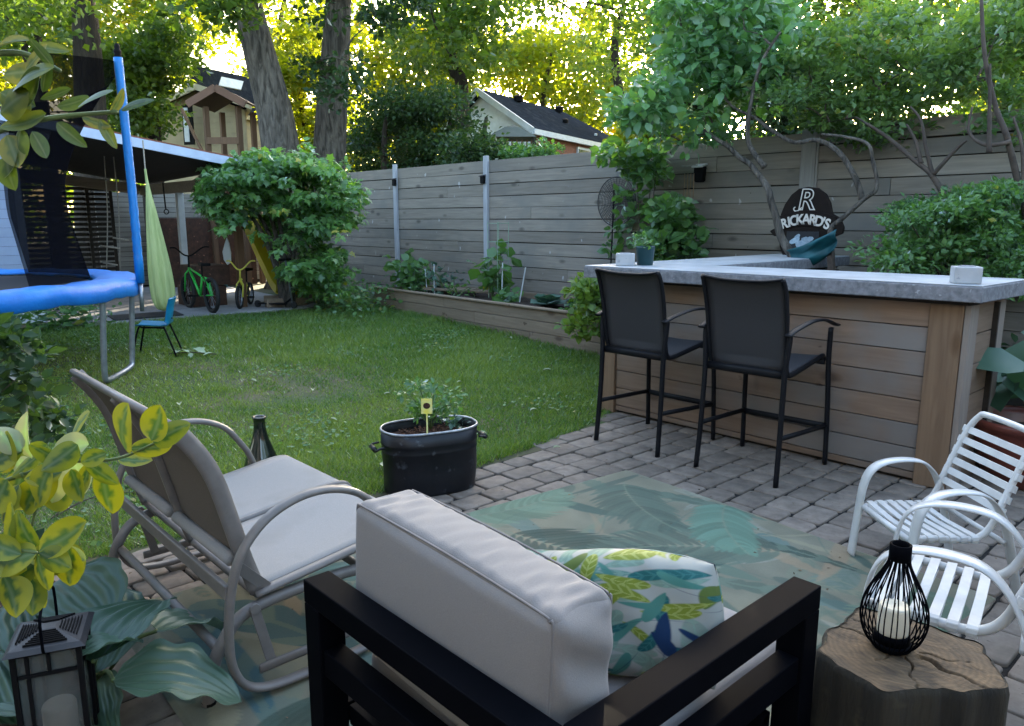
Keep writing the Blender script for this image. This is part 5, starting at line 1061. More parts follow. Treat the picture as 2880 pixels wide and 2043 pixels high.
# ================================================================ LEFT SIDE: shed, play area, toys, houses
def netmat():
    m = bpy.data.materials.new('safety_net'); m.use_nodes = True; n = m.node_tree.nodes; L = m.node_tree.links; n.remove(n['Principled BSDF'])
    d = n.new('ShaderNodeBsdfDiffuse'); d.inputs[0].default_value = (.004, .0045, .007, 1); t = n.new('ShaderNodeBsdfTransparent'); x = n.new('ShaderNodeMixShader'); x.inputs[0].default_value = .84
    L.new(t.outputs[0], x.inputs[1]); L.new(d.outputs[0], x.inputs[2]); L.new(x.outputs[0], n['Material Output'].inputs[0]); return m
MT['net'] = netmat()
def trampoline():
    C = Vector((-8.0, .60, 0)); Rr = 1.70; zr = .885
    t = thing('trampoline', 'blue padded trampoline with dark safety net and blue foam poles on the lawn', 'trampoline', C)
    def pt(a, r_, z): return C+Vector((r_*math.cos(a), r_*math.sin(a), z))
    N = 96
    b = MB(); vs = []; fs = []
    prof = [(Rr-.36, zr-.02), (Rr-.33, zr+.006), (Rr-.18, zr+.022), (Rr-.02, zr+.018), (Rr+.03, zr-.005), (Rr+.034, zr-.06), (Rr+.028, zr-.125), (Rr+.018, zr-.13), (Rr+.02, zr-.02), (Rr-.3, zr-.02)]
    for k in range(N):
        a = 2*math.pi*k/N; w1 = .006*math.sin(a*17)+.004*math.sin(a*41+1)
        for r_, z in prof: vs.append(pt(a, r_+w1*.5, z+w1*(1 if z > zr-.03 else 1.6)))
    m = len(prof)
    for k in range(N):
        for i in range(m): fs.append((k*m+i, k*m+(i+1) % m, ((k+1) % N)*m+(i+1) % m, ((k+1) % N)*m+i))
    b.add(vs, fs, .5); b.build('safety_pad', MT['bluepad'], t, smooth=True)
    b = MB(); b.lathe([(.001, zr-.06), (Rr-.40, zr-.03)], C, 64, cap=False); b.build('jumping_mat', M('jump_mat', (.012, .013, .018), rough=.8, tint=0, bump=0), t, smooth=True)
    b = MB(); b.tube([pt(2*math.pi*k/64, Rr-.02, zr-.05) for k in range(64)], .021, 8, closed=True); b.build('frame_ring', MT['galv'], t, smooth=True)
    legs = [math.atan2(1.06, 1.17), math.atan2(1.45, .75)]
    for base in range(3):
        da = base*2*math.pi/3*(1 if base < 3 else 1); a0, a1 = legs[0]+da, legs[1]+da
        P = [pt(a0, Rr-.03, zr-.07), pt(a0, Rr-.06, .45), pt(a0, Rr-.08, .10+hz(pt(a0, Rr, 0).x)), pt(a0+.03, Rr-.09, .045+hz(pt(a0, Rr, 0).x)), pt(a0*.5+a1*.5, Rr-.13, .035+hz(pt(a0, Rr, 0).x)), pt(a1-.03, Rr-.09, .05+hz(pt(a1, Rr, 0).x)), pt(a1, Rr-.08, .12+hz(pt(a1, Rr, 0).x)), pt(a1, Rr-.06, .45), pt(a1, Rr-.03, zr-.07)]
        b = MB(); b.tube(spline(P, 6), .024, 10); b.build('leg', MT['galv'], t, smooth=True)
    pole_a = [legs[1]-.02+k*2*math.pi/3 for k in range(3)]
    for a in pole_a:
        zt = 2.74; dz = .0
        P = [pt(a, Rr+.045, zr-.28), pt(a, Rr+.05, zr+.2), pt(a, Rr+.05, 1.7), pt(a, Rr+.035, zt)]
        b = MB(); Q = spline(P[1:], 14); b.tube([pt(a, Rr+.05, zr-.03)]+Q, [.036+.0028*math.sin(i*2.4)*(1 if i < 14 else .3) for i in range(len(Q)+1)], 12); b.build('foam_sleeve', MT['bluefoam'], t, smooth=True)
        b = MB(); b.tube([P[0], pt(a, Rr+.05, zr-.03)], .018, 8); b.build('pole', MT['galv'], t, smooth=True)
        b = MB(); b.lathe([(.001, -.02), (.026, -.02), (.030, .0), (.026, .02), (.031, .03), (.030, .05), (.020, .055), (.024, .075), (.018, .10), (.001, .105)], pt(a, Rr+.035, zt+.01), 12, cap=False); b.build('pole_cap', MT['blackmatte'], t, smooth=True)
    # net: hangs from the pole tops, drawn in below
    nu, nv = 120, 22
    def net(u, v):
        a = R(29)+u*R(101); ph = min(1, abs(a-pole_a[0])/1.5); sag = math.sin(ph*math.pi/2*1.3)
        z = zr+.005+(2.74-.03-.17*sag-zr)*v
        r0 = Rr-.39; r1 = Rr-.50-.04*sag; rt = Rr+.0-.14*sag**1.2
        r_ = r0+(r1-r0)*min(1, v*3)+(rt-r1)*max(0, (v-.45)/.55)**1.5+.003*math.sin(a*37)*math.sin(v*5)
        return pt(a, r_, z)
    b = MB(); b.grid(net, nu, nv); b.build('safety_net', MT['net'], t, smooth=True)
trampoline()
def shed():
    t = thing('blue_grey_shed', 'shed with pale blue-grey siding and white trim behind the trampoline', 'shed', (-11.6, 0, .1))
    b = MB(); z = 2.52; k = 0
    while z > .34: b.beam((-10.905, -4, z-.055), (-10.905, 1.915, z-.055), .018, .106, up=(.10, 0, 1), tint=.5+.2*math.sin(k*7)); z -= .11; k += 1
    b.build('siding', MT['bluesiding'], t)
    b = MB(); b.box((-10.93, 1.918, .30), (-10.89, 2.0, 2.42)); b.build('corner_trim', MT['trimblue'], t, bevel=.004)
    b = MB(); b.box((-10.98, -4, .15), (-10.86, 2.10, .335)); b.build('skirting_board', MT['whitepaint'], t, bevel=.006)
    b = MB(); b.box((-14.4, -4, .14), (-10.94, 1.99, 2.36)); b.build('wall', MT['darkwood'], t)
    # gable roof
    P0, P1 = Vector((-10.62, 2.30, 2.38)), Vector((-10.62, -1.0, 3.75)); b = MB()
    b.beam(P0, P1, .05, .15); o = b.build('rake_board', MT['trimblue'], t, bevel=.004)
    b = MB(); b.add([(-10.64, 2.32, 2.46), (-10.64, -1.0, 3.84), (-14.6, -1.0, 3.84), (-14.6, 2.32, 2.46)], [(0, 1, 2, 3)]); b.add([(-10.64, -1.0, 3.84), (-10.64, -4.4, 2.43), (-14.6, -4.4, 2.43), (-14.6, -1.0, 3.84)], [(0, 1, 2, 3)]); b.build('roof', MT['shingle'], t, solid=.05)
    b = MB(); b.add([(-10.92, 1.99, 2.36), (-10.92, -1, 3.68), (-10.92, -4, 2.36)], [(0, 1, 2)]); b.build('gable', MT['bluesiding'], t, solid=.02)
MT['trimblue'] = M('pale_blue_white_trim', (.46, .55, .72), (.38, .46, .62), rough=.5, tint=.05)
shed()
def leanto():
    t = thing('covered_play_area', 'open lean-to roof with pale blue fascia over the bicycles beside the shed', 'shelter', (-12.4, 3.4, .14))
    F0, F1 = Vector((-10.5, 1.7, 2.585)), Vector((-10.5, 4.62, 2.165)); d = (F1-F0)
    b = MB(); b.beam(F0, F1, .03, .115); b.build('fascia', MT['trimblue'], t, bevel=.003)
    b = MB(); b.beam(F0+Vector((-.02, 0, .068)), F1+Vector((-.02, 0, .068)), .07, .018); b.build('roof_edge', MT['brick'], t)
    b = MB(); b.add([F0+Vector((0, 0, .05)), F1+Vector((0, 0, .05)), F1+Vector((-4.1, 0, -.06)), F0+Vector((-4.1, 0, -.06))], [(0, 1, 2, 3)]); b.build('roof', MT['shingle'], t, solid=.03)
    b = MB(); b.add([F0+Vector((-.02, 0, -.03)), F1+Vector((-.02, 0, -.03)), F1+Vector((-4.1, 0, -.13)), F0+Vector((-4.1, 0, -.13))], [(0, 1, 2, 3)]); b.build('ceiling', MT['darkwood'], t, solid=.02)
    b = MB(); b.box((-14.45, 4.44, 1.83), (-10.62, 4.53, 2.0)); b.build('eave_beam', MT['beam'], t, bevel=.004)
    b = MB(); b.beam((-14.45, 2.0, 2.20), (-14.45, 4.43, 1.93), .08, .17); b.build('back_beam', MT['beam'], t, bevel=.004)
    for x, y, m_, w_ in ((-12.7, 4.49, 'whitepaint', .05), (-14.4, 4.55, 'darkwood', .07), (-10.7, 4.56, 'brownwood', .05)):
        b = MB(); b.box((x-w_, y-w_, .14), (x+w_, y+w_, 1.83)); b.build('post', MT[m_], t, bevel=.005)
    # slatted screen at the back
    b = MB(); z = .2
    while z < 2.0: b.box((-14.62, 1.9, z), (-14.6, 3.98, z+.052), tint=random.random()); z += .085
    for y in (2.3, 3.0, 3.6, 3.97): b.box((-14.60, y, .14), (-14.57, y+.05, 2.05))
    b.build('slatted_screen', MT['darkwood'], t)
MT['beam'] = wood('pale_beam', (.36, .30, .23), (.25, .20, .155), 'y', knots=False)
leanto()
def backfence():
    t = thing('grey_plank_fence', 'short grey plank fence behind the covered play area', 'fence', (-15.2, 4.6, .14)); b = MB(); z = .2
    while z < 1.86: b.box((-15.22, 3.9, z), (-15.2, 6.9, z+.082), tint=random.random()); z += .09
    b.build('planks', MT['greyplank'], t); b = MB(); b.box((-15.26, 3.9, .14), (-15.24, 6.9, 1.86)); b.build('backing', MT['darkwood'], t)
    o = MB(); o.box((-14.75, 4.68, .14), (-14.70, 6.6, 1.44)); ob = o.build('rust_brown_panel', MT['rustbrown'], loc=(-14.72, 5.6, .14), bevel=.004); tag(ob, 'rusty brown board panel standing behind the bicycles', 'panel')
backfence()
def playset():
    c = gd(620, 470, 15); X0, Y0 = -14.6, 6.35; t = thing('wooden_play_tower', 'brown wooden play tower with a small gable roof above the shrub', 'play tower', (X0, Y0, .14)); m = MT['towerwood']
    rt = Vector((_cy, _sy, 0)); fw = Vector((-_sy, _cy, 0)); c0 = Vector((gd(652, 400, 15).x, gd(652, 400, 15).y, 0))
    W = .30; Dp = .40
    def q(a, b_, z): return c0+rt*a+fw*b_+Vector((0, 0, z))
    for a in (-W, W):
        for b_ in (-Dp, Dp): b = MB(); b.beam(q(a, b_, .14), q(a, b_, 3.46), .09, .09, up=(0, 1, 0)); b.build('post', m, t, bevel=.004)
    b = MB(); [b.beam(q(-W-.1, -Dp+k*.15, 2.35), q(W+.1, -Dp+k*.15, 2.35), .13, .04) for k in range(7)]; b.build('deck', m, t)
    b = MB(); b.beam(q(-W, -Dp-.05, 2.85), q(W, -Dp-.05, 2.85), .03, .12); b.build('rail', m, t)
    b = MB(); b.beam(q(-W-.05, -Dp-.06, 2.55), q(-W-.42, -Dp-.06, 3.42), .04, .07, up=fw); b.build('brace', m, t)
    ap = 3.78; ev = 3.50; e = .52
    for s in (-1, 1):
        b = MB(); b.add([q(0, -Dp-.25, ap), q(s*e, -Dp-.25, ev), q(s*e, Dp+.2, ev), q(0, Dp+.2, ap)], [(0, 1, 2, 3)]); b.build('roof', MT['towerroof'], t, solid=.03)
        b = MB(); b.beam(q(0, -Dp-.27, ap-.03), q(s*(e+.01), -Dp-.27, ev-.04), .03, .13, up=(0, 0, 1)); b.build('barge_board', MT['towertrim'], t, bevel=.003)
    # slide
    sl_ = MB(); A = gd(688, 600, 12.6); B_ = gd(712, 650, 12.2); C_ = gd(748, 730, 11.8); D_ = gd(782, 800, 11.5); E_ = gd(800, 822, 11.3)
    P = spline([A, B_, C_, D_, E_], 6); n = len(P)-1; tr = MB()
    prof = [(-.25, .12), (-.235, .02), (-.18, 0), (.18, 0), (.235, .02), (.25, .12), (.27, .12), (.25, -.02), (-.25, -.02), (-.27, .12)]
    vs = []
    for i, p in enumerate(P):
        d = (P[min(i+1, n)]-P[max(i-1, 0)]).normalized(); s = d.cross(Vector((0, 0, 1))).normalized(); u = s.cross(d)
        for a, h in prof: vs.append(p+s*a*.5+u*h)
    m_ = len(prof); tr.add(vs, [(i*m_+k, i*m_+(k+1) % m_, (i+1)*m_+(k+1) % m_, (i+1)*m_+k) for i in range(n) for k in range(m_)], .5); tr.build('slide', MT['yellow'], t, smooth=False)
MT['towerwood'] = wood('tower_wood', (.15, .09, .055), (.10, .06, .035), 'z', knots=False); MT['towertrim'] = M('tower_trim', (.13, .065, .038), rough=.7, tint=.1); MT['towerroof'] = M('tower_roof', (.07, .035, .025), rough=.8, tint=.1)
playset()
def gable(t, A, B_, eFR, wallm, roofm, trimm, hip=0., z0=.1, over=.25, gm=None):
    A, B_, eFR = Vector(A), Vector(B_), Vector(eFR); A.z = A.z; B_ = Vector((B_.x, B_.y, A.z)); ax = B_-A
    eFL = Vector((2*A.x-eFR.x, 2*A.y-eFR.y, eFR.z)); eBR, eBL = eFR+ax, eFL+ax; n = ax.normalized(); Bh = B_-n*hip
    for nm, a, c in (('roof', eFR, eBR), ('roof', eBL, eFL)):
        b = MB(); b.add([A-n*over, a-n*over, c, Bh] if a is eFR else [Bh, a, c-n*over, A-n*over], [(0, 1, 2, 3)]); b.build(nm, roofm, t, solid=.10)
    if hip: b = MB(); b.add([Bh, eBR, eBL], [(0, 1, 2)]); b.build('roof', roofm, t, solid=.10)
    def dn(p, z=z0): return Vector((p.x, p.y, z))
    q = .92
    i = lambda p: Vector((A.x+(p.x-A.x)*q, A.y+(p.y-A.y)*q, p.z-.08)) if (p-eFR).length < 1e-6 or (p-eFL).length < 1e-6 else Vector((B_.x+(p.x-B_.x)*q, B_.y+(p.y-B_.y)*q, p.z-.08))
    fr, fl, br, bl = i(eFR), i(eFL), i(eBR), i(eBL)
    b = MB(); b.add([dn(fl), dn(fr), fr, A-Vector((0, 0, .1)), fl], [(0, 1, 2, 3, 4)]); b.build('gable_wall', gm or wallm, t, solid=.04)
    for a, c in ((fr, br), (br, bl), (bl, fl)): b = MB(); b.add([dn(a), dn(c), c, a], [(0, 1, 2, 3)]); b.build('wall', wallm, t, solid=.04)
    for a in (eFR, eFL): b = MB(); b.beam(A-n*(over+.02)-Vector((0, 0, .02)), a-n*(over+.02)-Vector((0, 0, .02)), .05, .16); b.build('barge_board', trimm, t)
    b = MB(); b.beam(eFR-n*over+Vector((0, 0, -.04)), eBR+Vector((0, 0, -.04)), .10, .14); b.build('gutter', trimm, t)
    return A, B_, eFR, eBR, fr, br, n
def houses():
    p = gd(1400, 620, 24); t = thing('white_gabled_house', 'neighbouring brick house with white sided gable and dark grey roof beyond the fence', 'house', (p.x, p.y, 0))
    A, B_, e1, e2, fr, br, n = gable(t, gd(1355, 257, 22.5), gd(1660, 272, 29), gd(1512, 368, 20.7), MT['brick'], MT['shingle'], MT['whitepaint'], hip=2.2, gm=MT['whitelap'])
    d = (br-fr).normalized(); out = Vector((d.y, -d.x, 0));
    if out.dot(Vector((0, 0, 0))-fr) < 0: out = -out
    for s, w_ in ((.42, .9), (.74, 1.3)):
        c = fr.lerp(br, s)+out*.04; b = MB(); b.beam(c-d*w_/2+Vector((0, 0, -.55)), c+d*w_/2+Vector((0, 0, -.55)), .06, .9); f = b.build('window', MT['whitepaint'], t)
        b = MB(); b.beam(c+out*.035-d*(w_/2-.07)+Vector((0, 0, -.55)), c+out*.035+d*(w_/2-.07)+Vector((0, 0, -.55)), .02, .76); b.build('pane', MT['glass'], f)
    c = fr.lerp(br, .56)+out*.12; b = MB(); b.tube([c+Vector((0, 0, -.05)), c+Vector((0, 0, -3))], .045, 8); b.build('downpipe', MT['whitepaint'], t, smooth=True)
    for u, v, s in ((.22, .15, .14), (.60, .12, .14), (.45, .55, .09), (.62, .80, .05)):
        a = A.lerp(B_, u); c = a.lerp(e1.lerp(e2, u), v)+Vector((0, 0, .08)); b = MB(); b.lathe([(s, 0), (s, s*.9), (s*1.15, s), (s*.2, s*1.5)], c, 12); b.build('roof_vent', MT['blackmatte'] if s > .06 else MT['whitepaint'], t)
    # beige house at the left
    p = gd(560, 620, 23); t = thing('beige_sided_house', 'beige sided house with grey roof and skylight behind the play tower', 'house', (p.x, p.y, 0))
    A, B_, e1, e2, fr, br, n = gable(t, gd(548, 247, 22), gd(530, 247, 29), gd(700, 300, 21.6), MT['creamlap'], MT['shingle'], MT['cream'], over=.3)
    c = gd(533, 352, 21.7); rt = (Vector((fr.x, fr.y, 0))-Vector((A.x, A.y, 0))).normalized(); nn = Vector((rt.y, -rt.x, 0))
    b = MB(); b.beam(c-rt*.20, c+rt*.12, .05, 1.05); f = b.build('window', MT['blackmatte'], t); b = MB(); b.beam(c-rt*.15+nn*.04, c+rt*.0+nn*.04, .02, .9); b.build('pane', MT['whitepaint'], f)
    t2 = thing('grey_roofed_house', 'house roof with bright skylight showing above the beige house', 'house', gd(640, 620, 27))
    A, B_, e1, e2, fr, br, n = gable(t2, gd(560, 190, 27), gd(760, 185, 30), gd(520, 300, 25.2), MT['creamlap'], MT['shingle'], MT['cream'], over=.2)
    s0 = A.lerp(B_, .32).lerp(e1.lerp(e2, .32), .22)+Vector((0, 0, .12)); dx = (B_-A).normalized(); dy = (e1-A).normalized()
    b = MB(); b.add([s0, s0+dx*1.0, s0+dx*1.0+dy*.55, s0+dy*.55], [(0, 1, 2, 3)]); b.build('skylight', MT['whitepaint'], t2, solid=.06)
    # gazebo
    c = gd(1440, 470, 17); c.z = 0; t = thing('dark_gazebo', 'dark open gazebo with low pyramid roof just beyond the fence', 'gazebo', c); rt = Vector((_cy, _sy, 0)); fw = Vector((-_sy, _cy, 0))
    zt = gd(1440, 352, 17).z; ze = gd(1440, 392, 17).z
    b = MB(); v = [c+rt*a*.52+fw*b_*.52+Vector((0, 0, ze)) for a, b_ in ((-1, -1), (1, -1), (1, 1), (-1, 1))]+[c+rt*a*.16+fw*b_*.16+Vector((0, 0, zt-.06)) for a, b_ in ((-1, -1), (1, -1), (1, 1), (-1, 1))]+[c+Vector((0, 0, zt))]
    b.add(v, [(0, 1, 5, 4), (1, 2, 6, 5), (2, 3, 7, 6), (3, 0, 4, 7), (4, 5, 8), (5, 6, 8), (6, 7, 8), (7, 4, 8), (3, 2, 1, 0)]); b.build('roof', MT['gazroof'], t)
    for a, b_ in ((-1, -1), (1, -1), (1, 1), (-1, 1)): b = MB(); q = c+rt*a*.46+fw*b_*.46; b.beam(q, q+Vector((0, 0, ze)), .07, .07, up=(0, 1, 0)); b.build('post', MT['darkwood'], t)
    b = MB()
    for k in range(9): q = c+rt*(-.42+k*.105)-fw*.46; b.beam(q+Vector((0, 0, ze-.42)), q+Vector((0, 0, ze-.06)), .03, .02, up=(0, 1, 0))
    b.build('baluster_screen', MT['brownwood'], t)
def lap(name, c1, pitch):
    m = M(name, c1, rough=.6, ns=3, bump=0, tint=.05); n = m.node_tree.nodes; L = m.node_tree.links; tc = n.new('ShaderNodeTexCoord'); sx = n.new('ShaderNodeSeparateXYZ'); L.new(tc.outputs['Object'], sx.inputs[0])
    mt = n.new('ShaderNodeMath'); mt.operation = 'MULTIPLY'; mt.inputs[1].default_value = 1/pitch; L.new(sx.outputs[2], mt.inputs[0]); fr = n.new('ShaderNodeMath'); fr.operation = 'FRACT'; L.new(mt.outputs[0], fr.inputs[0])
    bp = n.new('ShaderNodeBump'); bp.inputs['Distance'].default_value = .06; bp.inputs['Strength'].default_value = 1; bp.invert = True; L.new(fr.outputs[0], bp.inputs['Height']); L.new(bp.outputs[0], n['Principled BSDF'].inputs['Normal']); return m
MT['whitelap'] = lap('white_lap_siding', (.80, .84, .88), .17); MT['creamlap'] = lap('cream_lap_siding', (.34, .27, .15), .15)
MT['gazroof'] = M('gazebo_roof', (.10, .11, .09), rough=.9, tint=.1)
houses()
def hammock():
    c = gd(428, 700, 9.6); t = thing('pod_swing', 'pale green fabric pod swing hanging from the shelter roof', 'hammock swing', (c.x, c.y, .3)); 
    cols = M('pale_green_fabric', (.48, .55, .25), (.34, .42, .16), rough=.8, ns=3, st=(9, 9, .4), bump=.6, bd=.03, tint=0)
    N = 40; rows = [(2.02, .018), (1.9, .02), (1.7, .045), (1.45, .085), (1.15, .125), (.85, .16), (.6, .175), (.42, .165), (.31, .12), (.27, .04)]
    rr = spline([(r_, z, 0) for z, r_ in [(z_, q_*.78) for z_, q_ in rows]], 4); vs = []; fs = []
    for i, p in enumerate(rr):
        for k in range(N):
            a = 2*math.pi*k/N; f = 1+.10*math.sin(a*7)*min(1, (2.0-p.y))+.05*math.sin(a*13+1); lean = .055*(2.0-p.y)
            vs.append((c.x+p.x*f*math.cos(a)*1.0+lean*_cy, c.y+p.x*f*math.sin(a)+lean*_sy, p.y))
    for i in range(len(rr)-1):
        for k in range(N): fs.append((i*N+k, i*N+(k+1) % N, (i+1)*N+(k+1) % N, (i+1)*N+k))
    b = MB(); b.add(vs, fs, .5); b.build('fabric_pod', cols, t, smooth=True)
    b = MB(); b.tube([(c.x, c.y, 2.0), (c.x, c.y, 2.36)], .008, 6); b.build('rope', MT['rope'], t)
hammock()
def ropeladder():
    c = gd(322, 640, 11); t = thing('rope_ladder', 'pale rope ladder with wooden rungs hanging under the shelter', 'rope ladder', (c.x, c.y, .3)); rt = Vector((_cy, _sy, 0))
    for k, (x0, x1, y1) in enumerate(((292, 300, 755), (318, 338, 760))):
        a, b1 = gd(x0, 430, 11), gd(x1, y1, 11); b = MB(); b.tube(spline([a, a.lerp(b1, .5)+rt*.03, b1], 6), .008, 6); b.build('rope', MT['rope'], t, smooth=True)
    for x0, x1, y in ((282, 338, 695), (318, 362, 672), (290, 330, 742)): b = MB(); b.tube([gd(x0, y-3, 11), gd(x1, y+4, 11)], .014, 8); b.build('rung', MT['rope'], t, smooth=True)
    c = gd(460, 540, 11.5); t = thing('hanging_strap_hook', 'black strap with hook hanging from the shelter beam', 'hook', c); b = MB(); b.beam(gd(458, 515, 11.5), gd(466, 588, 11.5), .03, .012, up=(0, 1, 0)); b.build('strap', MT['blackmatte'], t)
    b = MB(); q = gd(468, 596, 11.5); b.tube([q+rt*(.035*math.cos(a*.7))+Vector((0, 0, .035*math.sin(a*.7))) for a in range(9)], .008, 6, closed=True); b.build('hook', MT['blackmatte'], t, smooth=True)
ropeladder()
def kidchair():
    p = gz(445, 1000, .08); c = Vector((p.x, p.y, hz(p.x))); t = thing('school_chair', 'small blue plastic school chair on black legs by the trampoline leg', 'chair', c, math.atan2(_cy, -_sy) if False else YAW+math.pi/2+R(14)); X = XF[t.name]; w = lambda q: X @ Vector(q); m = MT['chairblue']
    # local +y faces left in the picture
    def fn(u, v):
        P = [(.165, .305), (.15, .318), (.05, .312), (-.08, .302), (-.13, .315), (-.155, .37), (-.175, .48), (-.198, .56), (-.205, .575)]
        s = v*(len(P)-1); i = min(int(s), len(P)-2); f = s-i; y, z = P[i][0]*(1-f)+P[i+1][0]*f, P[i][1]*(1-f)+P[i+1][1]*f
        W = .165 if v < .5 else .165-.02*math.sin((v-.5)*2*math.pi)*1; 
        if v > .9: W *= 1-.35*((v-.9)/.1)**2
        if v < .08: W *= 1-.2*(1-v/.08)**2
        x = (2*u-1)*W; k = (2*u-1)**2
        return w((x, y+(.035*k if v > .55 else 0), z+(.012*k if v < .5 else 0)-(.012*(1-k) if .1 < v < .5 else 0)))
    b = MB(); b.grid(fn, 12, 24); b.build('seat_shell', m, t, smooth=True, solid=.007, bevel=0)
    b = MB(); q = [w((.035*math.cos(a)*1.4, -.158+.006, .375+.014*math.sin(a))) for a in [k*.628 for k in range(10)]]; b.add(q, [tuple(range(10))]); b.build('grip_slot', MT['blackmatte'], t, solid=.012)
    for s in (-1, 1):
        b = MB(); b.tube([w(p_) for p_ in spline([(s*.17, .20, 0), (s*.145, .13, .285), (s*.13, .08, .296), (s*.13, -.08, .288), (s*.145, -.11, .27), (s*.17, -.20, 0)], 5)], .009, 8); b.build('leg', MT['blackmatte'], t, smooth=True)
kidchair()
def bike(lab, c, rz, wr, wb, frame, extra, seatz, hz_, group=None, barw=.27, green=False):
    t = thing('childs_bicycle', lab, 'bicycle', c, rz, group); X = XF[t.name]; w = lambda q: X @ Vector(q); h = wb/2
    for s, nm in ((1, 'wheel'), (-1, 'wheel')):
        b = MB(); b.tube([w((0, s*h+wr*math.cos(a*math.pi/16)*.93, wr+wr*math.sin(a*math.pi/16)*.93)) for a in range(32)], wr*.085+.008, 8, closed=True); wh = b.build(nm, MT['rubber'], t, smooth=True)
        b = MB(); b.tube([w((0, s*h+wr*math.cos(a*math.pi/16)*.80, wr+wr*math.sin(a*math.pi/16)*.80)) for a in range(32)], .010, 6, closed=True); b.build('rim', MT['galv'] if extra != 'black' else MT['blackmatte'], wh, smooth=True)
        b = MB()
        for k in range(10): a = k*math.pi/5; b.tube([w((0, s*h, wr)), w((0, s*h+wr*.8*math.cos(a), wr+wr*.8*math.sin(a)))], .0022, 4)
        b.build('spokes', MT['galv'], wh)
    hd = (0, h-.10, wr*2+.10); bb = (0, -.03, wr*.85); st = (0, -.14, wr*2.0)
    b = MB()
    for p, q, r_ in ((hd, bb, .018), (st, bb, .015), (hd, st, .014), (bb, (0, -h, wr), .010), (st, (0, -h, wr), .009)): b.tube([w(p), w(q)], r_, 8)
    b.build('frame', MT[frame], t, smooth=True)
    b = MB()
    for s in (-1, 1): b.tube([w((0, hd[1], hd[2]-.02)), w((s*.045, h-.07, wr*2+.015)), w((s*.045, h, wr))], .012, 8)
    b.build('fork', MT[frame], t, smooth=True)
    b = MB(); b.tube([w(p) for p in spline([(-barw, h-.20, hz_), (-barw*.7, h-.17, hz_-.005), (-barw*.25, h-.12, hz_-.10), (0, h-.12, hz_-.12), (barw*.25, h-.12, hz_-.10), (barw*.7, h-.17, hz_-.005), (barw, h-.20, hz_)], 4)], .011, 7); b.tube([w((0, h-.12, hz_-.12)), w(hd)], .013, 7); b.build('handlebar', MT['yellowmetal'] if frame == 'yellowmetal' else MT['blackmatte'], t, smooth=True)
    b = MB(); b.prism([(-.065, -.13), (.065, -.13), (.03, .04), (.018, .12), (-.018, .12), (-.03, .04)], .04, X @ Matrix.Translation((0, -.18, seatz)), tint=.5); b.tube([w((0, -.16, seatz)), w(st)], .011, 7); b.build('saddle', MT['blackmatte'], t, bevel=.012)
    b = MB(); b.tube([w((-.09, -.03+.07, wr*.85)), w((.09, -.03-.07, wr*.85))], .010, 6); b.box((-.14, .02, wr*.85-.01), (-.08, .08, wr*.85+.015), X); b.box((.08, -.10, wr*.85-.01), (.14, -.04, wr*.85+.015), X); b.build('pedals', MT['blackmatte'], t)
    return t, X
t_, X_ = bike('green and black child bicycle parked under the shelter edge', (-10.72, 3.96, .166), R(90), .235, .86, 'green', 'black', .62, .86)
b_ = MB(); b_.prism([(-.02, -.16), (.02, -.16), (.03, .10), (-.03, .14)], .012, X_ @ Matrix.Translation((0, -.36, .36)) @ Matrix.Rotation(R(60), 4, 'X')); b_.build('mudguard', MT['green'], t_, bevel=.003)
bike('small yellow child bicycle with curved yellow handlebar behind the green one', (-10.75, 4.62, .166), R(-128), .16, .58, 'yellowmetal', 'x', .50, .66, barw=.2)
def scooter():
    c = gd(716, 872, 11.2); c = Vector((-10.25, 4.85, .166)); t = thing('kick_scooter', 'silver kick scooter with black handle leaning beside the yellow slide', 'scooter', c, R(-60)); X = XF[t.name]; w = lambda q: X @ Vector(q)
    b = MB(); b.tube([w((0, .28, .08)), w((0, .20, .68))], .014, 8); b.build('steering_column', MT['galv'], t, smooth=True)
    b = MB(); b.tube([w((-.17, .20, .69)), w((.17, .20, .69))], .016, 8); b.build('handlebar', MT['blackmatte'], t, smooth=True)
    b = MB(); b.box((-.055, -.26, .05), (.055, .16, .07), X); b.beam(w((0, .15, .06)), w((0, .26, .14)), .04, .02); b.build('deck', MT['blackmatte'], t, bevel=.004)
    for y in (.30, -.30): b = MB(); b.tube([w((-.012, y, .05)), w((.012, y, .05))], .05, 16); b.build('wheel', MT['rubber'], t)
scooter()
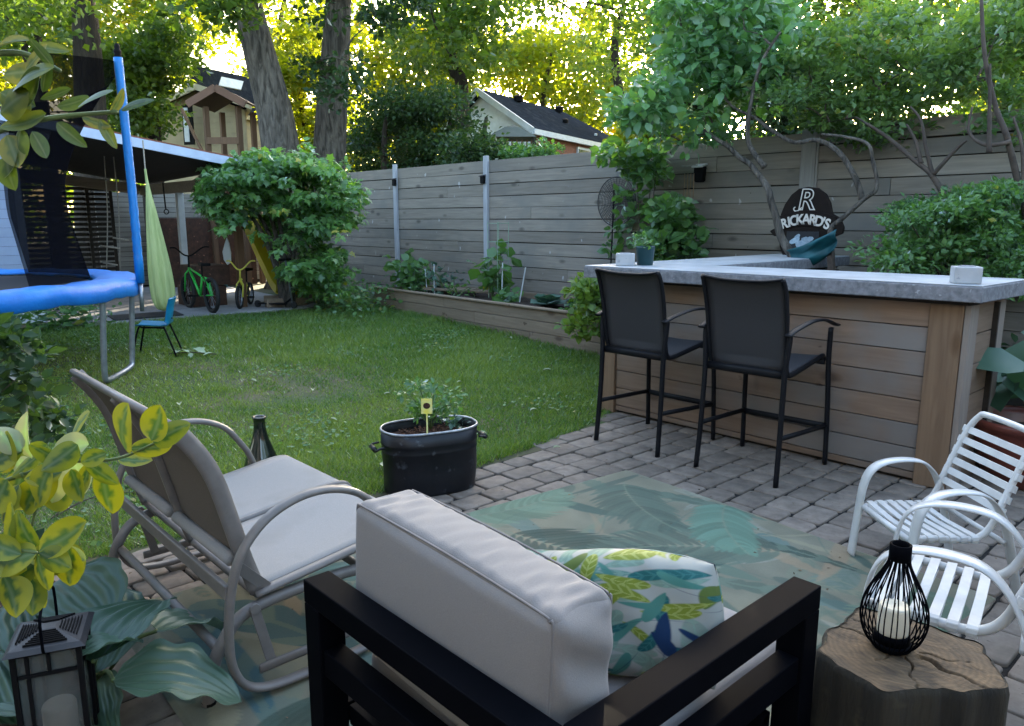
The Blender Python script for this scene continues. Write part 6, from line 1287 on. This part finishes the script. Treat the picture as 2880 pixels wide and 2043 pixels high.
def toys():
    c = gz(845, 853, .14); t = thing('yellow_bucket', 'yellow plastic bucket with handle at the foot of the leafy shrub', 'bucket', c); b = MB(); b.lathe([(.001, 0), (.095, 0), (.12, .21), (.13, .215), (.13, .23), (.117, .23), (.10, .03), (.001, .02)], c, 28, cap=False); b.build('body', MT['yellow'], t, smooth=True)
    b = MB(); b.tube([c+Vector((.125*math.cos(a)*_cy, .125*math.cos(a)*_sy, .22+.15*math.sin(a))) for a in [k*math.pi/12 for k in range(13)]], .005, 6); b.build('handle', MT['yellowmetal'], t, smooth=True)
    c = gz(612, 845, .16)+Vector((-.1, .1, .32)); c = gd(618, 808, 11.9); t = thing('teal_helmet', 'teal child helmet with dark lining hung behind the bicycles', 'helmet', c)
    b = MB(); n = 20; prof = [(.115*math.cos(a), .10*math.sin(a)) for a in [k*math.pi/2/8 for k in range(9)]]; b.lathe(prof, c, 24, cap=False, sx=1.15); b.build('shell', M('teal_shell', (.02, .20, .22), rough=.35, tint=0, bump=0), t, smooth=True, solid=.012)
    b = MB(); b.lathe([(.1, -.002), (.02, .05)], c, 20); b.build('lining', MT['blackmatte'], t)
    c = gd(636, 690, 11.6); o = MB(); 
    o.add([c+Vector((_cy*a, _sy*a, z)) for a, z in ((.02, .12), (.05, .03), (.07, -.12), (.06, -.26), (.0, -.30), (-.05, -.22), (-.06, -.1), (-.02, .02))], [tuple(range(8))]); ob = o.build('hanging_cloth', MT['whitepaint'], loc=tuple(c), solid=.03, bevel=.01); tag(ob, 'small white cloth hanging in front of the arbor shrub', 'cloth')
    b = MB(); b.prism([(-10.25, 2.72), (-10.22, 3.55), (-10.75, 3.62), (-10.8, 2.78)], .012, Matrix.Translation((0, 0, .169))); ob = b.build('dark_floor_mat', MT['mesh'], loc=(-10.5, 3.1, .169), bevel=.003); tag(ob, 'dark rubber mat lying on the concrete pad', 'mat')
    b = MB()
    for k, (dx, dy) in enumerate(((0, 0), (.04, .05))): b.box((-11.7+dx, 4.0+dy, .166+k*.30), (-11.1+dx, 4.5+dy, .166+k*.30+.29))
    ob = b.build('storage_box', MT['rustbrown'], loc=(-11.4, 4.2, .166), bevel=.01); tag(ob, 'low brown storage box behind the bicycles', 'box')
toys()
def timbers():
    # edging timbers by the shrub foot
    for k, (x0, y0, x1, y1, lab) in enumerate(((-10.35, 4.75, -10.30, 5.35, 'weathered timber edging the pad under the slide'), (-10.85, 4.95, -10.55, 5.6, 'old timber lying behind the scooter'))):
        b = MB(); b.beam((x0, y0, .23), (x1, y1, .23), .12, .12); o = b.build('edging_timber', MT['bedwood'], loc=(x0, y0, .17), bevel=.01); tag(o, lab, 'timber')
timbers()
# far hedge mass closing the view under the crowns
def woods():
    n = 26000; x = rng.uniform(-500, 3300, n); d = rng.uniform(34, 42, n); P = []
    a = (x-1440)/F; P = np.stack([a*d*_cy-d*_sy, a*d*_sy+d*_cy, rng.uniform(0, 1, n)**.8*(5.4+1.3*np.sin(x/130)+.8*np.sin(x/47))], 1); D = rng.normal(0, 1, (n, 3)); D[:, 2] *= .5
    o = leaves('far_woods', P, D, .42*rng.uniform(.7, 1.4, n), LM['mid'], None, LF4, 1.2); tag(o, 'distant mass of green trees behind the houses', 'woods', kind='stuff')
woods()

# ================================================================ unseen house, fence and trees added to block low sky light
def sky_blockers():
    t = thing('grey_house', 'grey rendered house with patio door standing behind the seating area', 'house', (-1, -3.6, 0))  # out-of-view house added to block the low sky behind the camera
    b = MB(); b.box((-7.5, -3.9, 0), (6.5, -3.6, 5.8)); b.build('wall', M('grey_render_wall', (.20, .22, .26), (.16, .18, .21), rough=.9, tint=0), t)
    b = MB(); b.box((-1.9, -3.6, .1), (.1, -3.55, 2.2)); f = b.build('patio_door', MT['whitepaint'], t, bevel=.01); b = MB(); b.box((-1.8, -3.549, .2), (-.95, -3.54, 2.1)); b.box((-.85, -3.549, .2), (0, -3.54, 2.1)); b.build('pane', MT['glass'], f)
    for x in (-5.2, 2.2): b = MB(); b.box((x, -3.6, 1.0), (x+1.3, -3.55, 2.2)); f = b.build('window', MT['whitepaint'], t, bevel=.01); b = MB(); b.box((x+.08, -3.549, 1.08), (x+1.22, -3.54, 2.12)); b.build('pane', MT['glass'], f)
    b = MB(); b.add([(-8, -3.1, 5.7), (7, -3.1, 5.7), (7, -7.5, 7.6), (-8, -7.5, 7.6)], [(0, 1, 2, 3)]); b.build('roof', MT['shingle'], t, solid=.15)
    t = thing('side_fence', 'weathered board fence along the right side of the garden', 'fence', (3.7, 2, 0)); b = MB(); z = 2.2  # out-of-view fence added to cut low sky light from the right
    while z > .05: b.box((3.66, -3.5, max(z-.16, 0)+.006), (3.69, 7.25, z), tint=random.random()); z -= .162
    b.build('boards', MT['cedary'], t)
    for k, (x, y, r_, h) in enumerate(((5.6, 1.0, 1.7, 4.8), (5.4, 5.0, 1.8, 5.4), (-5.2, -4.6, 1.5, 4.2), (-9.5, -4.5, 1.8, 5.0))):  # out-of-view trees added to deepen the shade at both sides
        b0 = Vector((x, y, 0)); t = thing('tree', ['bushy tree beyond the side fence near the house', 'bushy tree beyond the side fence near the bar', 'bushy tree at the left corner of the house', 'bushy tree beside the shed, away from the lawn'][k], 'tree', b0); b = MB(); b.tube([b0, b0+Vector((0, 0, h*.75))], [.14, .05], 8); b.build('trunk', MT['barkdark'], t, smooth=True)
        C = np.array([tuple(b0)])+rng.normal(0, .5, (26, 3))*[r_, r_, h*.32]+[0, 0, h*.62]; P, D, tn = clump(C, .7, 70, .7, .2); leaves('crown', P, D, .2*rng.uniform(.7, 1.3, len(P)), LM['mid'], t, LF4, tint=tn)
sky_blockers()
# ================================================================ SIGN, FENCE ORNAMENTS, NEAR PLANTS
def textmesh(txt, size, parent, name, mat, Mx, ext=.002, bold=0., bev=0., shear=0., outline=None):
    cu = bpy.data.curves.new(name, 'FONT'); cu.body = txt; cu.size = size; cu.extrude = ext; cu.align_x = 'CENTER'; cu.align_y = 'CENTER'; cu.offset = bold; cu.shear = shear
    if outline: cu.fill_mode = 'NONE'; cu.bevel_depth = outline; cu.extrude = 0; cu.bevel_resolution = 1
    o = bpy.data.objects.new(name, cu); S.collection.objects.link(o); dg = bpy.context.evaluated_depsgraph_get(); me = bpy.data.meshes.new_from_object(o.evaluated_get(dg)); bpy.data.objects.remove(o)
    v = [(Mx @ p.co)[:] for p in me.vertices]; f = [tuple(p.vertices) for p in me.polygons]; return v, f
def sign():
    # dark board hung in the tree in front of the fence; x right, z up, faces the patio
    c = gy(2270, 634, 6.62); Mw = Matrix.Translation(c) @ Matrix.Rotation(R(0), 4, 'Z') @ Matrix.Rotation(R(90), 4, 'X')
    t = thing('pub_sign', "dark brown rounded sign reading RICKARD'S, hung in the tree behind the bar", 'sign', c)
    P = [(0, .335), (.09, .322), (.165, .27), (.21, .19), (.235, .10), (.31, .06), (.345, -.02), (.335, -.07), (.265, -.10), (.24, -.2), (.19, -.31), (.10, -.385), (0, -.40), (-.11, -.375), (-.19, -.30), (-.235, -.2), (-.25, -.10), (-.30, -.10), (-.345, -.055), (-.30, -.03), (-.255, .0), (-.245, .10), (-.21, .19), (-.155, .27), (-.085, .322)]
    b = MB(); b.prism(P, .03, Mw); b.build('board', MT['signdark'], t, bevel=.006)
    # banner band raised over the shield
    top = [(-.27+.54*k/12, .085+.055*math.sin(math.pi*k/12)) for k in range(13)]; bot = [(x, y-.135) for x, y in reversed(top)]
    b = MB(); b.prism(top+bot, .012, Mw @ Matrix.Translation((0, -.01, .031))); b.build('banner', MT['signdark'], t, bevel=.003)
    word = "RICKARD'S"; n = len(word); adv = [.068, .036, .062, .068, .066, .068, .064, .026, .052]; adv = [a*.86 for a in adv]; tot = sum(adv); x = -tot/2
    for i, ch in enumerate(word):
        xc = x+adv[i]/2; x += adv[i]; s = xc/tot; y = .012+.050*math.cos(s*math.pi*1.0); rot = -s*.62
        v, f = textmesh(ch, .122, t, 'letter', None, Mw @ Matrix.Translation((xc*1.03, y-.012, .0465)) @ Matrix.Rotation(rot, 4, 'Z') @ Matrix.Scale(.92, 4, (1, 0, 0)), ext=.0025, bold=.0035)
        b = MB(); b.add(v, f, .5); b.build('letter', MT['cream_ink'], t)
    v, f = textmesh('R', .25, t, 'emblem_letter', None, Mw @ Matrix.Translation((-.01, .215, .0345)), bold=.004, outline=.0055, shear=.15)
    b = MB(); b.add(v, f, .5); b.build('outlined_emblem_letter', MT['cream_ink'], t)
    b = MB(); b.tube([Mw @ Vector(p) for p in spline([(-.045, .155, .035), (-.075, .130, .035), (-.105, .125, .035), (-.12, .145, .035), (-.105, .16, .035)], 5)], .0055, 6); b.build('swash', MT['cream_ink'], t, smooth=True)
    # shield panel with a pale blue painted picture
    sh = [(-.15, .0), (.15, .0), (.155, -.12), (.12, -.22), (0, -.285), (-.12, -.22), (-.155, -.12)]
    b = MB(); b.prism([(x, y-.055) for x, y in sh], .006, Mw @ Matrix.Translation((-.02, -.0, .0305))); b.build('shield_panel', MT['navy'], t, bevel=.002)
    g = random.Random(4); 
    for cx, cy, w_, h_, a in ((-.07, -.13, .055, .025, .5), (-.02, -.16, .05, .030, .3), (.03, -.14, .045, .045, .8), (.055, -.19, .035, .05, -.3), (-.01, -.22, .075, .020, .35), (-.07, -.24, .05, .016, .3), (.02, -.265, .05, .018, .2), (-.05, -.095, .03, .018, .7), (.07, -.115, .03, .022, .2)):
        q = [(cx+(w_*math.cos(k*.785)*(1+.2*g.uniform(-1, 1)))*math.cos(a)-(h_*math.sin(k*.785)*(1+.3*g.uniform(-1, 1)))*math.sin(a), cy+(w_*math.cos(k*.785))*math.sin(a)+(h_*math.sin(k*.785))*math.cos(a)) for k in range(8)]
        b = MB(); b.prism(q, .0018, Mw @ Matrix.Translation((-.015, -.005, .0372+g.uniform(0, .0008)))); b.build('painted_shape', MT['icy'], t)
sign()
def tealsling():
    c = gy(2300, 700, 6.15); t = thing('teal_cloth', 'teal cloth draped slantwise over the low branches under the sign', 'cloth', c)
    A, B_, C_, D_ = gy(2212, 705, 6.12), gy(2348, 643, 6.10), gy(2350, 706, 6.16), gy(2240, 765, 6.18)
    def fn(u, v):
        p = A.lerp(B_, u).lerp(D_.lerp(C_, u), v); return p+Vector((0, .025*math.sin(u*7+v*3)+.02*math.sin(v*9-u*4), -.03*math.sin(u*math.pi)*(1-v*.5)+.006*math.sin(v*16+u*5)))
    b = MB(); b.grid(fn, 26, 14); b.build('drape', MT['tealcloth'], t, smooth=True, solid=.006)
    b = MB(); b.beam(gy(2334, 700, 6.2), gy(2340, 768, 6.2), .05, .05, up=(0, 1, 0)); b.build('prop_stick', MT['twig'], t, bevel=.006)
tealsling()
def ornaments():
    c = Vector((-6.0, 7.245, 1.62)); t = thing('round_wire_disc', 'large dark round wire mesh disc hanging on the fence', 'wall ornament', c, 0); m = M('dark_wire', (.022, .022, .026), rough=.6, tint=0, bump=0)
    ring = lambda r_: [c+Vector((r_*math.cos(a*math.pi/24), 0, r_*math.sin(a*math.pi/24))) for a in range(48)]
    b = MB(); b.tube(ring(.29), .007, 6, closed=True); b.build('outer_ring', m, t, smooth=True)
    b = MB()
    for k in range(1, 12): b.tube(ring(.29*k/12), .0028, 4, closed=True)
    for k in range(36): a = k*math.pi/18; b.tube([c, c+Vector((.29*math.cos(a), 0, .29*math.sin(a)))], .0026, 4)
    b.build('wire_mesh', m, t)
    for (x, z, lab) in ((-10.68, 2.02, 'small solar light on the leftmost pale fence post'), (-8.45, 1.98, 'small solar light beside the second pale fence post'), (-4.82, 1.91, 'solar wall light with a bright top above the wind chime')):
        big = x > -5; s = 1.0 if big else .65; c = Vector((x, 7.25, z)); t = thing('solar_fence_light', lab, 'light', c, 0, 'solar lights on the fence')
        b = MB(); b.prism([(-.055*s, -.09*s), (-.03*s, -.105*s), (.03*s, -.105*s), (.055*s, -.09*s), (.06*s, .06*s), (-.06*s, .06*s)], .07*s, Matrix.Translation(c) @ Matrix.Rotation(R(90), 4, 'X')); b.build('housing', MT['blackmatte'], t, bevel=.008)
        b = MB(); b.add([(x-.068*s, 7.25, z+.085*s), (x+.068*s, 7.25, z+.085*s), (x+.068*s, 7.25-.10*s, z+.055*s), (x-.068*s, 7.25-.10*s, z+.055*s)], [(0, 1, 2, 3)]); b.build('solar_panel', MT['white'] if big else MT['mesh'], t, solid=.008 if not big else .016)
    c = Vector((-4.93, 7.18, 1.98)); t = thing('wind_chime', 'thin copper wind chime hanging on the fence left of the solar light', 'wind chime', c)
    b = MB(); b.beam(c+Vector((-.10, 0, 0)), c+Vector((.10, 0, 0)), .02, .02); b.build('top_bar', MT['fencez'], t, bevel=.003)
    for k, (dx, l) in enumerate(((-.06, .36), (-.02, .42), (.02, .45), (.06, .38))): b = MB(); b.tube([c+Vector((dx, 0, -.08)), c+Vector((dx, 0, -.08-l))], .0055, 6); b.build('chime_rod', MT['copper'], t, smooth=True); 
    for dx in (-.04, .04): b = MB(); b.beam(c+Vector((dx-.02, 0, -.24)), c+Vector((dx+.02, 0, -.24)), .02, .012); b.build('clapper', MT['blackmatte'], t)
    # thin support pole for the vine
    b = MB(); b.tube([(-5.92, 7.05, 0), (-5.90, 7.08, 1.75)], .009, 6); o = b.build('vine_pole', MT['blackmatte'], loc=(-5.92, 7.05, 0)); tag(o, 'thin dark pole supporting the climbing vine', 'pole')
ornaments()
def leafgrid(name, base, tip, width, up, mat, parent, nu=14, nv=9, cup=.15, droop=.15, rib=0, wave=0., shape=.8, col=None, ph=0.):
    base, tip = Vector(base), Vector(tip); L_ = (tip-base).length; d = (tip-base).normalized(); u_ = Vector(up); s = d.cross(u_).normalized(); u_ = s.cross(d).normalized()
    V = []; C_ = []
    for j in range(nu+1):
        a = j/nu; w = width*max(.02, (math.sin(math.pi*a**shape))**.62)/2
        for i in range(nv+1):
            b_ = 2*i/nv-1; z = cup*w*2*(b_*b_)+droop*L_*(math.sin(a*math.pi)*.6-a*a*.8)+wave*math.sin(a*19+b_*2+ph)*abs(b_)**2*L_
            if rib: z += rib*L_*math.cos(b_*math.pi*5.5)*(1-abs(b_)*.4)*math.sin(math.pi*min(1, a*1.05))
            ww = w*(1+.05*math.sin(a*23+ph+3*b_)*(wave > 0)); V.append(base+d*(a*L_)+s*(b_*ww)+u_*z)
            if col:
                e = abs(b_)+.10*math.sin(a*21+ph)+.08*math.sin(b_*9+a*13+ph); k = min(1, max(0, (.40-.30*a-e*.9+.16)*5)) if a < .92 else 0
                vein = 1 if abs(b_) < .07 else 0
                C_.append([col[0][q]*(1-k)+col[1][q]*k+.05*vein for q in range(3)]+[1])
    f = np.array([(j*(nv+1)+i, j*(nv+1)+i+1, (j+1)*(nv+1)+i+1, (j+1)*(nv+1)+i) for j in range(nu) for i in range(nv)])
    return np.array([tuple(p) for p in V]), f, C_
def hosta():
    c = Vector((-2.42, .50, 0)); t = thing('hosta_plant', 'large blue-green ribbed hosta in front of the glider beside the lantern', 'plant', c)
    L = [  # base, tip (pixel, height), width, up tilt
        ((262, 1860, .30), (462, 1655, .34), .27, (.25, -.55, .8)), ((300, 1740, .26), (150, 1600, .30), .25, (.1, -.3, 1)), ((440, 1775, .22), (625, 1745, .14), .22, (0, -.2, 1)),
        ((318, 1915, .22), (690, 1935, .13), .27, (-.1, -.2, 1)), ((215, 1850, .34), (400, 1785, .33), .16, (-.2, -.3, 1)), ((270, 1920, .1), (298, 2090, .10), .15, (.6, -.3, .5)),
        ((150, 1900, .15), (60, 1640, .25), .22, (.1, 0, 1)), ((260, 1900, .14), (330, 1620, .24), .24, (0, .1, 1)), ((140, 1990, .12), (-60, 1960, .12), .2, (0, 0, 1)), ((60, 2040, .1), (-40, 1800, .16), .2, (.2, 0, 1))]
    for k, (a, b_, w, up) in enumerate(L):
        A, B_ = gz(*a), gz(*b_); V, f, _ = leafgrid('leaf', A, B_, w, up, None, None, 26, 66, .10, .16, .017, .022 if k in (2, 3, 4, 5) else .010, .72, None, k*1.7)
        tn = np.full(len(V), [.25, .3, .6, .72, .7, .85, .2, .3, .6, .5][k]); fastmesh('leaf', V, f, LM['hosta'], t, tint=tn, smooth=True)
        b = MB(); b.tube(spline([c+Vector((random.uniform(-.03, .03), random.uniform(-.03, .03), 0)), c.lerp(A, .6)+Vector((0, 0, .03)), A], 5), .006, 6); b.build('stalk', MT['greenstem'], t, smooth=True)
hosta()
plantlet('broad_leaf_plant', 'blue-green broad leaved plant at the right frame edge above the red bowl', 'plant', (-1.0, 4.98, .3), .42, .30, 22, .24, 'bluegreen', 1.6, nst=5)
def colmat(name, tr=.4):
    m = leafmat(name, (1, 1, 1), (1, 1, 1), tr=tr, tc=(1.3, 1.25, .5), gloss=.25); n = m.node_tree.nodes; L = m.node_tree.links; rp = [k for k in n if k.type == 'VALTORGB'][0]; at = n.new('ShaderNodeAttribute'); at.attribute_name = 'col'
    for l in list(rp.outputs[0].links): L.new(at.outputs['Color'], l.to_socket)
    return m
VARI = colmat('variegated_leaf', .3)
def near_branch(name, lab, cat, items, twigs, cols, base):
    t = thing(name, lab, cat, base)
    if cat == 'shrub':
        r2 = random.Random(len(items)); xc = [i[0] for i in items]; items = items+[(r2.uniform(-40, 230), r2.uniform(min(i[1] for i in items)-10, max(i[1] for i in items)+20), r2.uniform(.93, 1.1) if len(items) > 15 else r2.uniform(.82, .9), r2.uniform(80, 120), r2.uniform(180, 380), r2.uniform(.5, .8), r2.uniform(-.2, .3)) for _ in range(14)]
    for k, (x, y, d, ln, ang, w, tilt) in enumerate(items):
        q_ = .82 if cat == 'branch' else 1.02; ln *= q_; w = min(.9, w*1.2); a = gd(x, y, d); px_len = ln; b_ = gd(x+ln*math.cos(R(ang)), y-ln*math.sin(R(ang)), d-.0006*ln*tilt); V, f, c = leafgrid('leaf', a, b_, w*(b_-a).length, (.45+.3*math.sin(k*2.1), -.75, .55+.4*math.cos(k*1.3)), None, None, 12, 10, .16*math.sin(k*1.9), .10*math.cos(k*2.7), 0, 0, .85, cols[k % len(cols)], k*1.3)
        fastmesh('leaf', V, f, VARI, t, col=c, smooth=True)
    for tw in twigs: b = MB(); P = spline([gd(*p) for p in tw], 6); b.tube(P, [.0032*(1-.5*i/len(P)) for i in range(len(P))], 6); b.build('twig', MT['greenstem'], t, smooth=True)
Y_, G_, Y2, G2, W_ = (.22, .24, .010), (.045, .11, .02), (.13, .17, .012), (.028, .08, .018), (.30, .34, .22)
near_branch('variegated_shrub', 'bright yellow-green variegated shrub with rounded leaves at the left edge, upper sprays', 'shrub', [
 (352, 1265, .92, 125, 92, .78, .3), (425, 1240, .90, 105, 72, .70, 0), (430, 1245, .92, 112, 28, .42, .2), (365, 1262, .93, 118, 3, .36, .1), (250, 1250, .95, 100, 190, .55, -.2), (195, 1245, 1.0, 100, 60, .6, .2), (130, 1300, .97, 120, 38, .5, 0),
 (300, 1275, .93, 80, 200, .5, 0), (250, 1310, .98, 100, 250, .6, .1), (150, 1310, 1.0, 105, 265, .75, .1), (60, 1330, 1.0, 105, 255, .8, .1), (200, 1320, .96, 95, 290, .7, .2), (240, 1300, .97, 110, 325, .45, 0), (20, 1350, .95, 110, 240, .8, .1),
 (90, 1290, .96, 130, 100, .5, 0), (0, 1330, .95, 120, 75, .6, 0), (290, 1330, .98, 120, 280, .55, -.2), (170, 1300, .95, 100, 150, .6, .2), (-20, 1300, .95, 90, 20, .7, 0), (60, 1270, .95, 100, 140, .6, 0), (330, 1290, .95, 100, 355, .35, 0), (120, 1360, .97, 100, 235, .7, 0)],
 [[(-60, 1380, 1.0), (80, 1330, .98), (200, 1300, .96), (330, 1290, .94), (440, 1245, .92)], [(60, 1330, .98), (100, 1400, .99), (90, 1480, 1.0)]],
 [(Y_, G_), (Y_, G_), (Y2, G2), (Y_, G2), (W_, (.3, .45, .2))], (-.75, .1, 0))
near_branch('variegated_shrub', 'bright yellow-green variegated shrub, lower spray hanging over the square lantern', 'shrub', [
 (105, 1555, .80, 130, 200, .6, 0), (110, 1550, .80, 165, 30, .42, .1), (105, 1560, .80, 105, 285, .85, .2), (110, 1555, .79, 100, 335, .60, .1), (60, 1560, .80, 120, 160, .5, 0), (50, 1590, .82, 110, 250, .8, 0), (10, 1620, .80, 120, 290, .75, .1), (100, 1540, .82, 110, 120, .5, .2), (20, 1540, .82, 130, 80, .5, 0), (150, 1560, .84, 90, 350, .6, 0), (-20, 1570, .8, 100, 340, .6, 0)],
 [[(-80, 1500, .82), (20, 1540, .81), (105, 1555, .80)]], [(Y_, G_), (Y_, G_), (Y_, G2), (Y2, G2)], (-.62, .05, 0))
near_branch('overhanging_branch', 'leafy yellow-green branch hanging close across the top left corner', 'branch', [
 (40, 250, .66, 150, 35, .55, .2), (60, 300, .66, 150, 60, .6, .1), (10, 210, .68, 140, 5, .5, 0), (150, 190, .66, 130, 130, .3, .1), (100, 130, .68, 120, 350, .35, 0), (220, 300, .64, 130, 28, .34, .2), (230, 330, .64, 110, 340, .30, 0), (160, 345, .65, 130, 320, .35, 0), (130, 320, .66, 160, 200, .4, 0), (60, 360, .66, 130, 260, .6, 0), (20, 380, .66, 120, 290, .6, .1), (100, 300, .67, 130, 170, .5, 0), (0, 320, .66, 120, 40, .6, .2), (160, 300, .66, 120, 15, .35, 0), (-10, 140, .68, 120, 20, .5, 0), (90, 370, .65, 110, 300, .4, .1), (0, 260, .66, 120, 330, .6, 0), (200, 250, .66, 110, 200, .3, 0), (70, 200, .67, 120, 50, .4, .1), (120, 260, .66, 110, 80, .4, 0), (50, 420, .66, 110, 250, .6, 0), (20, 440, .66, 120, 280, .7, 0), (310, 320, .64, 100, 60, .3, 0), (340, 310, .64, 120, 20, .35, 0), (280, 335, .64, 120, 300, .3, 0)],
 [[(-90, 400, .68), (40, 355, .67), (160, 330, .66), (330, 315, .64)], [(-80, 160, .68), (60, 150, .68), (170, 200, .67)]],
 [((.10, .13, .012), (.05, .09, .015)), ((.06, .10, .015), (.035, .07, .012)), ((.15, .16, .03), (.06, .1, .03)), ((.04, .075, .015), (.025, .055, .012))], (-.5, -.05, 1.4))
shrub('trailing_vine', 'green leafy vine tangle at the left edge above the yellow shrub', 'vine', (-3.3, -.1, 0), [(-60, 900), (90, 960), (60, 1060), (160, 1130), (230, 1200), (120, 1240), (-60, 1260)], 2.5, 3.1, 26, .09, 22, .062, 'dark2', LF8, width=1.1, limbs=6, r=.004)
shrub('weedy_vine', 'low leafy weeds trailing on the lawn behind the glider', 'weeds', (-4.0, .7, 0), [(330, 1330), (400, 1320), (420, 1400), (350, 1440), (300, 1390)], 3.6, 3.9, 7, .06, 12, .05, 'near', LF8, limbs=3, r=.003)
# dark undergrowth at the lower left so the bed behind the lantern reads as planted
patch('garden_bed', 'dark leaf litter and soil of the planting bed at the lower left', [(-2.9+rng.uniform(-1.2, .6), .0+rng.uniform(-.35, .25), 0) for _ in range(40)], 700, .07, .08, 'dark')
b = MB(); b.prism([(-3.7, .52), (-2.9, .58), (-2.35, .40), (-1.9, .2), (-1.2, .1), (-1.2, -1.5), (-3.9, -1.5)], .02, Matrix.Translation((0, 0, -.01))); o = b.build('bed_soil', MT['soil']); tag(o, kind='structure')
def tomato():
    c = tub_c+Vector((0, 0, .30)); t = thing('tomato_seedling', 'lacy green tomato seedling growing in the oval tub', 'plant', c); C = []
    for k in range(9):
        a = k*.7+.3; r_ = random.uniform(.04, .15); tip = c+Vector((r_*math.cos(a)-.03, r_*math.sin(a)+.03, random.uniform(.10, .27))); b = MB(); b.tube(spline([c+Vector((-.03, .03, 0)), c.lerp(tip, .5)+Vector((0, 0, .05)), tip], 4), .003, 5); b.build('stem', MT['greenstem'], t, smooth=True); C += [tip, c.lerp(tip, .6)]
    P, D, tn = clump(C, .055, 26, .5, .25); leaves('leaves', P, D, .035*rng.uniform(.6, 1.3, len(P)), LM['near'], t, LF8, .9, tint=tn)
    c2 = tub_c+Vector((.06, .16, .31)); t2 = thing('strawberry_plant', 'small plant at the right end of the oval tub', 'plant', c2); P, D, tn = clump([c2+Vector((0, 0, .02)), c2+Vector((-.05, -.04, .03))], .05, 22, .5, .2); leaves('leaves', P, D, .04*rng.uniform(.6, 1.2, len(P)), LM['bluegreen'], t2, LF8, 1, tint=tn)
    c3 = gy(1200, 1143, tub_c.y-.13); t3 = thing('plant_tag', 'yellow plant tag with a round brown picture in the oval tub', 'plant tag', c3); rt = Vector((_cy, _sy, 0)); fw = Vector((-_sy, _cy, 0))
    b = MB(); b.beam(c3+rt*-.028+Vector((0, 0, 0)), c3+rt*.028, .002, .078); b.build('card', MT['label_y'], t3, bevel=.0015)
    Md = Matrix.Translation(c3-fw*.0016) @ Matrix(((_cy, 0, -_sy*-1, 0), (_sy, 0, _cy*-1, 0), (0, 1, 0, 0), (0, 0, 0, 1)))
    b = MB(); b.v = []; 
    v = [c3-fw*.0018+rt*(.018*math.cos(k*.52))+Vector((0, 0, .016*math.sin(k*.52)+.002)) for k in range(12)]; b.add(v, [tuple(range(12))], .5); b.build('picture', MT['mulch'], t3)
    b = MB(); b.beam(c3-Vector((0, 0, .038)), c3-Vector((0, 0, .14)), .008, .0018); b.build('stake', MT['label_y'], t3)
tomato()
def fallen():
    rnd = random.Random(11); pts = [(505, 1145), (880, 1098), (1440, 960), (1490, 1155), (1550, 1042), (925, 1180), (700, 1080), (1300, 1075), (1065, 1305), (1370, 1220), (1555, 1260), (1180, 905), (1080, 1110), (560, 1355), (1000, 895), (1250, 900)]
    where = ['near the trampoline leg', 'in the middle of the lawn', 'in front of the raised bed', 'left of the stool', 'near the bar corner', 'beyond the glider arm', 'on the worn patch', 'in the far middle lawn', 'beside the glider seat', 'right of the oval tub', 'on the patio edge', 'near the raised bed centre', 'above the oval tub', 'behind the glider', 'near the leafy shrub', 'by the bed front boards']
    for k, (x, y) in enumerate(pts):
        p = gz(x, y, .03); p.z = hz(p.x)+.028; a = rnd.uniform(0, 6.28); l = rnd.uniform(.05, .085); d = Vector((math.cos(a), math.sin(a), .1))*l
        V, f, _ = leafgrid('l', p, p+d, l*.55, (0, 0, 1), None, None, 6, 4, .3, .12); o = fastmesh('fallen_leaf', V, f, MT['fallen'], tint=np.full(len(V), .5), loc=tuple(p), smooth=True)
        tag(o, 'pale fallen leaf on the grass '+where[k], 'leaf', 'fallen leaves on the lawn')
    p = gz(530, 1005, .06); t = thing('fallen_twig', 'fallen twig with curled pale leaves on the lawn beside the blue chair', 'twig', p)
    rt = Vector((_cy, _sy, 0)); b = MB(); b.tube(spline([p-rt*.22+Vector((0, 0, .03)), p+Vector((0, 0, .05)), p+rt*.28+Vector((0, 0, .03))], 4), .005, 5); b.build('stick', MT['twig'], t)
    P = np.array([tuple(p+rt*s+Vector((0, 0, .045))) for s in (-.2, -.12, -.05, .03, .1, .18, .25, .0, -.1)]); leaves('leaves', P, rng.normal(0, 1, (9, 3))*[1, 1, .35], .14*rng.uniform(.7, 1.2, 9), MT['fallenleafm'], t, LF8, .9)
MT['fallen'] = M('dry_pale_leaf', (.42, .46, .30), (.30, .33, .20), rough=.7, tint=0, bump=0); MT['fallenleafm'] = leafmat('wilted_leaf', (.28, .38, .22), (.40, .48, .34), tr=.3)
fallen()
